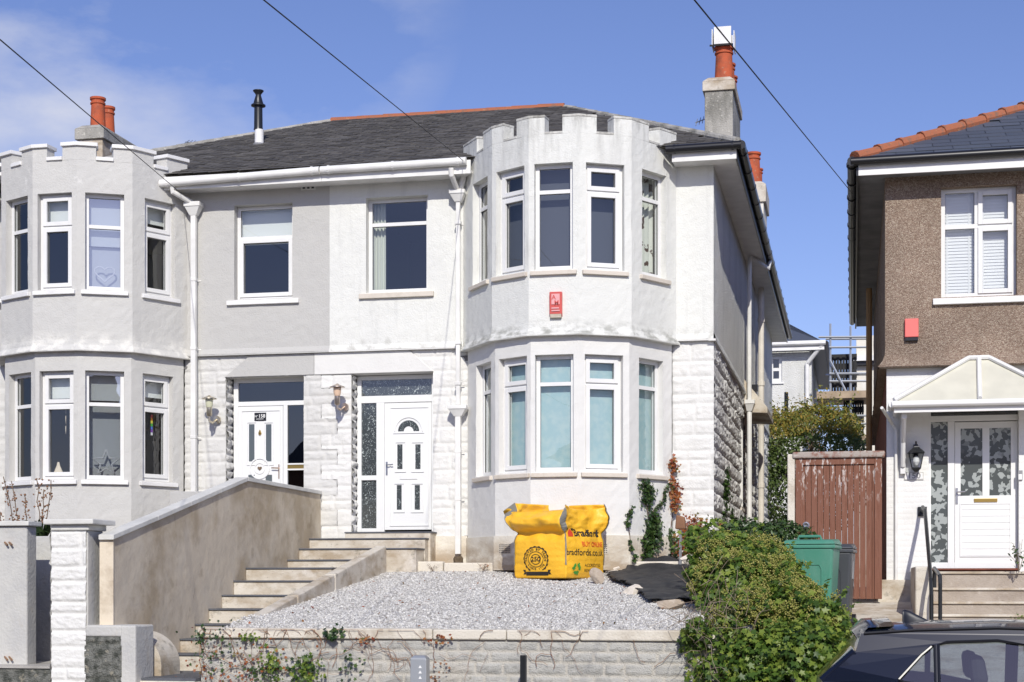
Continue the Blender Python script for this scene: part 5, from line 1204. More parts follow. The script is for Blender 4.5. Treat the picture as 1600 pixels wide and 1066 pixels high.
def arc_text(s, r, a_start, a_end, size, flip=False):
    n = len(s); Vv = []; Ff = []
    for k, c in enumerate(s):
        if c == ' ': continue
        V, F = text_mesh(c, size, 0, .001); q = a_start+(a_end-a_start)*k/(n-1); rot = q-math.pi/2 if not flip else q+math.pi/2; b = len(Vv)
        for x, y, w in V: Vv.append((cx0+r*math.cos(q)+x*math.cos(rot)-y*math.sin(rot), cz0+r*math.sin(q)+x*math.sin(rot)+y*math.cos(rot)))
        Ff += [tuple(b+i for i in f) for f in F]
    bag_map(Vv, Ff, sL, 'lettering', 'ink_black')
arc_text('TRUSTED BY TRADE', .131, math.pi*1.04, -.04*math.pi, .042); arc_text('SINCE 1770', .131, math.pi*1.2, math.pi*1.8, .038, True)

# ---- stones and weed membrane
def rock(u, v, w, d, h, rz, seed, mat, label, lift=0.):
    import bmesh
    c = Gp(u, v); c.z += lift; bm = bmesh.new(); bmesh.ops.create_icosphere(bm, subdivisions=4, radius=1); V = np.array([x.co for x in bm.verts]); F = np.array([[y.index for y in f.verts] for f in bm.faces]); bm.free()
    r = random.Random(seed); q = V.copy()
    for k in range(26):                          # facet the pebble by plane cuts
        n_ = np.array([r.gauss(0, 1), r.gauss(0, 1), r.gauss(0, .8)]); n_ /= np.linalg.norm(n_); dd = r.uniform(.50, .88); e = q@n_-dd; q -= np.outer(np.clip(e, 0, None)*.97, n_)
    q *= (1+.16*(fbm(q[:, 0]*2.5+seed, q[:, 1]*2.5, q[:, 2]*2.5, 4)-.5))[:, None]
    q *= np.array([w/2, d/2, h/2]); ca, sa = math.cos(rz), math.sin(rz); q = np.stack([q[:, 0]*ca-q[:, 2]*sa, q[:, 1], q[:, 0]*sa+q[:, 2]*ca], -1)
    q += np.array([c.x, c.y+d*.3, c.z-q[:, 2].min()-.03]); o = finish(q, F, 'stone', M[mat], smooth=True); autosmooth(o); setp(o, label, 'stone', 'loose stones around the black membrane')
M['rock_tan'] = layered('rock_tan', (.40, .33, .26), [((.62, .56, .48), 7, I3, .48, .7, .7, None), ((.22, .16, .12), 9, I3, .55, .7, .5, None)], .9, [(25, .8, .02)])
M['rock_pale'] = layered('rock_pale', (.66, .60, .52), [((.40, .34, .28), 7, I3, .5, .7, .5, None)], .9, [(25, .6, .02)])
M['rock_white'] = layered('rock_white', (.74, .67, .58), [((.5, .44, .38), 9, I3, .55, .7, .4, None)], .9, [(25, .5, .02)])
rock(933, 914, .30, .16, .19, -1.05, 1, 'rock_tan', 'tall brown stone leaning against the right foot of the yellow bag')
rock(987, 931, .36, .22, .20, .05, 2, 'rock_pale', 'pale stone lying on the front edge of the black membrane')
rock(1046, 953, .42, .25, .17, .06, 3, 'rock_tan', 'flat reddish brown stone nearest the garden wall coping')
rock(1080, 899, .42, .27, .27, .0, 4, 'rock_white', 'large smooth cream boulder on top of the black membrane', .13)
rock(957, 895, .30, .2, .16, .1, 5, 'rock_white', 'small cream stone behind the tall brown one')
rock(976, 894, .36, .2, .15, 0, 6, 'rock_tan', 'low brown stone in the middle of the row behind the membrane')
rock(998, 893, .26, .2, .15, -.1, 7, 'rock_pale', 'small rounded stone at the right end of the row behind the membrane')
rock(1093, 940, .2, .15, .09, .2, 8, 'rock_pale', 'small pale stone half hidden under the ivy by the membrane')
rock(945, 884, .25, .3, .34, .3, 9, 'concrete_pale', 'grey upright stone behind the right corner of the yellow bag')
M['membrane'] = plain('membrane', (.026, .026, .028), .6, bump=.6, bscale=9, var=.3)
outl = [(948, 899), (1000, 893.5), (1060, 893), (1165, 893), (1165, 925), (1090, 946), (1050, 946), (1010, 945), (1002, 936), (975, 918), (955, 911)]
C_ = [Gp(*q) for q in outl]
from mathutils.geometry import tessellate_polygon
def inpoly(x, y, pl):
    c = False; n = len(pl)
    for i in range(n):
        a, b = pl[i], pl[(i+1) % n]
        if (a.y > y) != (b.y > y) and x < (b.x-a.x)*(y-a.y)/(b.y-a.y)+a.x: c = not c
    return c
x0m, x1m, y0m, y1m = min(p.x for p in C_), max(p.x for p in C_), min(p.y for p in C_), max(p.y for p in C_)+.8
st_ = .045; nx = int((x1m-x0m)/st_); ny = int((y1m-y0m)/st_); xs = x0m+np.arange(nx)*st_; ys = y0m+np.arange(ny)*st_
X_, Y_ = np.meshgrid(xs, ys, indexing='ij'); hm = Gp(1030, 895)
Zm = gsurf(X_, Y_)+.035+.07*(fbm(X_*2.5, Y_*2.5, 7., 4)-.35)+.035*np.abs(np.sin(X_*8+Y_*3+fbm(X_*3, Y_*3, 2., 2)*7))+.06*np.abs(fbm(X_*5, Y_*5, 9., 3)-.5)
Zm += .11*np.exp(-((X_-hm.x)/.42)**2-((Y_-(hm.y+.35))/.25)**2)
V = np.stack([X_, Y_, Zm], -1).reshape(-1, 3); F = []
Cm = C_+[]
far = [p for p in C_]
for i in range(nx-1):
    for j in range(ny-1):
        xm_, ym_ = xs[i]+st_/2, ys[j]+st_/2
        if inpoly(xm_, ym_, C_) or (abs(xm_-hm.x-.1) < .55 and 0 <= ym_-hm.y+.1 < .75): a = i*ny+j; F.append((a, a+ny, a+ny+1, a+1))
used = sorted({k for f in F for k in f}); mpx = {k: q for q, k in enumerate(used)}
o = finish(V[used], [tuple(mpx[k] for k in f) for f in F], 'weed_membrane', M['membrane'], smooth=True); setp(o, 'crumpled black weed membrane spread over the right side of the gravel', 'membrane')
o.modifiers.new('t', 'SOLIDIFY').thickness = .006
# brown post cap stump near the corner
Yp = 22.0; mb = MB(); x = Xat(1065, Yp); mb.box(x-.035, x+.0, Yp, Yp+.04, .1, P(1065, 828, Yp).z); o = mb.build('timber_post', M['lead']); setp(o, 'metal post with a rotten brown timber top among creeper by the corner', 'post')
mb = MB(); z0_ = P(1065, 827, Yp).z; mb.hexa([(x-.09, Yp-.03, z0_), (x+.06, Yp-.03, z0_), (x+.06, Yp+.1, z0_), (x-.09, Yp+.1, z0_), (x-.075, Yp-.02, z0_+.2), (x+.04, Yp-.02, z0_+.17), (x+.04, Yp+.09, z0_+.17), (x-.075, Yp+.09, z0_+.2)]); mb.build('timber_top', M['twig_red'], o, bevel=.02)

# ================================================================== HOUSE NUMBER 150 AT THE RIGHT
YN = 22.6; xn = Xat(1383, YN); WN = 7.5; FN = Fr((xn, YN), (xn+WN, YN)); FNl = Fr((xn+.02, YN+.06), (xn+WN, YN+.06))
hN = empty('detached_house', (xn+3, YN, -.1), 'brown pebbledashed house with white ground floor and glazed porch canopy at the right', 'house')
EZN = P(1480, 245, YN-.35).z; zbell = FN.loc(1480, 572)[1]
wN = (FN.loc(1470.5, 0)[0], FN.loc(1589, 0)[0], FN.loc(1530, 463)[1], FN.loc(1530, 290)[1])
poly_wall('upper_wall', M['pebbledash'], hN, [(xn, YN+12.6), (xn, YN), (xn+WN, YN)], zbell, EZN-.1, {1: [wN]}, lambda z: .10*max(0, 1-(z-zbell)/.22)**2, reveal=.2)
mb = MB(); mb.box(xn-.08, xn+WN, YN-.09, YN+.1, zbell-.01, zbell+.003); mb.box(xn-.09, xn+.1, YN+.1, YN+12.6, zbell-.01, zbell+.003); mb.build('bell_cast', M['pebbledash'], hN)
window(hN, FN, *wN, FN.loc(1530, 350)[1], top_sash=True, low_sash=True, rec=.13, mull=(wN[0]+wN[1])/2-.02, bar=.06, sill=(.11, .10, .06, 'sill_white'))
dN = (FNl.loc(1451, 0)[0], FNl.loc(1592, 0)[0], FNl.loc(1520, 889)[1], FNl.loc(1520, 640)[1])
M['brick_white'] = layered('brick_white', (.74, .735, .71), [((.62, .6, .57), 4, I3, .55, .8, .5, None), ((.45, .30, .22), 30, I3, .70, .76, .8, None)], .8, [(50, .4, .01)])
def brick_relief(U, W): return None
def brick_wall(name, mat, parent, fr, a0, a1, z0, z1, ops):
    A = cuts([a0, a1]+[x for o in ops for x in o[:2]], .018); Z = cuts([z0, z1]+[x for o in ops for x in o[2:4]], .0125)
    U, W = np.meshgrid(np.array(A), np.array(Z), indexing='ij'); row = np.floor((W-z0)/.075); fu = ((U+(row % 2)*.1125) % .225); fz = (W-z0) % .075
    e = np.minimum(np.minimum(fu, .225-fu), np.minimum(fz, .075-fz)); H = .004*np.clip(e/.012, 0, 1)+.004*(fbm(U*12, W*12, 1., 3)-.5)
    V = np.stack([fr.p.x+fr.d.x*U+fr.n.x*H, fr.p.y+fr.d.y*U+fr.n.y*H, W], -1).reshape(-1, 3); na, nz_ = len(A), len(Z)
    am = (np.array(A)[:-1]+np.array(A)[1:])/2; zm = (np.array(Z)[:-1]+np.array(Z)[1:])/2; UM, ZM = np.meshgrid(am, zm, indexing='ij'); keep = np.ones_like(UM, bool)
    for o in ops: keep &= ~((UM > o[0]) & (UM < o[1]) & (ZM > o[2]) & (ZM < o[3]))
    ii, jj = np.nonzero(keep); b = ii*nz_+jj; finish(V, np.stack([b, b+nz_, b+nz_+1, b+1], -1), name, mat, parent)
brick_wall('lower_wall', M['brick_white'], hN, FNl, 0, 3.4, -.7, zbell, [(dN[0], dN[1], -1, dN[3])])
mb = MB(); mb.fbox(FNl, 3.4, WN, -.2, 0, -.7, zbell); mb.fbox(FNl, dN[0]-.02, dN[0], -.3, -.004, -.7, dN[3]); mb.fbox(FNl, dN[1], dN[1]+.02, -.3, -.004, -.7, dN[3]); mb.fbox(FNl, dN[0], dN[1], -.3, -.004, dN[3], dN[3]+.02)
mb.build('lower_wall', M['brick_white'], hN)
M['brick_red'] = pebble_mat('brick_red', [(.12, .035, .02), (.2, .06, .035), (.16, .05, .03)], 9)
mb = MB(); mb.box(xn+.025, xn+.2, YN+.065, YN+12.6, -1.2, zbell-.012); mb.build('side_wall', M['brick_red'], hN)
mb = MB(); mb.box(xn+.2, xn+WN, YN+8.9, YN+9, -1.2, EZN-.1); mb.box(xn+.2, xn+WN, YN+4, YN+4.1, -.7, EZN-.1); mb.box(xn+WN-.1, xn+WN, YN+.1, YN+8.9, -1.2, EZN-.1); mb.box(xn+.2, xn+WN-.1, YN+.3, YN+4, zbell, zbell+.1); mb.box(xn+.2, xn+WN-.1, YN+.3, YN+4, EZN-.15, EZN-.1); mb.box(xn+.05, xn+3.6, YN+12.5, YN+12.58, -1.2, EZN-.1); mb.build('rear_wall', M['room'], hN)
# venetian blinds inside the upper window
t = empty('venetian_blind', FN.pt((wN[0]+wN[1])/2, -.26, wN[2]), 'white venetian blinds behind the upper window of the brown house', 'blind')
for (a, b) in ((wN[0]+.03, (wN[0]+wN[1])/2-.05), ((wN[0]+wN[1])/2, wN[1]-.03)):
    mb = MB(); z = wN[2]+.06
    while z < wN[3]-.05: mb.hexa([FN.pt(a, -.25, z), FN.pt(b, -.25, z), FN.pt(b, -.262, z+.046), FN.pt(a, -.262, z+.046), FN.pt(a, -.247, z+.002), FN.pt(b, -.247, z+.002), FN.pt(b, -.259, z+.048), FN.pt(a, -.259, z+.048)]); z += .044
    for f_ in (.15, .85): mb.fbox(FN, a+(b-a)*f_-.012, a+(b-a)*f_+.012, -.25, -.247, wN[2]+.04, wN[3]-.04)
    mb.build('slats', M['venetian'], t)
# roof
OVN = .36; e0 = Vector((xn-OVN, YN-.36, EZN+.03)); slp = math.tan(R_(27)); hip_p = P(1600, 172, 25.2)
def hipline(k): return e0+Vector((k, k, k*slp))
ridge_k = 3.9; r0 = hipline(ridge_k); ex = xn+WN+.5
mb = MB(); bk = YN-.36+2*ridge_k; mb.add([e0, (ex, e0.y, e0.z), (ex-ridge_k*.1, r0.y, r0.z), r0, (e0.x, bk, e0.z), (ex, bk, e0.z)], [(0, 1, 2, 3), (0, 3, 4), (3, 2, 5, 4), (0, 4, 5, 1)])
mb.add([(e0.x, bk-3.5, e0.z), (e0.x+1.9, bk-3.5, e0.z+.9), (e0.x+1.9, YN+12, e0.z+.9), (e0.x, YN+13, e0.z), (e0.x+4, YN+13, e0.z), (e0.x+4, bk-3.5, e0.z)], [(0, 1, 2, 3), (1, 5, 4, 2), (3, 2, 4)])
rf = mb.build('roof', M['slate_new'], hN); sv = Vector((0, 1, slp)); Ls = ridge_k*sv.length
slate_plane('slates', 'slate_new', rf, (0, e0.y-.02, e0.z), (1, 0, 0), sv, e0.x, ex, Ls-.05, lambda u, v: u > e0.x+v/sv.length+.08, w=.5, c=.22, jit=.003)
mb = MB(); n = 13
for i in range(n):
    a = hipline(-.05+i*ridge_k/n)+Vector((0, 0, .03)); b = hipline((i+1)*ridge_k/n)+Vector((0, 0, .015)); mb.tube([a, b], [.088, .08], 10); mb.tube([a, a.lerp(b, .1)], [.097, .095], 10)
mb.build('hip_tiles', M['terracotta_old'], rf)
mb = MB(); mb.box(e0.x, ex, YN-.36, YN+.02, EZN-.155, EZN-.13); mb.box(e0.x, xn+.02, YN+.021, YN+13, EZN-.155, EZN-.13); mb.build('soffit', M['lead'], hN)
mb = MB(); mb.box(e0.x, ex, YN-.385, YN-.361, EZN-.2, EZN-.03); mb.build('fascia', M['sill_white'], hN)
mb = MB(); mb.box(e0.x-.03, e0.x-.002, YN-.38, YN+13, EZN-.2, EZN-.0); mb.build('fascia', M['black_plastic'], hN)
mb = MB(); mb.tube([(e0.x-.1, YN-.44, EZN-.02), (ex, YN-.44, EZN+.03)], .06, 12); g = mb.build('gutter', M['black_plastic'], hN); autosmooth(g)
mb = MB(); mb.tube([(e0.x-.09, YN-.47, EZN-.02), (e0.x-.09, YN+13, EZN-.06)], .062, 12); g = mb.build('gutter', M['black_plastic'], hN); autosmooth(g)
for i in range(14): mb = MB(); mb.tube([(e0.x-.09, YN-.3+i*.93, EZN-.025), (e0.x-.09, YN-.26+i*.93, EZN-.025)], .075, 12); mb.build('gutter_bracket', M['black_plastic'], g)
mb = MB(); xp_ = Xat(1358, 30.5); mb.tube([(xp_, 30.5, -1), (xp_, 30.5, EZN-.25)], .06, 8); mb.build('downpipe', M['yellow_trim'], hN)
# door set
O = -.12; ol = O+.03
mb = MB(); us = [1451, 1454.5, 1481, 1491.5, 1590.5, 1593.5]; vs_ = [636, 641, 649, 658, 879, 889]
grid_frame(mb, FNl, us, vs_, [(0, 5, 0, 1), (0, 1, 1, 5), (4, 5, 1, 5), (1, 4, 2, 3), (2, 3, 3, 5), (1, 2, 4, 5), (3, 4, 4, 5)], O-.07, O)
w = mb.build('door_frame', M['door_white'], hN, bevel=.004)
mb = MB(); pbox(mb, FNl, 1454, 640.5, 1591, 649.5, O-.04, O-.03); mb.build('fanlight', M['glass_dark'], w)
mb = MB(); pbox(mb, FNl, 1454, 657.5, 1481.5, 879.5, O-.04, O-.03); mb.build('side_light', M['glass_leaf'], w)
mb = MB(); us = [1492, 1501, 1535, 1546, 1579.5, 1590]; vs_ = [659, 669, 774.5, 879]
grid_frame(mb, FNl, us, vs_, [(0, 5, 0, 1), (0, 1, 1, 2), (2, 3, 1, 2), (4, 5, 1, 2), (0, 5, 2, 3)], O-.055, O-.01)
leaf = mb.build('door', M['door_white'], hN, bevel=.003)
for q in ((1500.5, 668.5, 1535.5, 775), (1545.5, 668.5, 1580, 775)): mb = MB(); pbox(mb, FNl, *q, O-.04, O-.03); mb.build('door_pane', M['glass_leaf'], leaf)
mb = MB(); rim(mb, FNl, 1500, 786, 1580, 870, O-.011, O+.004, .016)
for v in range(8):
    a0_, z_ = FNl.loc(1503, 868-v*10.2, O); mb.fbox(FNl, a0_, FNl.loc(1578, 0, O)[0], O-.011, O-.003, z_, z_+.08)
mb.build('door_moulding', M['door_white'], leaf)
mb = MB(); pbox(mb, FNl, 1522, 779, 1558.5, 784.5, O-.01, O+.008); mb.build('letter_plate', M['brass'], leaf, bevel=.003)
mb = MB(); a, z = FNl.loc(1495, 775, O); mb.fbox(FNl, a-.015, a+.015, O-.01, O+.004, z-.11, z+.11); mb.tube([FNl.pt(a, O, z+.05), FNl.pt(a, O+.05, z+.05), FNl.pt(a+.11, O+.05, z+.055)], .01, 8); mb.build('door_handle', M['steel'], leaf)
mb = MB(); pbox(mb, FNl, 1454, 888, 1592, 891, -.05, .1); mb.build('threshold', M['brick_red'], hN)
# canopy
t = hN; yf = YN-.72; zE = P(1430, 628, yf).z; xc0, xc1 = Xat(1397, yf), Xat(1531, yf)*2-Xat(1397, yf); za = FN.loc(1530, 563)[1]; xa0, xa1 = Xat(1513, YN), Xat(1545, YN)
cl, crn, al, ar = Vector((xc0, yf, zE)), Vector((xc1, yf, zE)), Vector((xa0, YN-.05, za)), Vector((xa1, YN-.05, za)); wl, wr = Vector((xc0, YN-.03, zE+.02)), Vector((xc1, YN-.03, zE+.02)); cm = Vector(((xc0+xc1)/2, yf, zE)); am_ = (al+ar)/2
mb = MB(); mb.add([cl, cm, am_, al], [(0, 1, 2, 3)]); mb.add([cm, crn, ar, am_], [(0, 1, 2, 3)]); mb.add([wl, cl, al], [(0, 1, 2)]); mb.add([crn, wr, ar], [(0, 1, 2)])
M['polycarb'] = plain('polycarb', (.62, .60, .50), .45, var=.1)
cp = mb.build('canopy_panels', M['polycarb'], hN); cp.modifiers.new('t', 'SOLIDIFY').thickness = .016
mb = MB(); up = Vector((0, -.01, .03))
for a, b in ((cl, al), (cm, am_), (crn, ar), (al, ar)): mb.tube([a+up, b+up], .032, 6)
mb.tube([wl+up, al+up], .028, 6); mb.build('canopy_ribs', M['upvc'], cp)
mb = MB(); mb.tube([cl+Vector((-.03, -.03, -.03)), crn+Vector((.03, -.03, -.03))], .045, 8); mb.tube([wl+Vector((-.03, 0, -.03)), cl+Vector((-.03, -.03, -.03))], .045, 8); mb.box(xc0+.0, xc1, yf+.01, yf+.05, zE-.14, zE-.01); mb.box(xc0, xc0+.04, yf+.051, YN, zE-.13, zE-.012); mb.box(xc0+.041, xc1-.04, yf+.051, YN+.05, zE-.05, zE-.03)
mb.build('canopy_gutter', M['upvc'], cp, bevel=.004)
mb = MB(); xb_ = Xat(1410, YN)
for xb_ in (xc0+.10, ): 
    zt_ = zE-.06; mb.box(xb_, xb_+.07, YN-.03, YN+.05, zt_-.85, zt_-.15); mb.tube([(xb_+.035, YN-.03, zt_-.75), (xb_+.035, YN-.18, zt_-.42), (xb_+.035, YN-.55, zt_-.12)], .035, 6); mb.box(xb_, xb_+.07, YN-.6, YN+.05, zt_-.149, zt_-.06)
mb.build('canopy_bracket', M['upvc'], hN, bevel=.006)
mb = MB(); a, _ = FNl.loc(1400, 800, .04); mb.tube([FNl.pt(a-.2, .6, zE-.05), FNl.pt(a-.05, .05, zE-.22), FNl.pt(a, .04, zE-.3), FNl.pt(a, .04, -.15)], .022, 8); mb.tube([FNl.pt(a-.02, .04, -.15), FNl.pt(a-.02, .04, -.4)], .035, 8); mb.build('downpipe', M['pipe_white'], hN)
mb = MB(); mb.fbox(FNl, -.12, a+.35, -.05, .10, -.8, FNl.loc(1390, 906)[1]); mb.build('plinth', M['concrete_pale'], hN, bevel=.01)
# alarm, lantern, plaque, bell
a0, a1 = FN.loc(1413.5, 0)[0], FN.loc(1435, 0)[0]; z0, z1 = FN.loc(1424, 533)[1], FN.loc(1424, 499)[1]
t = empty('alarm_box', FN.pt((a0+a1)/2, 0, z0), 'plain bright red alarm box on the brown pebbledash', 'alarm box')
mb = MB(); mb.fbox(FN, a0, a1, .0, .07, z0+.045, z1); mb.build('case', M['red_pale'], t, bevel=.01); mb = MB(); mb.fbox(FN, a0+.005, a1-.005, 0, .055, z0, z0+.044); mb.build('base', M['black_plastic'], t)
a, z = FNl.loc(1431.5, 716, .16); t = empty('wall_lantern', FNl.pt(a, .0, z), 'black coach lantern above the 150 number plaque', 'wall lamp')
c = FNl.pt(a, .16, z); sq = lambda s, zz: [(c.x-s, c.y-s, zz), (c.x+s, c.y-s, zz), (c.x+s, c.y+s, zz), (c.x-s, c.y+s, zz)]
mb = MB(); mb.hexa(sq(.115, z+.07)+sq(.035, z+.15)); mb.hexa(sq(.03, z+.15)+sq(.02, z+.19)); mb.hexa(sq(.06, z-.15)+sq(.065, z-.13)); mb.hexa(sq(.02, z-.19)+sq(.055, z-.151))
for sx_ in (-1, 1):
    for sy_ in (-1, 1): mb.tube([(c.x+sx_*.058, c.y+sy_*.058, z-.13), (c.x+sx_*.095, c.y+sy_*.095, z+.07)], .009, 4)
mb.build('lantern_cage', M['steel_black'], t)
mb = MB(); mb.hexa(sq(.052, z-.13)+sq(.088, z+.07)); mb.build('lantern_glass', M['lamp_glass_pale'] if False else M['glass'], t)
mb = MB(); mb.lathe((c.x, c.y, z-.1), [(.02, 0), (.045, .05), (.04, .1), (.01, .13)], 12); mb.build('bulb', M['sill_white'], t)
mb = MB(); mb.fbox(FNl, a-.03, a+.03, 0, .02, z+.02, z+.2); mb.tube([FNl.pt(a, .01, z+.12), FNl.pt(a, .10, z+.23), FNl.pt(a, .16, z+.18)], .012, 6); mb.build('lantern_arm', M['steel_black'], t)
a0, a1 = FNl.loc(1413, 0)[0], FNl.loc(1443, 0)[0]; z0, z1 = FNl.loc(1428, 750)[1], FNl.loc(1428, 738)[1]
t = empty('number_plaque', FNl.pt((a0+a1)/2, 0, z0), 'grey stone plaque reading 150 under the black lantern', 'house number'); mb = MB(); mb.fbox(FNl, a0, a1, .002, .02, z0, z1); mb.build('plate', M['wall_render_grey'], t); mb = MB(); mb.fbox(FNl, a0+.012, a1-.012, .002, .022, z0+.012, z1-.012); mb.build('plate_face', M['sill_white'], t)
text_on(FNl, '150', (a0+a1)/2, (z0+z1)/2, .024, .105, 'ink_grey', t, bold=.002, sx=1.15)
mb = MB(); pbox(mb, FNl, 1590.5, 735, 1598, 750.5, .0, .03); o = mb.build('doorbell', M['ink_grey'], bevel=.004); setp(o, 'small grey doorbell at the right of the frosted door', 'doorbell'); mb = MB(); pbox(mb, FNl, 1591.5, 741, 1597, 749.5, .03, .034); mb.build('button_panel', M['sill_white'], o)
# steps and rails
t = empty('entrance_steps', (xn+2.2, 21.5, -.9), 'broad brown concrete steps up to the frosted glass door', 'steps')
M['step_brown'] = layered('step_brown', (.40, .345, .29), [((.24, .19, .15), 3, I3, .45, .7, .7, None), ((.55, .5, .44), 12, I3, .6, .75, .5, None)], .92, [(60, .8, .015)])
for (v, Y) in ((893, 22.1), (918.5, 21.75), (940, 21.42), (960, 21.1), (984, 20.75), (1010, 20.4)):
    z = P(1530, v, Y).z; mb = MB(); mb.box(Xat(1455, Y), xn+WN, Y+.02, YN+.05, -1.7, z-.035); s_ = mb.build('step', M['step_brown'], t, bevel=.012); mb = MB(); mb.box(Xat(1455, Y)-.01, xn+WN, Y-.01, Y+.5, z-.034, z); mb.build('tread', M['concrete_pale'], s_, bevel=.01)
z_ = P(1440, 879, 20.9).z; xa_, xb_ = Xat(1430, 20.9), Xat(1452, 20.9)
mb = MB(); mb.box(xa_, xb_, 20.9, YN, -1.5, z_-.05); o = mb.build('stair_cheek', M['concrete_pale'], bevel=.02); setp(o, 'low tan concrete wall at the left side of the brown steps', 'wall')
mb = MB(); p = FNl.pt(FNl.loc(1441, 0)[0], .0, FNl.loc(1441, 799)[1]); xr_ = p.x; zr = p.z
pth = [(xr_, YN+.0, zr), (xr_, YN-.12, zr+.05), (xr_+.02, YN-.3, zr+.0), (xr_+.02, 20.6, P(1458, 905, 20.6).z), (xr_+.02, 20.45, P(1458, 930, 20.5).z), (xr_+.02, 20.45, -1.2)]
mb.tube(pth, .026, 8); o = mb.build('handrail', M['steel_black']); setp(o, 'dark metal handrail running down from the wall beside the frosted door', 'handrail'); mb = MB(); mb.box(p.x-.06, p.x+.06, YN+.02, YN+.055, p.z-.07, p.z+.06); mb.build('rail_bracket', M['steel_black'], o)
xq = Xat(1468, 20.6); mb = MB(); mb.tube([(xq, 21.9, P(1468, 888, 21.9).z+.0), (xq, 20.5, P(1475, 900, 20.5).z), (xq+.0, 20.45, P(1475, 912, 20.5).z), (xq, 20.45, -1.2)], .026, 8); mb.tube([(xq, 21.85, P(1468, 890, 21.9).z), (xq, 21.85, -.7)], .026, 8)
setp(mb.build('handrail', M['steel_black']), 'short dark metal rail on the brown steps', 'handrail')
# side passage
mb = MB(); mb.add([(XC-.2, 15.9, -1.25), (xn+WN, 15.9, -1.25), (xn+WN, 22.8, -.22), (XC-.2, 22.8, -.22)], [(0, 1, 2, 3)]); mb.add([(XC-.2, 22.8, -.22), (xn+WN, 22.8, -.22), (xn+WN, 40, -.1), (XC-.2, 40, -.1)], [(0, 1, 2, 3)])
setp(mb.build('path', M['concrete_pale']), 'sloping concrete path between the two houses', 'path', kind='structure')
mb = MB(); mb.box(Xat(1300, 16.2), Xat(1700, 16.2), 16.15, 16.4, GZ, -1.15); setp(mb.build('front_kerb_wall', M['concrete_pale']), 'low front wall of the house at the right', 'wall')
# gate and post
YG = 22.35; FG = Fr((Xat(1243, YG), YG), (Xat(1378, YG), YG)); zb_, zt_ = FG.loc(1310, 936)[1], FG.loc(1310, 716)[1]
t = empty('wooden_gate', FG.pt(FG.L/2, 0, zb_), 'tall red-brown boarded gate with flaking paint', 'gate')
M['gate_wood'] = layered('gate_wood', (.20, .088, .056), [((.42, .32, .26), 4, (16, 1, .8), .64, .72, .6, None), ((.12, .04, .022), 8, (8, 1, .5), .5, .7, .6, None), ((.58, .52, .48), 6, (4, 1, 1.1), .56, .62, .85, (1.05, 1.5))], .75, [(40, .4, .008)])
M['wood_weathered'] = layered('wood_weathered', (.38, .33, .29), [((.22, .08, .05), 9, (1, 1, 1), .5, .62, .8, None), ((.6, .57, .52), 10, (.5, 1, 3), .55, .7, .7, None)], .9, [(60, .6, .01)])
mb = MB(); np_ = 13
for i in range(np_): a = .05+i*(FG.L-.1)/np_; mb.fbox(FG, a+.002, a+(FG.L-.1)/np_-.002, -.03, random.uniform(-.003, .003), zb_, zt_-.08)
mb.build('boards', M['gate_wood'], t, bevel=.004)
mb = MB(); mb.fbox(FG, 0, .10, -.03, .028, zb_, zt_); mb.fbox(FG, FG.L-.10, FG.L, -.03, .028, zb_, zt_); mb.fbox(FG, .10, FG.L-.10, -.03, .027, zt_-.09, zt_); mb.build('gate_frame', M['gate_wood'], t, bevel=.006)
mb = MB(); mb.fbox(FG, -.04, FG.L+.04, -.08, .07, zt_+.001, zt_+.09); mb.build('gate_rail', M['wood_weathered'], t, bevel=.02)
a, z = FG.loc(1259.5, 821); mb = MB(); n = 16; mb.tube([FG.pt(a+.032*math.cos(2*math.pi*k/n), .035, z+.032*math.sin(2*math.pi*k/n)) for k in range(n+1)], .010, 6); mb.tube([FG.pt(a, -.01, z), FG.pt(a, .012, z)], .05, 14); mb.build('ring_handle', M['steel'], t)
mb = MB(); xa_, xb_ = Xat(1230.5, YG), Xat(1242, YG); mb.box(xa_, xb_, YG-.04, YG+.1, -.5, P(1236, 710, YG).z); setp(mb.build('concrete_post', M['coping_pale'], bevel=.015), 'pale concrete post at the left of the red-brown gate', 'post')
mb = MB(); mb.box(XC, xa_-.002, YG+.05, YG+.09, -.5, 0.9)
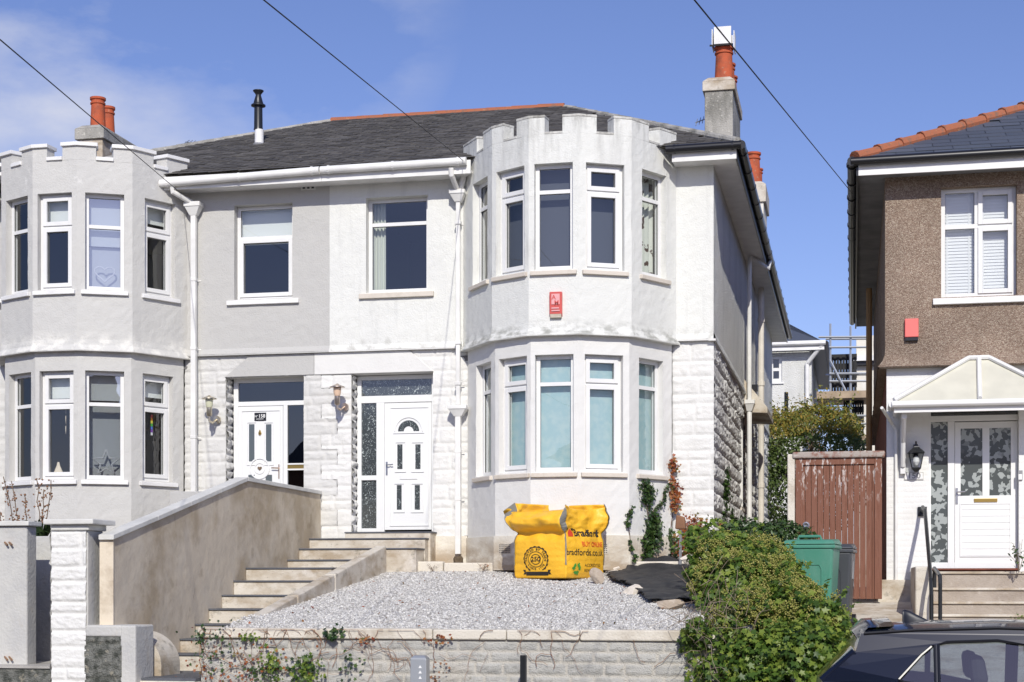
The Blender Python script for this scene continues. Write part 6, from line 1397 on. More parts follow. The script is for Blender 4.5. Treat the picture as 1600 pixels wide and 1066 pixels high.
# ---- wheelie bins
def wheelie(u, v, Y, w, mat, label, rz, numbered):
    c = P(u, v, Y); h = 1.06; zb = c.z-h; t = empty('wheelie_bin', (c.x, c.y, zb), label, 'wheelie bin', 'wheelie bins by the gate', rz=rz); d = w*1.2
    mb = MB(); tp, bt_ = (w/2*.94, d/2*.92), (w/2*.78, d/2*.72)
    mb.hexa([(-bt_[0], -bt_[1], .04), (bt_[0], -bt_[1], .04), (bt_[0], bt_[1], .04), (-bt_[0], bt_[1], .04), (-tp[0], -tp[1], h-.08), (tp[0], -tp[1], h-.08), (tp[0], tp[1], h-.08), (-tp[0], tp[1], h-.08)]); b = mb.build('bin_body', M[mat], t, local=True, bevel=.035)
    mb = MB(); mb.box(-w/2, w/2, -d/2*.96, d/2*.96, h-.10, h-.055); mb.build('bin_rim', M[mat], t, local=True, bevel=.012)
    mb = MB(); mb.hexa([(-w/2*1.02, -d/2, h-.05), (w/2*1.02, -d/2, h-.05), (w/2*1.02, d/2, h-.05), (-w/2*1.02, d/2, h-.05), (-w/2*.9, -d/2*.86, h+.0), (w/2*.9, -d/2*.86, h+.0), (w/2*.9, d/2*.9, h+.025), (-w/2*.9, d/2*.9, h+.025)]); lid = mb.build('bin_lid', M[mat], t, local=True, bevel=.02)
    mb = MB(); mb.tube([(-w*.22, -d*.30, h+.0), (-w*.2, -d*.30, h+.045), (w*.2, -d*.30, h+.045), (w*.22, -d*.30, h)], .018, 8); mb.tube([(-w*.3, d/2+.04, h-.02), (w*.3, d/2+.04, h-.02)], .018, 8); mb.build('bin_handle', M[mat], t, local=True)
    # raised panel outline on the front
    mb = MB(); yk = lambda z: -(bt_[1]+(tp[1]-bt_[1])*(z-.04)/(h-.12))-.004; pp = [(-w*.24, .25), (-w*.24, .72), (-w*.2, .77), (w*.2, .77), (w*.24, .72), (w*.24, .25)]; mb.tube([(x, yk(z), z) for x, z in pp], .007, 5); mb.build('panel_rim', M[mat], t, local=True)
    for sx_ in (-1, 1): mb = MB(); mb.tube([(sx_*w*.43-.02, d*.42, .1), (sx_*w*.43+.03, d*.42, .1)], .1, 18); mb.build('wheel', M['black_plastic'], t, local=True)
    if numbered:
        V, F = text_mesh('1', .13, .0015, .003); fx = tp[0]*.96; 
        mb = MB(); mb.box(tp[0]*.9+.012, tp[0]*.92+.022, -.06, .06, h-.42, h-.20); mb.build('label_plate', M['ink_grey'], t, local=True)
        finish([(tp[0]*.92+.024, x, h-.30+y) for x, y, w_ in V], F, 'lettering', M['ink_white'], t, local=True)
M['bin_green'] = layered('bin_green', (.07, .24, .17), [((.16, .30, .24), 5, (1, 1, .4), .5, .75, .5, None)], .4, [(30, .1, .01)]); M['bin_grey'] = plain('bin_grey', (.055, .06, .068), .4, var=.1)
wheelie(1298, 852, 20.3, .60, 'bin_grey', 'dark grey wheelie bin behind the green one', R_(-4), True)
wheelie(1269, 845, 19.4, .62, 'bin_green', 'green wheelie bin with a moulded front panel half hidden by ivy', R_(-6), False)

# ================================================================== BEYOND THE GAP
YD = 46; xa_, xb_ = Xat(1150, YD), Xat(1268, YD); ze = P(1240, 541, YD).z
hB = empty('distant_house', ((xa_+xb_)/2, YD, -1), 'pale grey rendered house with dark hipped roof behind the gap', 'house')
FB = Fr((xa_, YD), (xb_, YD)); a0, a1 = FB.loc(1203, 0)[0], FB.loc(1222, 0)[0]; wb = (a0, a1, FB.loc(1212, 597)[1], FB.loc(1212, 556)[1])
poly_wall('front_wall', M['side_render'], hB, [(xa_, YD), (xb_, YD), (xb_, YD+9)], -1, ze, {0: [wb]}, step=.5)
window(hB, FB, *wb, FB.loc(1212, 577)[1], rec=.08, bar=.09, sill=(.05, .06, .05, 'sill_white'))
mb = MB(); mb.box(xa_, xb_-.1, YD+1, YD+1.1, -1, ze); mb.build('interior', M['room'], hB)
zrd = P(1207, 518, YD+3).z; mb = MB(); mb.add([(xa_, YD-.3, ze+.05), (xb_+.35, YD-.3, ze+.05), (xb_-3, YD+4.5, ze+2.1), (xa_, YD+4.5, ze+2.1), (xb_+.35, YD+9.3, ze+.05)], [(0, 1, 2, 3), (1, 4, 2)]); mb.build('roof', M['slate_new'], hB)
mb = MB(); mb.box(xa_, xb_+.36, YD-.36, YD-.28, ze-.17, ze-.02); mb.tube([(xa_, YD-.4, ze+.02), (xb_+.4, YD-.4, ze+.02)], .07, 8); mb.build('gutter', M['sill_white'], hB)
mb = MB(); mb.tube([(xb_+.4, YD-.3, ze), (xb_+.4, YD+9.3, ze)], .09, 8); mb.box(xb_+.0, xb_+.38, YD-.28, YD+9.3, ze-.15, ze); mb.build('gutter', M['black_plastic'], hB)
mb = MB(); mb.tube([(xb_-.12, YD-.08, ze-.5), (xb_-.12, YD-.08, -1)], .06, 8); mb.tube([(xb_+.3, YD-.35, ze-.03), (xb_-.1, YD-.1, ze-.5)], .06, 8); mb.build('downpipe', M['sill_white'], hB)
mb = MB(); mb.tube([P(1228.5, 650, YD-2), P(1228.5, 613, YD-2)], .06, 6); setp(mb.build('iron_pole', M['steel_black']), 'short dark pole above the yellow-green tree', 'pole')
YS = 43; t = empty('scaffold', P(1320, 760, YS), 'steel tube scaffold with timber decks and dark slatted sheets in the gap', 'scaffold')
def sp(u, v, dy=0): return P(u, v, YS+dy)
for dy in (0, 1.2):
    for (u, v0) in ((1297.5, 506), (1329, 510), (1358, 500)):
        mb = MB(); mb.tube([sp(u, v0, dy), sp(u, 800, dy)], .032, 6); mb.build('standard', M['galv'], t)
for v, dy, u0 in ((527, 0, 1279), (543, 0, 1296), (584, 0, 1296), (596, 0, 1296), (650, 0, 1310), (663, 0, 1310), (530, 1.2, 1290), (586, 1.2, 1290), (694, 0, 1310)):
    mb = MB(); mb.tube([sp(u0, v, dy-.05), sp(1360, v-.5, dy-.05)], .030, 6); mb.build('ledger', M['galv'], t)
mb = MB(); mb.tube([sp(1297, 563, -.1), sp(1322, 612, -.1)], .03, 6); mb.build('brace', M['galv'], t)
for k in range(5): mb = MB(); mb.tube([sp(1332+k*5, 706, 0), sp(1335+k*5, 694 if k % 2 else 716, 0)], .03, 6); mb.build('brace', M['galv'], t)
M['deck'] = plain('deck', (.42, .32, .22), .9, var=.3)
for v in (612, 680): a, b = sp(1276 if v < 650 else 1325, v, -.3), sp(1360, v+9, -.3); mb = MB(); mb.box(a.x, b.x, YS-.3, YS+1.4, b.z, a.z); mb.build('deck', M['deck'], t)
for (v0, v1, u0, u1) in ((556, 611, 1298, 1339), (624, 678, 1318, 1350)):
    a, b = sp(u0, v0, .3), sp(u1, v1, .3); n = 9; w = (b.x-a.x)/n; mb = MB()
    for k in range(n): mb.box(a.x+k*w, a.x+k*w+w*.86, YS+.3+.04*(k % 2), YS+.33+.04*(k % 2), b.z, a.z)
    for f_ in (.12, .38, .62, .88): mb.box(a.x, b.x, YS+.38, YS+.42, b.z+(a.z-b.z)*f_, b.z+(a.z-b.z)*f_+.16)
    mb.build('slatted_sheet', M['felt'], t)
a, b = P(1338, 525, 47), P(1420, 800, 47); hh_ = empty('distant_house', ((a.x+b.x)/2, 47, -1), 'pale house wall behind the scaffold tubes', 'house'); mb = MB(); mb.box(a.x, b.x, 47, 52, -1, a.z); mb.build('wall', M['plinth'], hh_)
mb = MB(); mb.box(a.x-.2, b.x, 46.7, 52, P(1340, 566, 47).z, P(1340, 558, 47).z); mb.build('gutter', M['sill_white'], hh_); mb = MB(); mb.box(a.x-.15, b.x, 46.8, 52, P(1340, 572, 47).z, P(1340, 567, 47).z); mb.build('fascia', M['black_plastic'], hh_)

# ================================================================== CAR
YK0 = 11.25; wc = .86; YK = YK0+wc                # near side, centre line
xrear = Xat(1272, YK0)+.0; zr0 = GZ+.004
def cz(v, Y=YK0+.24, u=1450): return P(u, v, Y).z-zr0
t = empty('parked_car', (xrear+2, YK, zr0), 'dark blue-black hatchback parked at the kerb at the bottom right', 'car')
M['car_paint'] = plain('car_paint', (.006, .009, .022), .25, spec=.3, coat=.6); M['rubber'] = plain('rubber', (.015, .015, .015), .8); M['car_inside'] = plain('car_inside', (.05, .05, .055), .9)
M['lamp_red'] = plain('lamp_red', (.4, .01, .01), .15, coat=1); M['chrome'] = plain('chrome', (.7, .7, .72), .12, metal=1)
xs_ = lambda u: Xat(u, YK0+.2)-xrear
XA = xs_(1350); XB = xs_(1285)
zroof = cz(984)
prof = [(0.0, .45), (-.02, .62), (.0, .88), (.04, .98), (XB, cz(1066)), (XA-.06, zroof-.16), (XA-.02, zroof-.03), (XA+.35, zroof), (XA+.9, zroof+.02), (XA+1.5, zroof+.005), (XA+1.95, zroof-.06), (XA+2.75, 1.0), (XA+3.3, .93), (XA+3.65, .80), (XA+3.75, .6), (XA+3.75, .35)]
belt = .93; zmx = zroof+.02
def yh(x, z):                                    # half width of the body
    w = wc-.02 if z < belt else wc-.02-(z-belt)*.44
    w -= .05*max(0, (.5-z)/.5)**2
    e = max(0, (.35-x)/.35); f_ = max(0, (x-(XA+3.0))/.75); return w-.14*e*e-.22*f_*f_
arches = [(.72, .31), (XA+2.95, .31)]
bot = []
for cxw, rw in arches[::-1]:
    bot += [(cxw+rw*1.12*math.cos(q), .30+rw*1.12*math.sin(q)) for q in [math.radians(a) for a in range(-15, 196, 15)]]
outline = prof+[(XA+3.6, .22)]+[b for b in bot]+[(.2, .25)]
u2x = lambda u: Xat(u, YK0+.15)-xrear
zq = lambda v, u=1450: P(u, v, YK0+.15).z-zr0
qtr = [(u2x(1404), zq(1062)), (u2x(1440), zq(1024)), (u2x(1456), zq(1011)), (u2x(1461), zq(1009)), (u2x(1461), zq(1070)), (u2x(1412), zq(1066))]
XW2 = XA+1.55
rearw = [(u2x(1467), zq(1070)), (u2x(1467), zq(1008)), (u2x(1480), zq(1004)), (u2x(1560), zq(1001)), (XA+1.08, zroof-.10), (XA+1.08, belt+.03)]
frontw = [(XA+1.16, belt+.03), (XA+1.16, zroof-.10), (XA+1.6, zroof-.12), (XA+1.85, zroof-.2), (XA+2.45, belt+.05)]
from mathutils.geometry import tessellate_polygon as tess
def refine(poly, s=.12):
    r = []
    for i in range(len(poly)):
        a, b = Vector(poly[i]), Vector(poly[(i+1) % len(poly)]); n = max(1, int((b-a).length/s)); r += [a.lerp(b, k/n) for k in range(n)]
    return [(p.x, p.y) for p in r]
loops = [refine(outline), refine(qtr), refine(rearw), refine(frontw)]
flat = [p for l in loops for p in l]; tr = tess([[Vector((x, z, 0)) for x, z in l] for l in loops])
def carpt(x, y, z): return (xrear+x, YK+y, zr0+z)
mb = MB()
for sgn in (-1, 1): mb.add([carpt(x, sgn*yh(x, z), z) for x, z in flat], [tuple(f) for f in tr])
body = mb.build('body', M['car_paint'], t)
# crown skin across the car along the profile; rear screen and windscreen are glass
def skin(pr, mat, name, lift=0, ny=12, parent=t):
    mb = MB(); pr2 = pr; V = []; F = []
    for x, z in pr2:
        for j in range(ny+1):
            s = -1+2*j/ny; w = yh(x, z); V.append(carpt(x-(0 if z > 1.3 else .05*(1-s*s)*(x < 1)), s*w, z+lift+(.045*(1-s**4) if z > belt+.2 else .02*(1-s**4))))
    for i in range(len(pr2)-1):
        for j in range(ny): a = i*(ny+1)+j; F.append((a, a+1, a+ny+2, a+ny+1))
    return finish(V, F, name, M[mat], parent, smooth=True)
skin(prof[:5], 'car_paint', 'tailgate'); skin(prof[4:6], 'glass_car', 'rear_window'); skin(prof[5:11], 'car_paint', 'roof'); skin(prof[10:12], 'glass_car', 'windscreen'); skin(prof[11:], 'car_paint', 'bonnet')
rp = []
for sgn in (-1, 1):
    mb = MB(); V = [carpt(x+.0, sgn*(yh(x, z)+.004), z) for x, z in prof[4:6]]; mb.tube([carpt(prof[4][0], sgn*(yh(*prof[4])-.03), prof[4][1]+.0), carpt(prof[5][0], sgn*(yh(*prof[5])-.03), prof[5][1])], .035, 8); mb.build('rear_pillar', M['car_paint'], t)
for w_, nm in ((qtr, 'quarter_window'), (rearw, 'side_window'), (frontw, 'side_window')):
    for sgn in (-1, 1):
        mb = MB(); mb.poly([carpt(x, sgn*(yh(x, z)-.01), z) for x, z in w_][::sgn]); g = mb.build(nm, M['glass_car'], t)
        mb = MB(); pl = [carpt(x, sgn*(yh(x, z)+.0), z) for x, z in w_+[w_[0]]]; mb.tube(pl, .011, 6); mb.build('window_trim', M['black_plastic'] if nm != 'x' else M['chrome'], g)
mb = MB(); sp_ = [(XA-.10, zroof-.075), (XA-.02, zroof+.0), (XA+.16, zroof+.012)]
V = []; F = []; ny = 10
for x, z in sp_+[(XA+.1, zroof-.02), (XA-.09, zroof-.10)]:
    for j in range(ny+1): s = -1+2*j/ny; V.append(carpt(x+.05*s*s, s*(yh(x, z)-.05), z+.05*(1-s**4)+.01))
for i in range(4):
    for j in range(ny): a = i*(ny+1)+j; F.append((a, a+1, a+ny+2, a+ny+1))
finish(V, F, 'spoiler', M['car_paint'], t, smooth=True)
mb = MB(); xf = XA+.28; zf = zroof+.035; st_f = [(0, .012, .085), (.015, .02, .095), (.05, .028, .085), (.10, .03, .06), (.16, .024, .03), (.20, .008, .006)]; V = []; F = []
for x, w_, h_ in st_f:
    for q in range(9): an = math.pi*q/8; V.append(carpt(xf+x, w_*math.cos(an), zf+h_*math.sin(an)**.7))
for i in range(5):
    for j in range(8): a_ = i*9+j; F.append((a_, a_+1, a_+10, a_+9))
F.append(tuple(range(9)))
M['fin'] = plain('fin', (.01, .012, .02), .45); finish(V, F, 'roof_aerial', M['fin'], t, smooth=True)
for sgn in (-1, 1):
    mb = MB(); mb.tube([carpt(x, sgn*(yh(x, z)+.002), z+.0) for x, z in [(XA+.0, zroof-.03), (XA+.35, zroof-.004), (XA+.9, zroof+.014), (XA+1.5, zroof-.0), (XA+1.95, zroof-.06)]], .012, 6); mb.build('roof_trim', M['black_plastic'], t)
    mb = MB(); mb.hexa([carpt(.0, sgn*.60, .82), carpt(.0, sgn*.82, .82), carpt(.22, sgn*.86, .86), carpt(.22, sgn*.64, .86), carpt(.06, sgn*.62, 1.02), carpt(.08, sgn*.8, 1.02), carpt(.24, sgn*.83, 1.0), carpt(.24, sgn*.62, 1.0)]); mb.build('tail_lamp', M['lamp_red'], t, bevel=.02)
    mb = MB(); mb.hexa([carpt(XA+3.3, sgn*.55, .66), carpt(XA+3.72, sgn*.5, .66), carpt(XA+3.6, sgn*.76, .68), carpt(XA+3.2, sgn*.8, .68), carpt(XA+3.25, sgn*.55, .82), carpt(XA+3.6, sgn*.5, .80), carpt(XA+3.5, sgn*.72, .80), carpt(XA+3.15, sgn*.76, .82)]); mb.build('headlight', M['chrome'], t, bevel=.02)
    for cxw, rw in arches:
        mb = MB(); y_ = sgn*(wc-.12); mb.tube([carpt(cxw, y_-.1, .305), carpt(cxw, y_+.1, .305)], .305, 26); wh = mb.build('wheel', M['rubber'], t); mb = MB(); mb.tube([carpt(cxw, y_-.105, .305), carpt(cxw, y_+.105, .305)], .2, 20); mb.build('rim', M['galv'], wh)
mb = MB(); mb.box(*[xrear+.25, xrear+XA+3.5], YK-.72, YK+.72, zr0+.2, zr0+.55); mb.box(xrear+.25, xrear+.5, YK-.7, YK+.7, zr0+.55, zr0+.9); mb.build('cabin_floor', M['car_inside'], t)
for xx, ys_ in ((u2x(1556)+.02, (-.36, .36)), (XA+1.6, (-.36, .36)), ):
    for y_ in ys_:
        mb = MB(); s0 = Vector(carpt(xx, y_, .55)); mb.hexa([carpt(xx-.08, y_-.24, .5), carpt(xx+.12, y_-.24, .5), carpt(xx+.12, y_+.24, .5), carpt(xx-.08, y_+.24, .5), carpt(xx-.14, y_-.2, 1.02), carpt(xx+.0, y_-.2, 1.02), carpt(xx+.0, y_+.2, 1.02), carpt(xx-.14, y_+.2, 1.02)]); s = mb.build('car_seat', M['car_inside'], t, bevel=.04)
        mb = MB(); mb.hexa([carpt(xx-.16, y_-.13, 1.06), carpt(xx-.04, y_-.13, 1.06), carpt(xx-.04, y_+.13, 1.06), carpt(xx-.16, y_+.13, 1.06), carpt(xx-.18, y_-.11, 1.27), carpt(xx-.08, y_-.11, 1.27), carpt(xx-.08, y_+.11, 1.27), carpt(xx-.18, y_+.11, 1.27)]); mb.build('headrest', M['car_inside'], s, bevel=.045)

# ================================================================== CABLES
def cable(p, q, ext, label, r=.008, sag=.12):
    d = p-q; far = q+d*ext; n = 24; mb = MB(); mb.tube([q.lerp(far, k/n)-Vector((0, 0, sag*4*(k/n)*(1-k/n))) for k in range(n+1)], r, 6); setp(mb.build('overhead_cable', M['felt']), label, 'cable')
cable(P(0, 62, 9), FA.pt(FA.loc(289, 306)[0], .12, FA.loc(289, 306)[1]), 1.25, 'thin overhead cable crossing the left grey bay', .0045, 0)
cable(P(412, 0, 9), FA.pt(FA.loc(727, 262, .3)[0], .42, EZ-.05), 1.2, 'thin overhead cable running down to the gutter beside the white bay', .0045, 0)
cable(P(1085, 0, 10), Vector((e0.x-.08, YN-.4, P(1347, 302, YN-.4).z)), 1.2, 'thin overhead cable running down to the brown house', .0055, 0)

# ================================================================== PLANTS
IVY = np.array([(0, 0, 0), (.0, -.35, 0), (.38, -.42, .03), (.30, -.05, .06), (.52, .2, .02), (.18, .22, .05), (0, .62, -.04), (-.18, .22, .05), (-.52, .2, .02), (-.30, -.05, .06), (-.38, -.42, .03)]); IVF = [(0, k, k+1) for k in range(1, 10)]+[(0, 10, 1)]
OVAL = np.array([(0, -.5, 0), (.24, -.1, .06), (.18, .3, .05), (0, .55, -.03), (-.18, .3, .05), (-.24, -.1, .06), (0, 0, 0)]); OVF = [(6, k, (k+1) % 6) for k in range(6)]
BUD = np.array([(.5, 0, 0), (0, .5, 0), (-.5, 0, 0), (0, -.5, 0), (0, 0, .5), (0, 0, -.5)]); BUF = [(0, 1, 4), (1, 2, 4), (2, 3, 4), (3, 0, 4), (1, 0, 5), (2, 1, 5), (3, 2, 5), (0, 3, 5)]
def leaves(C, Nn, size, tmpl, faces, spread=.6, droop=.0):
    n = len(C); N_ = Nn+rng.normal(size=(n, 3))*spread; N_[:, 2] += .0; N_ /= np.linalg.norm(N_, axis=1)[:, None]
    T_ = rng.normal(size=(n, 3)); T_[:, 2] -= droop; T_ -= (T_*N_).sum(1)[:, None]*N_; T_ /= np.linalg.norm(T_, axis=1)[:, None]; B_ = np.cross(T_, N_)
    s = size*rng.uniform(.6, 1.3, n); V = C[:, None, :]+s[:, None, None]*(tmpl[None, :, 0:1]*B_[:, None, :]+tmpl[None, :, 1:2]*T_[:, None, :]+tmpl[None, :, 2:3]*N_[:, None, :])
    F = np.array(faces)[None]+len(tmpl)*np.arange(n)[:, None, None]; return V.reshape(-1, 3), F.reshape(-1, 3)
def blob(ells, n, r0=.72, r1=1.05, gap=.0):
    C = []; Nn = []; vol = np.array([e[3]*e[4]+e[4]*e[5]+e[3]*e[5] for e in ells]); pr_ = vol/vol.sum(); k = rng.choice(len(ells), n, p=pr_); E_ = np.array(ells)[k]
    d = rng.normal(size=(n, 3)); d /= np.linalg.norm(d, axis=1)[:, None]
    lump = .80+.42*fbm(d[:, 0]*2.6+k*3.3, d[:, 1]*2.6, d[:, 2]*2.6, 3); r = rng.uniform(r0, r1, n)*lump; C = E_[:, :3]+d*E_[:, 3:6]*r[:, None]; Nn = d/E_[:, 3:6]; Nn /= np.linalg.norm(Nn, axis=1)[:, None]
    inside = np.zeros(n, bool); ICUT = .48
    for e in ells: q = (C-np.array(e[:3]))/np.array(e[3:6]); inside |= (q**2).sum(1) < .48
    return C[~inside], Nn[~inside]
def eb(u, v, Y, r, rz=None, ry=None): c = P(u, v, Y); return (c.x, c.y, c.z, r, ry or r, rz or r)
ells = [eb(1165, 925, 17.6, .52, .42), eb(1118, 868, 18.6, .30, .24), eb(1165, 868, 18.8, .42, .22), eb(1200, 892, 18.4, .36, .24), eb(1232, 935, 17.9, .36, .24), eb(1266, 966, 17.6, .33, .2), eb(1225, 975, 16.9, .55, .42), eb(1275, 985, 16.6, .34, .34), eb(1160, 990, 16.4, .36, .38),
        eb(1180, 1040, 16.0, .44, .42), eb(1130, 1060, 15.95, .30, .36), eb(1250, 1045, 15.9, .46, .46), eb(1280, 1045, 15.8, .26, .36), eb(1190, 1120, 15.8, .5, .5), eb(1270, 1120, 15.7, .5, .5), eb(1108, 908, 17.9, .22, .16), eb(1088, 898, 17.8, .15, .10), eb(1088, 992, 16.0, .15, .17), eb(1140, 880, 18.7, .3, .2), eb(1092, 845, 19.2, .16, .16), eb(1128, 836, 19.3, .14, .18)]
t = empty('ivy_bush', (ells[0][0], 16.8, GZ), 'large glossy ivy bush with yellow-green flower heads spilling over the wall end', 'bush')
C, Nn = blob(ells, 46000, .5, 1.12); g_ = fbm(C[:, 0]*3.2, C[:, 1]*3.2, C[:, 2]*3.2, 3); k_ = g_ > .40; C, Nn = C[k_], Nn[k_]
tw = (C[:, 0] < Xat(1155, 16.2)) & (C[:, 2] < -.15) & (C[:, 2] > -1.0) & (rng.random(len(C)) < .4); C, Nn = C[~tw], Nn[~tw]
sh = []                                          # stray shoots
for k in range(75):
    e = ells[rng.integers(0, 12)]; d = rng.normal(size=3); d[1] = -abs(d[1])*.7; d[2] = abs(d[2]); d /= np.linalg.norm(d); p0_ = np.array(e[:3])+d*np.array(e[3:6])*.95
    for j in range(9): sh.append(p0_+d*j*.028+rng.normal(size=3)*.02)
C = np.concatenate([C, np.array(sh)]); Nn = np.concatenate([Nn, np.tile([0, -.5, .8], (len(sh), 1))])
V, F = leaves(C, Nn+np.array([0, -.3, .45]), .066, IVY, IVF, .7, .8); finish(V, F, 'leaves', M['ivy'], t)
C, Nn = blob(ells[:9], 5200, .86, 1.16); m_ = (Nn[:, 2] > .0) & (Nn[:, 1] < .75) & (fbm(C[:, 0]*4, C[:, 1]*4, C[:, 2]*4, 2) > .5); C = C[m_]; C2 = np.repeat(C, 14, 0)+rng.normal(size=(len(C)*14, 3))*.022; V, F = leaves(C2, np.zeros_like(C2)+[0, 0, 1], .021, BUD, BUF, 1); finish(V, F, 'flower_heads', M['ivy_flower'], t)
mb = MB()
for k in range(80):
    a = Vector((Xat(rng.uniform(1085, 1150), 16.1), rng.uniform(15.6, 16.5), rng.uniform(-1.4, -.25))); pth = [a]; d = Vector((rng.uniform(-.5, .5), rng.uniform(-.3, .1), 1))
    for j in range(6): d = (d+Vector(rng.normal(size=3))*.45).normalized(); pth.append(pth[-1]+d*.12)
    mb.tube(pth, .0026, 4, False)
mb.build('dead_stems', M['twig_pale'], t)
mb = MB()
for e in ells[:13:2]:
    mb.tube([(e[0]+.1, max(e[1], 16.5), GZ+.3), (e[0], max(e[1], 16.4), e[2]-.1), (e[0]-.05, e[1], e[2]+.1)], [.05, .035, .015], 7)
mb.build('stems', M['twig'], t)
# dark bush by the house corner
ell2 = [eb(1222, 845, 20.6, .42, .26), eb(1195, 850, 20.2, .34, .24), eb(1160, 840, 20.8, .3, .25)]
t = empty('dark_shrub', (ell2[0][0], 20.6, -.6), 'dark green shrub between the ivy bush and the gate post', 'bush'); C, Nn = blob(ell2, 5000); V, F = leaves(C, Nn, .06, OVAL, OVF, .6); finish(V, F, 'leaves', M['ivy_dark'], t)
mb = MB(); [mb.tube([(e[0], e[1], -.8), (e[0], e[1], e[2])], [.03, .012], 6) for e in ell2]; mb.build('stems', M['twig'], t)
# tree in the gap
YT = 39; el3 = [eb(1262, 702, YT, 1.2, .9), eb(1292, 672, YT+.3, .85, .55), eb(1232, 682, YT, .8, .6), eb(1303, 705, YT, .7, .65), eb(1220, 705, YT-.3, .75, .85), eb(1275, 660, YT+.4, .65, .40), eb(1225, 760, YT-.5, .9, 1.0), eb(1210, 668, YT+1, .4, .35), eb(1320, 690, YT+.4, .4, .4), eb(1270, 765, YT, 1.2, 1.0)]
t = empty('autumn_tree', (Xat(1262, YT), YT, -.2), 'bushy yellow-green autumn tree behind the red-brown gate', 'tree')
C, Nn = blob(el3, 75000, .3, 1.1); keep = fbm(C[:, 0]*1.9, C[:, 1]*1.9, C[:, 2]*1.9, 3) > .43; C, Nn = C[keep], Nn[keep]
sg = []
for k in range(150):
    e = el3[[0, 1, 2, 3, 5, 7, 8][k % 7]]; d = rng.normal(size=3); d[2] = abs(d[2])+.6; d /= np.linalg.norm(d); p0_ = np.array(e[:3])+d*np.array(e[3:6])*.8; ln_ = rng.uniform(.15, .5)
    for j in range(14): sg.append(p0_+(d+[0, 0, .4])*ln_*j/14+rng.normal(size=3)*.035)
C = np.concatenate([C, np.array(sg)]); Nn = np.concatenate([Nn, np.tile([0, -.3, 1.], (len(sg), 1))])
top = C[:, 2] > np.quantile(C[:, 2], .62)+.5*(vnoise(C[:, 0]*2, C[:, 1]*2, C[:, 2]*2)-.5)
V, F = leaves(C[~top], Nn[~top], .085, OVAL, OVF, .8, .6); cr1 = finish(V, F, 'crown', M['tree_green'], t); V, F = leaves(C[top], Nn[top], .08, OVAL, OVF, .8, .6); finish(V, F, 'crown_top', M['tree_leaf'], t)
mb = MB(); b0 = Vector((Xat(1262, YT), YT, -.3)); mb.tube([b0, b0+Vector((.05, 0, 1.2)), b0+Vector((-.05, .1, 2.2))], [.13, .1, .06], 8)
for k in range(26):
    e = el3[k % len(el3)]; s = b0+Vector((0, 0, rng.uniform(.6, 2))); q = Vector(e[:3])+Vector(rng.normal(size=3))*.3; q2 = q+Vector((rng.normal()*.25, rng.normal()*.25, rng.uniform(.2, .75))); mb.tube([s, s.lerp(q, .5)+Vector((0, 0, .15)), q, q2], [.04, .025, .012, .004], 5)
mb.build('trunk', M['twig'], t)
# creepers: strands climbing a wall
def strand(fr, pts, o, width, n, size, mat, tm=IVY, tf=IVF):
    n = int(n*.62); size *= .92
    """pts are (u,v) along the strand; returns leaf centres and stem path"""
    q = [fr.loc(u, v, o) for u, v in pts]; seg = np.array(q); L = np.cumsum([0]+list(np.linalg.norm(np.diff(seg, axis=0), axis=1))); s = rng.uniform(0, L[-1], n*3); s = s[vnoise(s*7, width*31, 2.)+.2*rng.random(n*3) > .52][:n]; n = len(s)
    a = np.interp(s, L, seg[:, 0])+rng.normal(size=n)*width*.5; z = np.interp(s, L, seg[:, 1])+rng.normal(size=n)*width*.3; oo = o+np.abs(rng.normal(size=n))*.03
    C = np.stack([fr.p.x+fr.d.x*a+fr.n.x*oo, fr.p.y+fr.d.y*a+fr.n.y*oo, z], -1); Nn = np.tile([fr.n.x, fr.n.y, .5], (n, 1)); V, F = leaves(C, Nn, size, tm, tf, .5, .8)
    return V, F, [fr.pt(x, o, y) for x, y in q]
def creeper(label, fr, strands, name='creeper', base=None):
    t = empty(name, base or fr.pt(fr.loc(*strands[0][0][0])[0], .05, ZG), label, 'climbing plant'); mb = MB(); by = {}
    for pts, w, n, sz, mat in strands:
        V, F, pth = strand(fr, pts, .03, w, n, sz, mat); by.setdefault(mat, []).append((V, F)); mb.tube(pth, .006, 5)
    for mat, L_ in by.items():
        off = 0; VV = []; FF = []
        for V, F in L_: VV.append(V); FF.append(F+off); off += len(V)
        finish(np.concatenate(VV), np.concatenate(FF), 'leaves', M[mat], t)
    mb.build('stems', M['twig'], t)
fE = Fr(lowR[4], lowR[5]); fD = Fr(lowR[3], lowR[4])
creeper('thin single strand of ivy on the white wall left of the main creeper', fD, [([(986, 862), (984, 835), (980, 815), (984, 800), (987, 793)], .04, 110, .05, 'ivy_dark'), ([(994, 880), (992, 868)], .05, 30, .05, 'ivy_dark')])
creeper('thick green ivy column climbing the white bay wall near its right edge', fE, [([(1012, 885), (1012, 850), (1016, 820), (1010, 790), (1012, 765), (1006, 757)], .13, 950, .055, 'ivy_dark'), ([(1018, 880), (1022, 840), (1020, 800)], .16, 600, .06, 'ivy_dark'), ([(1020, 800), (1034, 785), (1040, 765), (1046, 755)], .05, 130, .045, 'ivy_dark')])
fW = Fr((bayR[5].x-.3, Y0-.03), (XC+.1, Y0-.03))
creeper('red-leaved creeper standing tall against the white stone by the bay', fW, [([(1055, 805), (1054, 780), (1053, 750), (1052, 725), (1053, 712)], .075, 420, .05, 'creeper_red'), ([(1050, 885), (1046, 850), (1050, 810)], .12, 330, .05, 'ivy_dark'), ([(1075, 880), (1070, 850), (1078, 825)], .2, 360, .055, 'creeper_red'), ([(1092, 850), (1090, 825), (1086, 808)], .15, 160, .05, 'creeper_red')])
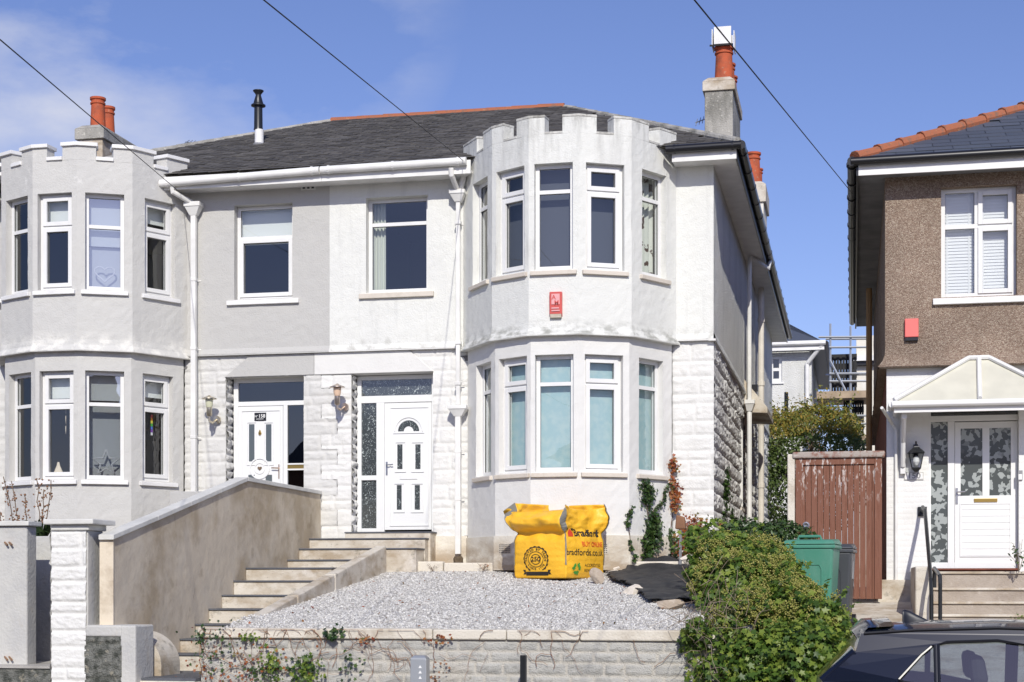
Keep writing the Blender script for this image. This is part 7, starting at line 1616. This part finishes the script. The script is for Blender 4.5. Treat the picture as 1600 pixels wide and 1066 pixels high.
creeper('dark ivy patch on the rock-faced side wall near the corner', FSl, [([(1130, 835), (1131, 800), (1132, 770), (1134, 742)], .30, 900, .055, 'ivy_dark'), ([(1124, 850), (1122, 830)], .3, 260, .055, 'creeper_red'), ([(1140, 850), (1142, 800)], .4, 300, .055, 'ivy_dark')], base=FSl.pt(.8, .1, -.1))
# vines on the front wall
t = empty('wall_vine', (fw.pt(fw.L*.3, .05, GZ).x, YW-.05, GZ), 'dying ivy with bare brown stems clinging to the front garden wall', 'climbing plant'); mb = MB(); VV = {}
for k in range(80):
    u0 = rng.choice([rng.uniform(318, 470), rng.uniform(470, 640), rng.uniform(640, 900), rng.uniform(900, 1090)], p=[.42, .3, .2, .08]); a, z = fw.loc(u0, rng.uniform(1000, 1066)); pth = [fw.pt(a, .04, z)]; ang = rng.uniform(.3, 2.8)
    for j in range(rng.integers(4, 12)): ang += rng.normal()*.5; a += math.cos(ang)*.055; z += math.sin(ang)*.055; z = min(z, zt-.01+0*z); pth.append(fw.pt(min(max(a, 0), fw.L), .045+(.02 if z > zb1*0-.55 else 0), z))
    mb.tube(pth, rng.uniform(.0015, .0036), 4, False)
mb.build('stems', M['twig_red'], t)
def patch(u, v, su, sv, n, size, mat, tm=IVY, tf=IVF):
    uu = rng.normal(size=n)*su+u; vv = rng.normal(size=n)*sv+v; az = np.array([fw.loc(x, min(y, 1090)) for x, y in zip(uu, vv)]); o = .05+np.abs(rng.normal(size=n))*.04
    C = np.stack([fw.p.x+az[:, 0], YW-o, np.minimum(az[:, 1], -.40)], -1); V, F = leaves(C, np.tile([0, -1, .4], (n, 1)), size, tm, tf, .5, .8); VV.setdefault(mat, []).append((V, F))
for q in ((483, 1048, 10, 16, 120, .045, 'ivy'), (478, 1052, 10, 12, 40, .05, 'ivy_dark'), (430, 1037, 9, 9, 40, .045, 'ivy'), (410, 1055, 14, 8, 45, .04, 'ivy_dark'), (340, 1010, 22, 22, 70, .035, 'ivy_dark'), (390, 1025, 45, 22, 90, .032, 'creeper_red'), (365, 1055, 35, 12, 40, .035, 'creeper_red'), (425, 1045, 16, 12, 60, .035, 'ivy'), (523, 990, 9, 5, 50, .05, 'ivy_dark'), (392, 995, 8, 5, 24, .04, 'ivy'),
          (317, 995, 4, 8, 26, .04, 'ivy_dark'), (550, 1040, 12, 14, 26, .045, 'ivy_dark'), (690, 998, 10, 4, 22, .035, 'creeper_red'), (570, 1000, 8, 5, 16, .035, 'creeper_red'), (690, 1045, 10, 14, 18, .035, 'twig_red'), (1085, 1010, 10, 14, 70, .07, 'ivy')): patch(*q)
for mat, L_ in VV.items():
    off = 0; A_ = []; B_ = []
    for V, F in L_: A_.append(V); B_.append(F+off); off += len(V)
    finish(np.concatenate(A_), np.concatenate(B_), 'leaves', M[mat], t)
# phormium and seed stalks at the left
c = P(62, 838, 17.3); c.z = .42; t = empty('spiky_plant', c, 'spiky dark green plant with tall brown seed stalks behind the boundary wall', 'plant'); mb = MB()
for k in range(70):
    q = rng.uniform(0, 2*math.pi); l_ = rng.uniform(.25, .55); w = .018; d = Vector((math.cos(q), math.sin(q)*.6, 0)); s = Vector((-d.y, d.x, 0)).normalized()*w; lean = rng.uniform(.3, 1.0)
    p0 = c; p1 = c+d*l_*.5*lean+Vector((0, 0, l_*.6)); p2 = c+d*l_*1.1*lean+Vector((0, 0, l_*(.75-.3*lean))); mb.add([p0-s, p0+s, p1+s, p1-s, p2], [(0, 1, 2, 3), (3, 2, 4)])
mb.build('leaves', M['spike_leaf'], t)
mb = MB(); sd = []
for (u0, v0, u1, v1) in ((62, 815, 60, 748), (68, 812, 78, 750), (30, 812, 5, 745), (32, 815, 18, 752), (45, 806, 38, 772), (10, 815, 0, 800), (64, 812, 68, 765)):
    a, b = P(u0, v0, 17.4), P(u1, v1, 17.5); a.z -= .3; pth = [a.lerp(b, k/6)+Vector((rng.normal()*.012, 0, 0)) for k in range(7)]; mb.tube(pth, .006, 5)
    for k in range(26): sd.append(a.lerp(b, rng.uniform(.35, 1))+Vector((rng.normal()*.022, rng.normal()*.02, 0)))
mb.build('seed_stalks', M['twig'], t); C = np.array([tuple(p) for p in sd]); V, F = leaves(C, np.zeros_like(C)+[0, 0, 1], .028, BUD, BUF, 1); setp(finish(V, F, 'seed_heads', M['twig_red'], t), kind='stuff')
# small weeds
def weed(p, n, h, size, mat, label, name='weed'):
    t = empty(name, p, label, 'plant'); mb = MB(); Cs = []
    for k in range(n):
        q = p+Vector((rng.normal()*h*.35, rng.normal()*h*.2, h*rng.uniform(.5, 1))); mb.tube([p, p.lerp(q, .5)+Vector((0, 0, h*.1)), q], .003, 4, False)
        for j in range(5): Cs.append(tuple(p.lerp(q, rng.uniform(.4, 1))+Vector(rng.normal(size=3))*.02))
    mb.build('stems', M['twig'], t); C = np.array(Cs); V, F = leaves(C, np.zeros_like(C)+[0, -.5, 1], size, OVAL, OVF, .8); finish(V, F, 'leaves', M[mat], t)
weed(P(578, 884, 21.6), 7, .16, .035, 'creeper_red', 'little dry weed at the top end of the sloping kerb')
weed(P(1592, 893, 21.9), 12, .42, .05, 'ivy_dark', 'small leafy plant at the right edge beside the frosted door')
weed(P(755, 892, 22.0), 6, .12, .03, 'creeper_red', 'small dry weed along the stone kerb left of the bag')
weed(P(676, 893, 22.0), 4, .12, .02, 'twig', 'bare twig weed at the stone kerb below the drainpipe')
weed(P(1593, 975, 20.7), 6, .12, .04, 'ivy', 'tiny green weed on the lowest brown step')

n = 260; px = rng.uniform(XR+.2, XG1, n); py = 16.4+5.6*rng.random(n); C = np.stack([px, py, gsurf(px, py)+.025], -1)
V, F = leaves(C, np.tile([0, 0, 1.], (n, 1)), .035, OVAL, OVF, .35); setp(finish(V, F, 'fallen_leaves', M['creeper_red']), 'small dry brown leaves scattered over the pale gravel', 'leaves', kind='stuff')
weed(P(745, 940, 18.9)*1.0, 5, .10, .03, 'ivy_dark', 'tiny green weed in the middle of the pale gravel') if False else None
# ================================================================== THE OTHER SIDE OF THE STREET (mirrored in panes and paint)
M['brick_house'] = layered('brick_house', (.30, .17, .12), [((.20, .11, .08), 5, I3, .45, .7, .6, None)], .9, [(30, .5, .01)])
for k, (x, m, lab) in enumerate(((-17, 'brick_house', 'red brick house across the street, leftmost of the row behind the camera'), (-5.5, 'white_render', 'white rendered house across the street behind the camera'), (6, 'brick_house', 'red brick house across the street, rightmost of the row behind the camera'))):
    t = empty('opposite_house', (x, -16, GZ), lab, 'house'); f = Fr((x+4.6, -12), (x-4.6, -12)); ops = [(1., 2.6, -.4, 1.0), (6.6, 8.2, -.4, 1.0), (1., 2.6, 2.4, 3.7), (6.6, 8.2, 2.4, 3.7), (4.0, 5.2, 2.4, 3.7)]
    poly_wall('wall', M[m], t, [(x+4.6, -12), (x-4.6, -12)], GZ, 4.4, ops, step=.6); mb = MB(); mb.box(x-4.6, x+4.6, -20, -13, GZ, 4.39); mb.build('wall_core', M['room'], t)
    for o_ in ops: window(t, f, *o_, o_[2]+.9, rec=.1, mull=(o_[0]+o_[1])/2)
    mb = MB(); mb.fbox(f, 4.1, 5.1, -.1, .03, GZ, .4); mb.build('door', M['red_box'], t)
    mb = MB(); y0_, y1_, ym_ = -11.6, -20.4, -16; mb.add([(x-5, y0_, 4.4), (x+5, y0_, 4.4), (x+3, ym_, 7.2), (x-3, ym_, 7.2), (x-5, y1_, 4.4), (x+5, y1_, 4.4)], [(0, 1, 2, 3), (3, 2, 5, 4), (0, 3, 4), (1, 5, 2), (0, 4, 5, 1)]); r_ = mb.build('roof', M['slate_new'], t)
    mb = MB(); mb.box(x+1.5, x+2.3, -16.6, -15.4, 6.4, 8.3); mb.build('chimney', M['brick_house'], r_)
for k, x in enumerate((-14, -2.5, 9)):
    el = [(x+rng.uniform(-1, 1)+i*1.1, -7.2+rng.uniform(-.2, .2), -.9, .9, .55, .8) for i in range(5)]; C, Nn = blob(el, 2600); V, F = leaves(C, Nn, .16, OVAL, OVF, .7)
    t = empty('hedge', (x, -7.2, GZ), ['green garden hedge across the street in front of the leftmost brick house', 'green garden hedge across the street in front of the white house', 'green garden hedge across the street in front of the rightmost brick house'][k], 'hedge'); finish(V, F, 'leaves', M['ivy_dark'], t)
    mb = MB(); [mb.tube([(e[0], e[1], GZ), (e[0], e[1], -.9)], .04, 5) for e in el]; mb.build('stems', M['twig'], t)
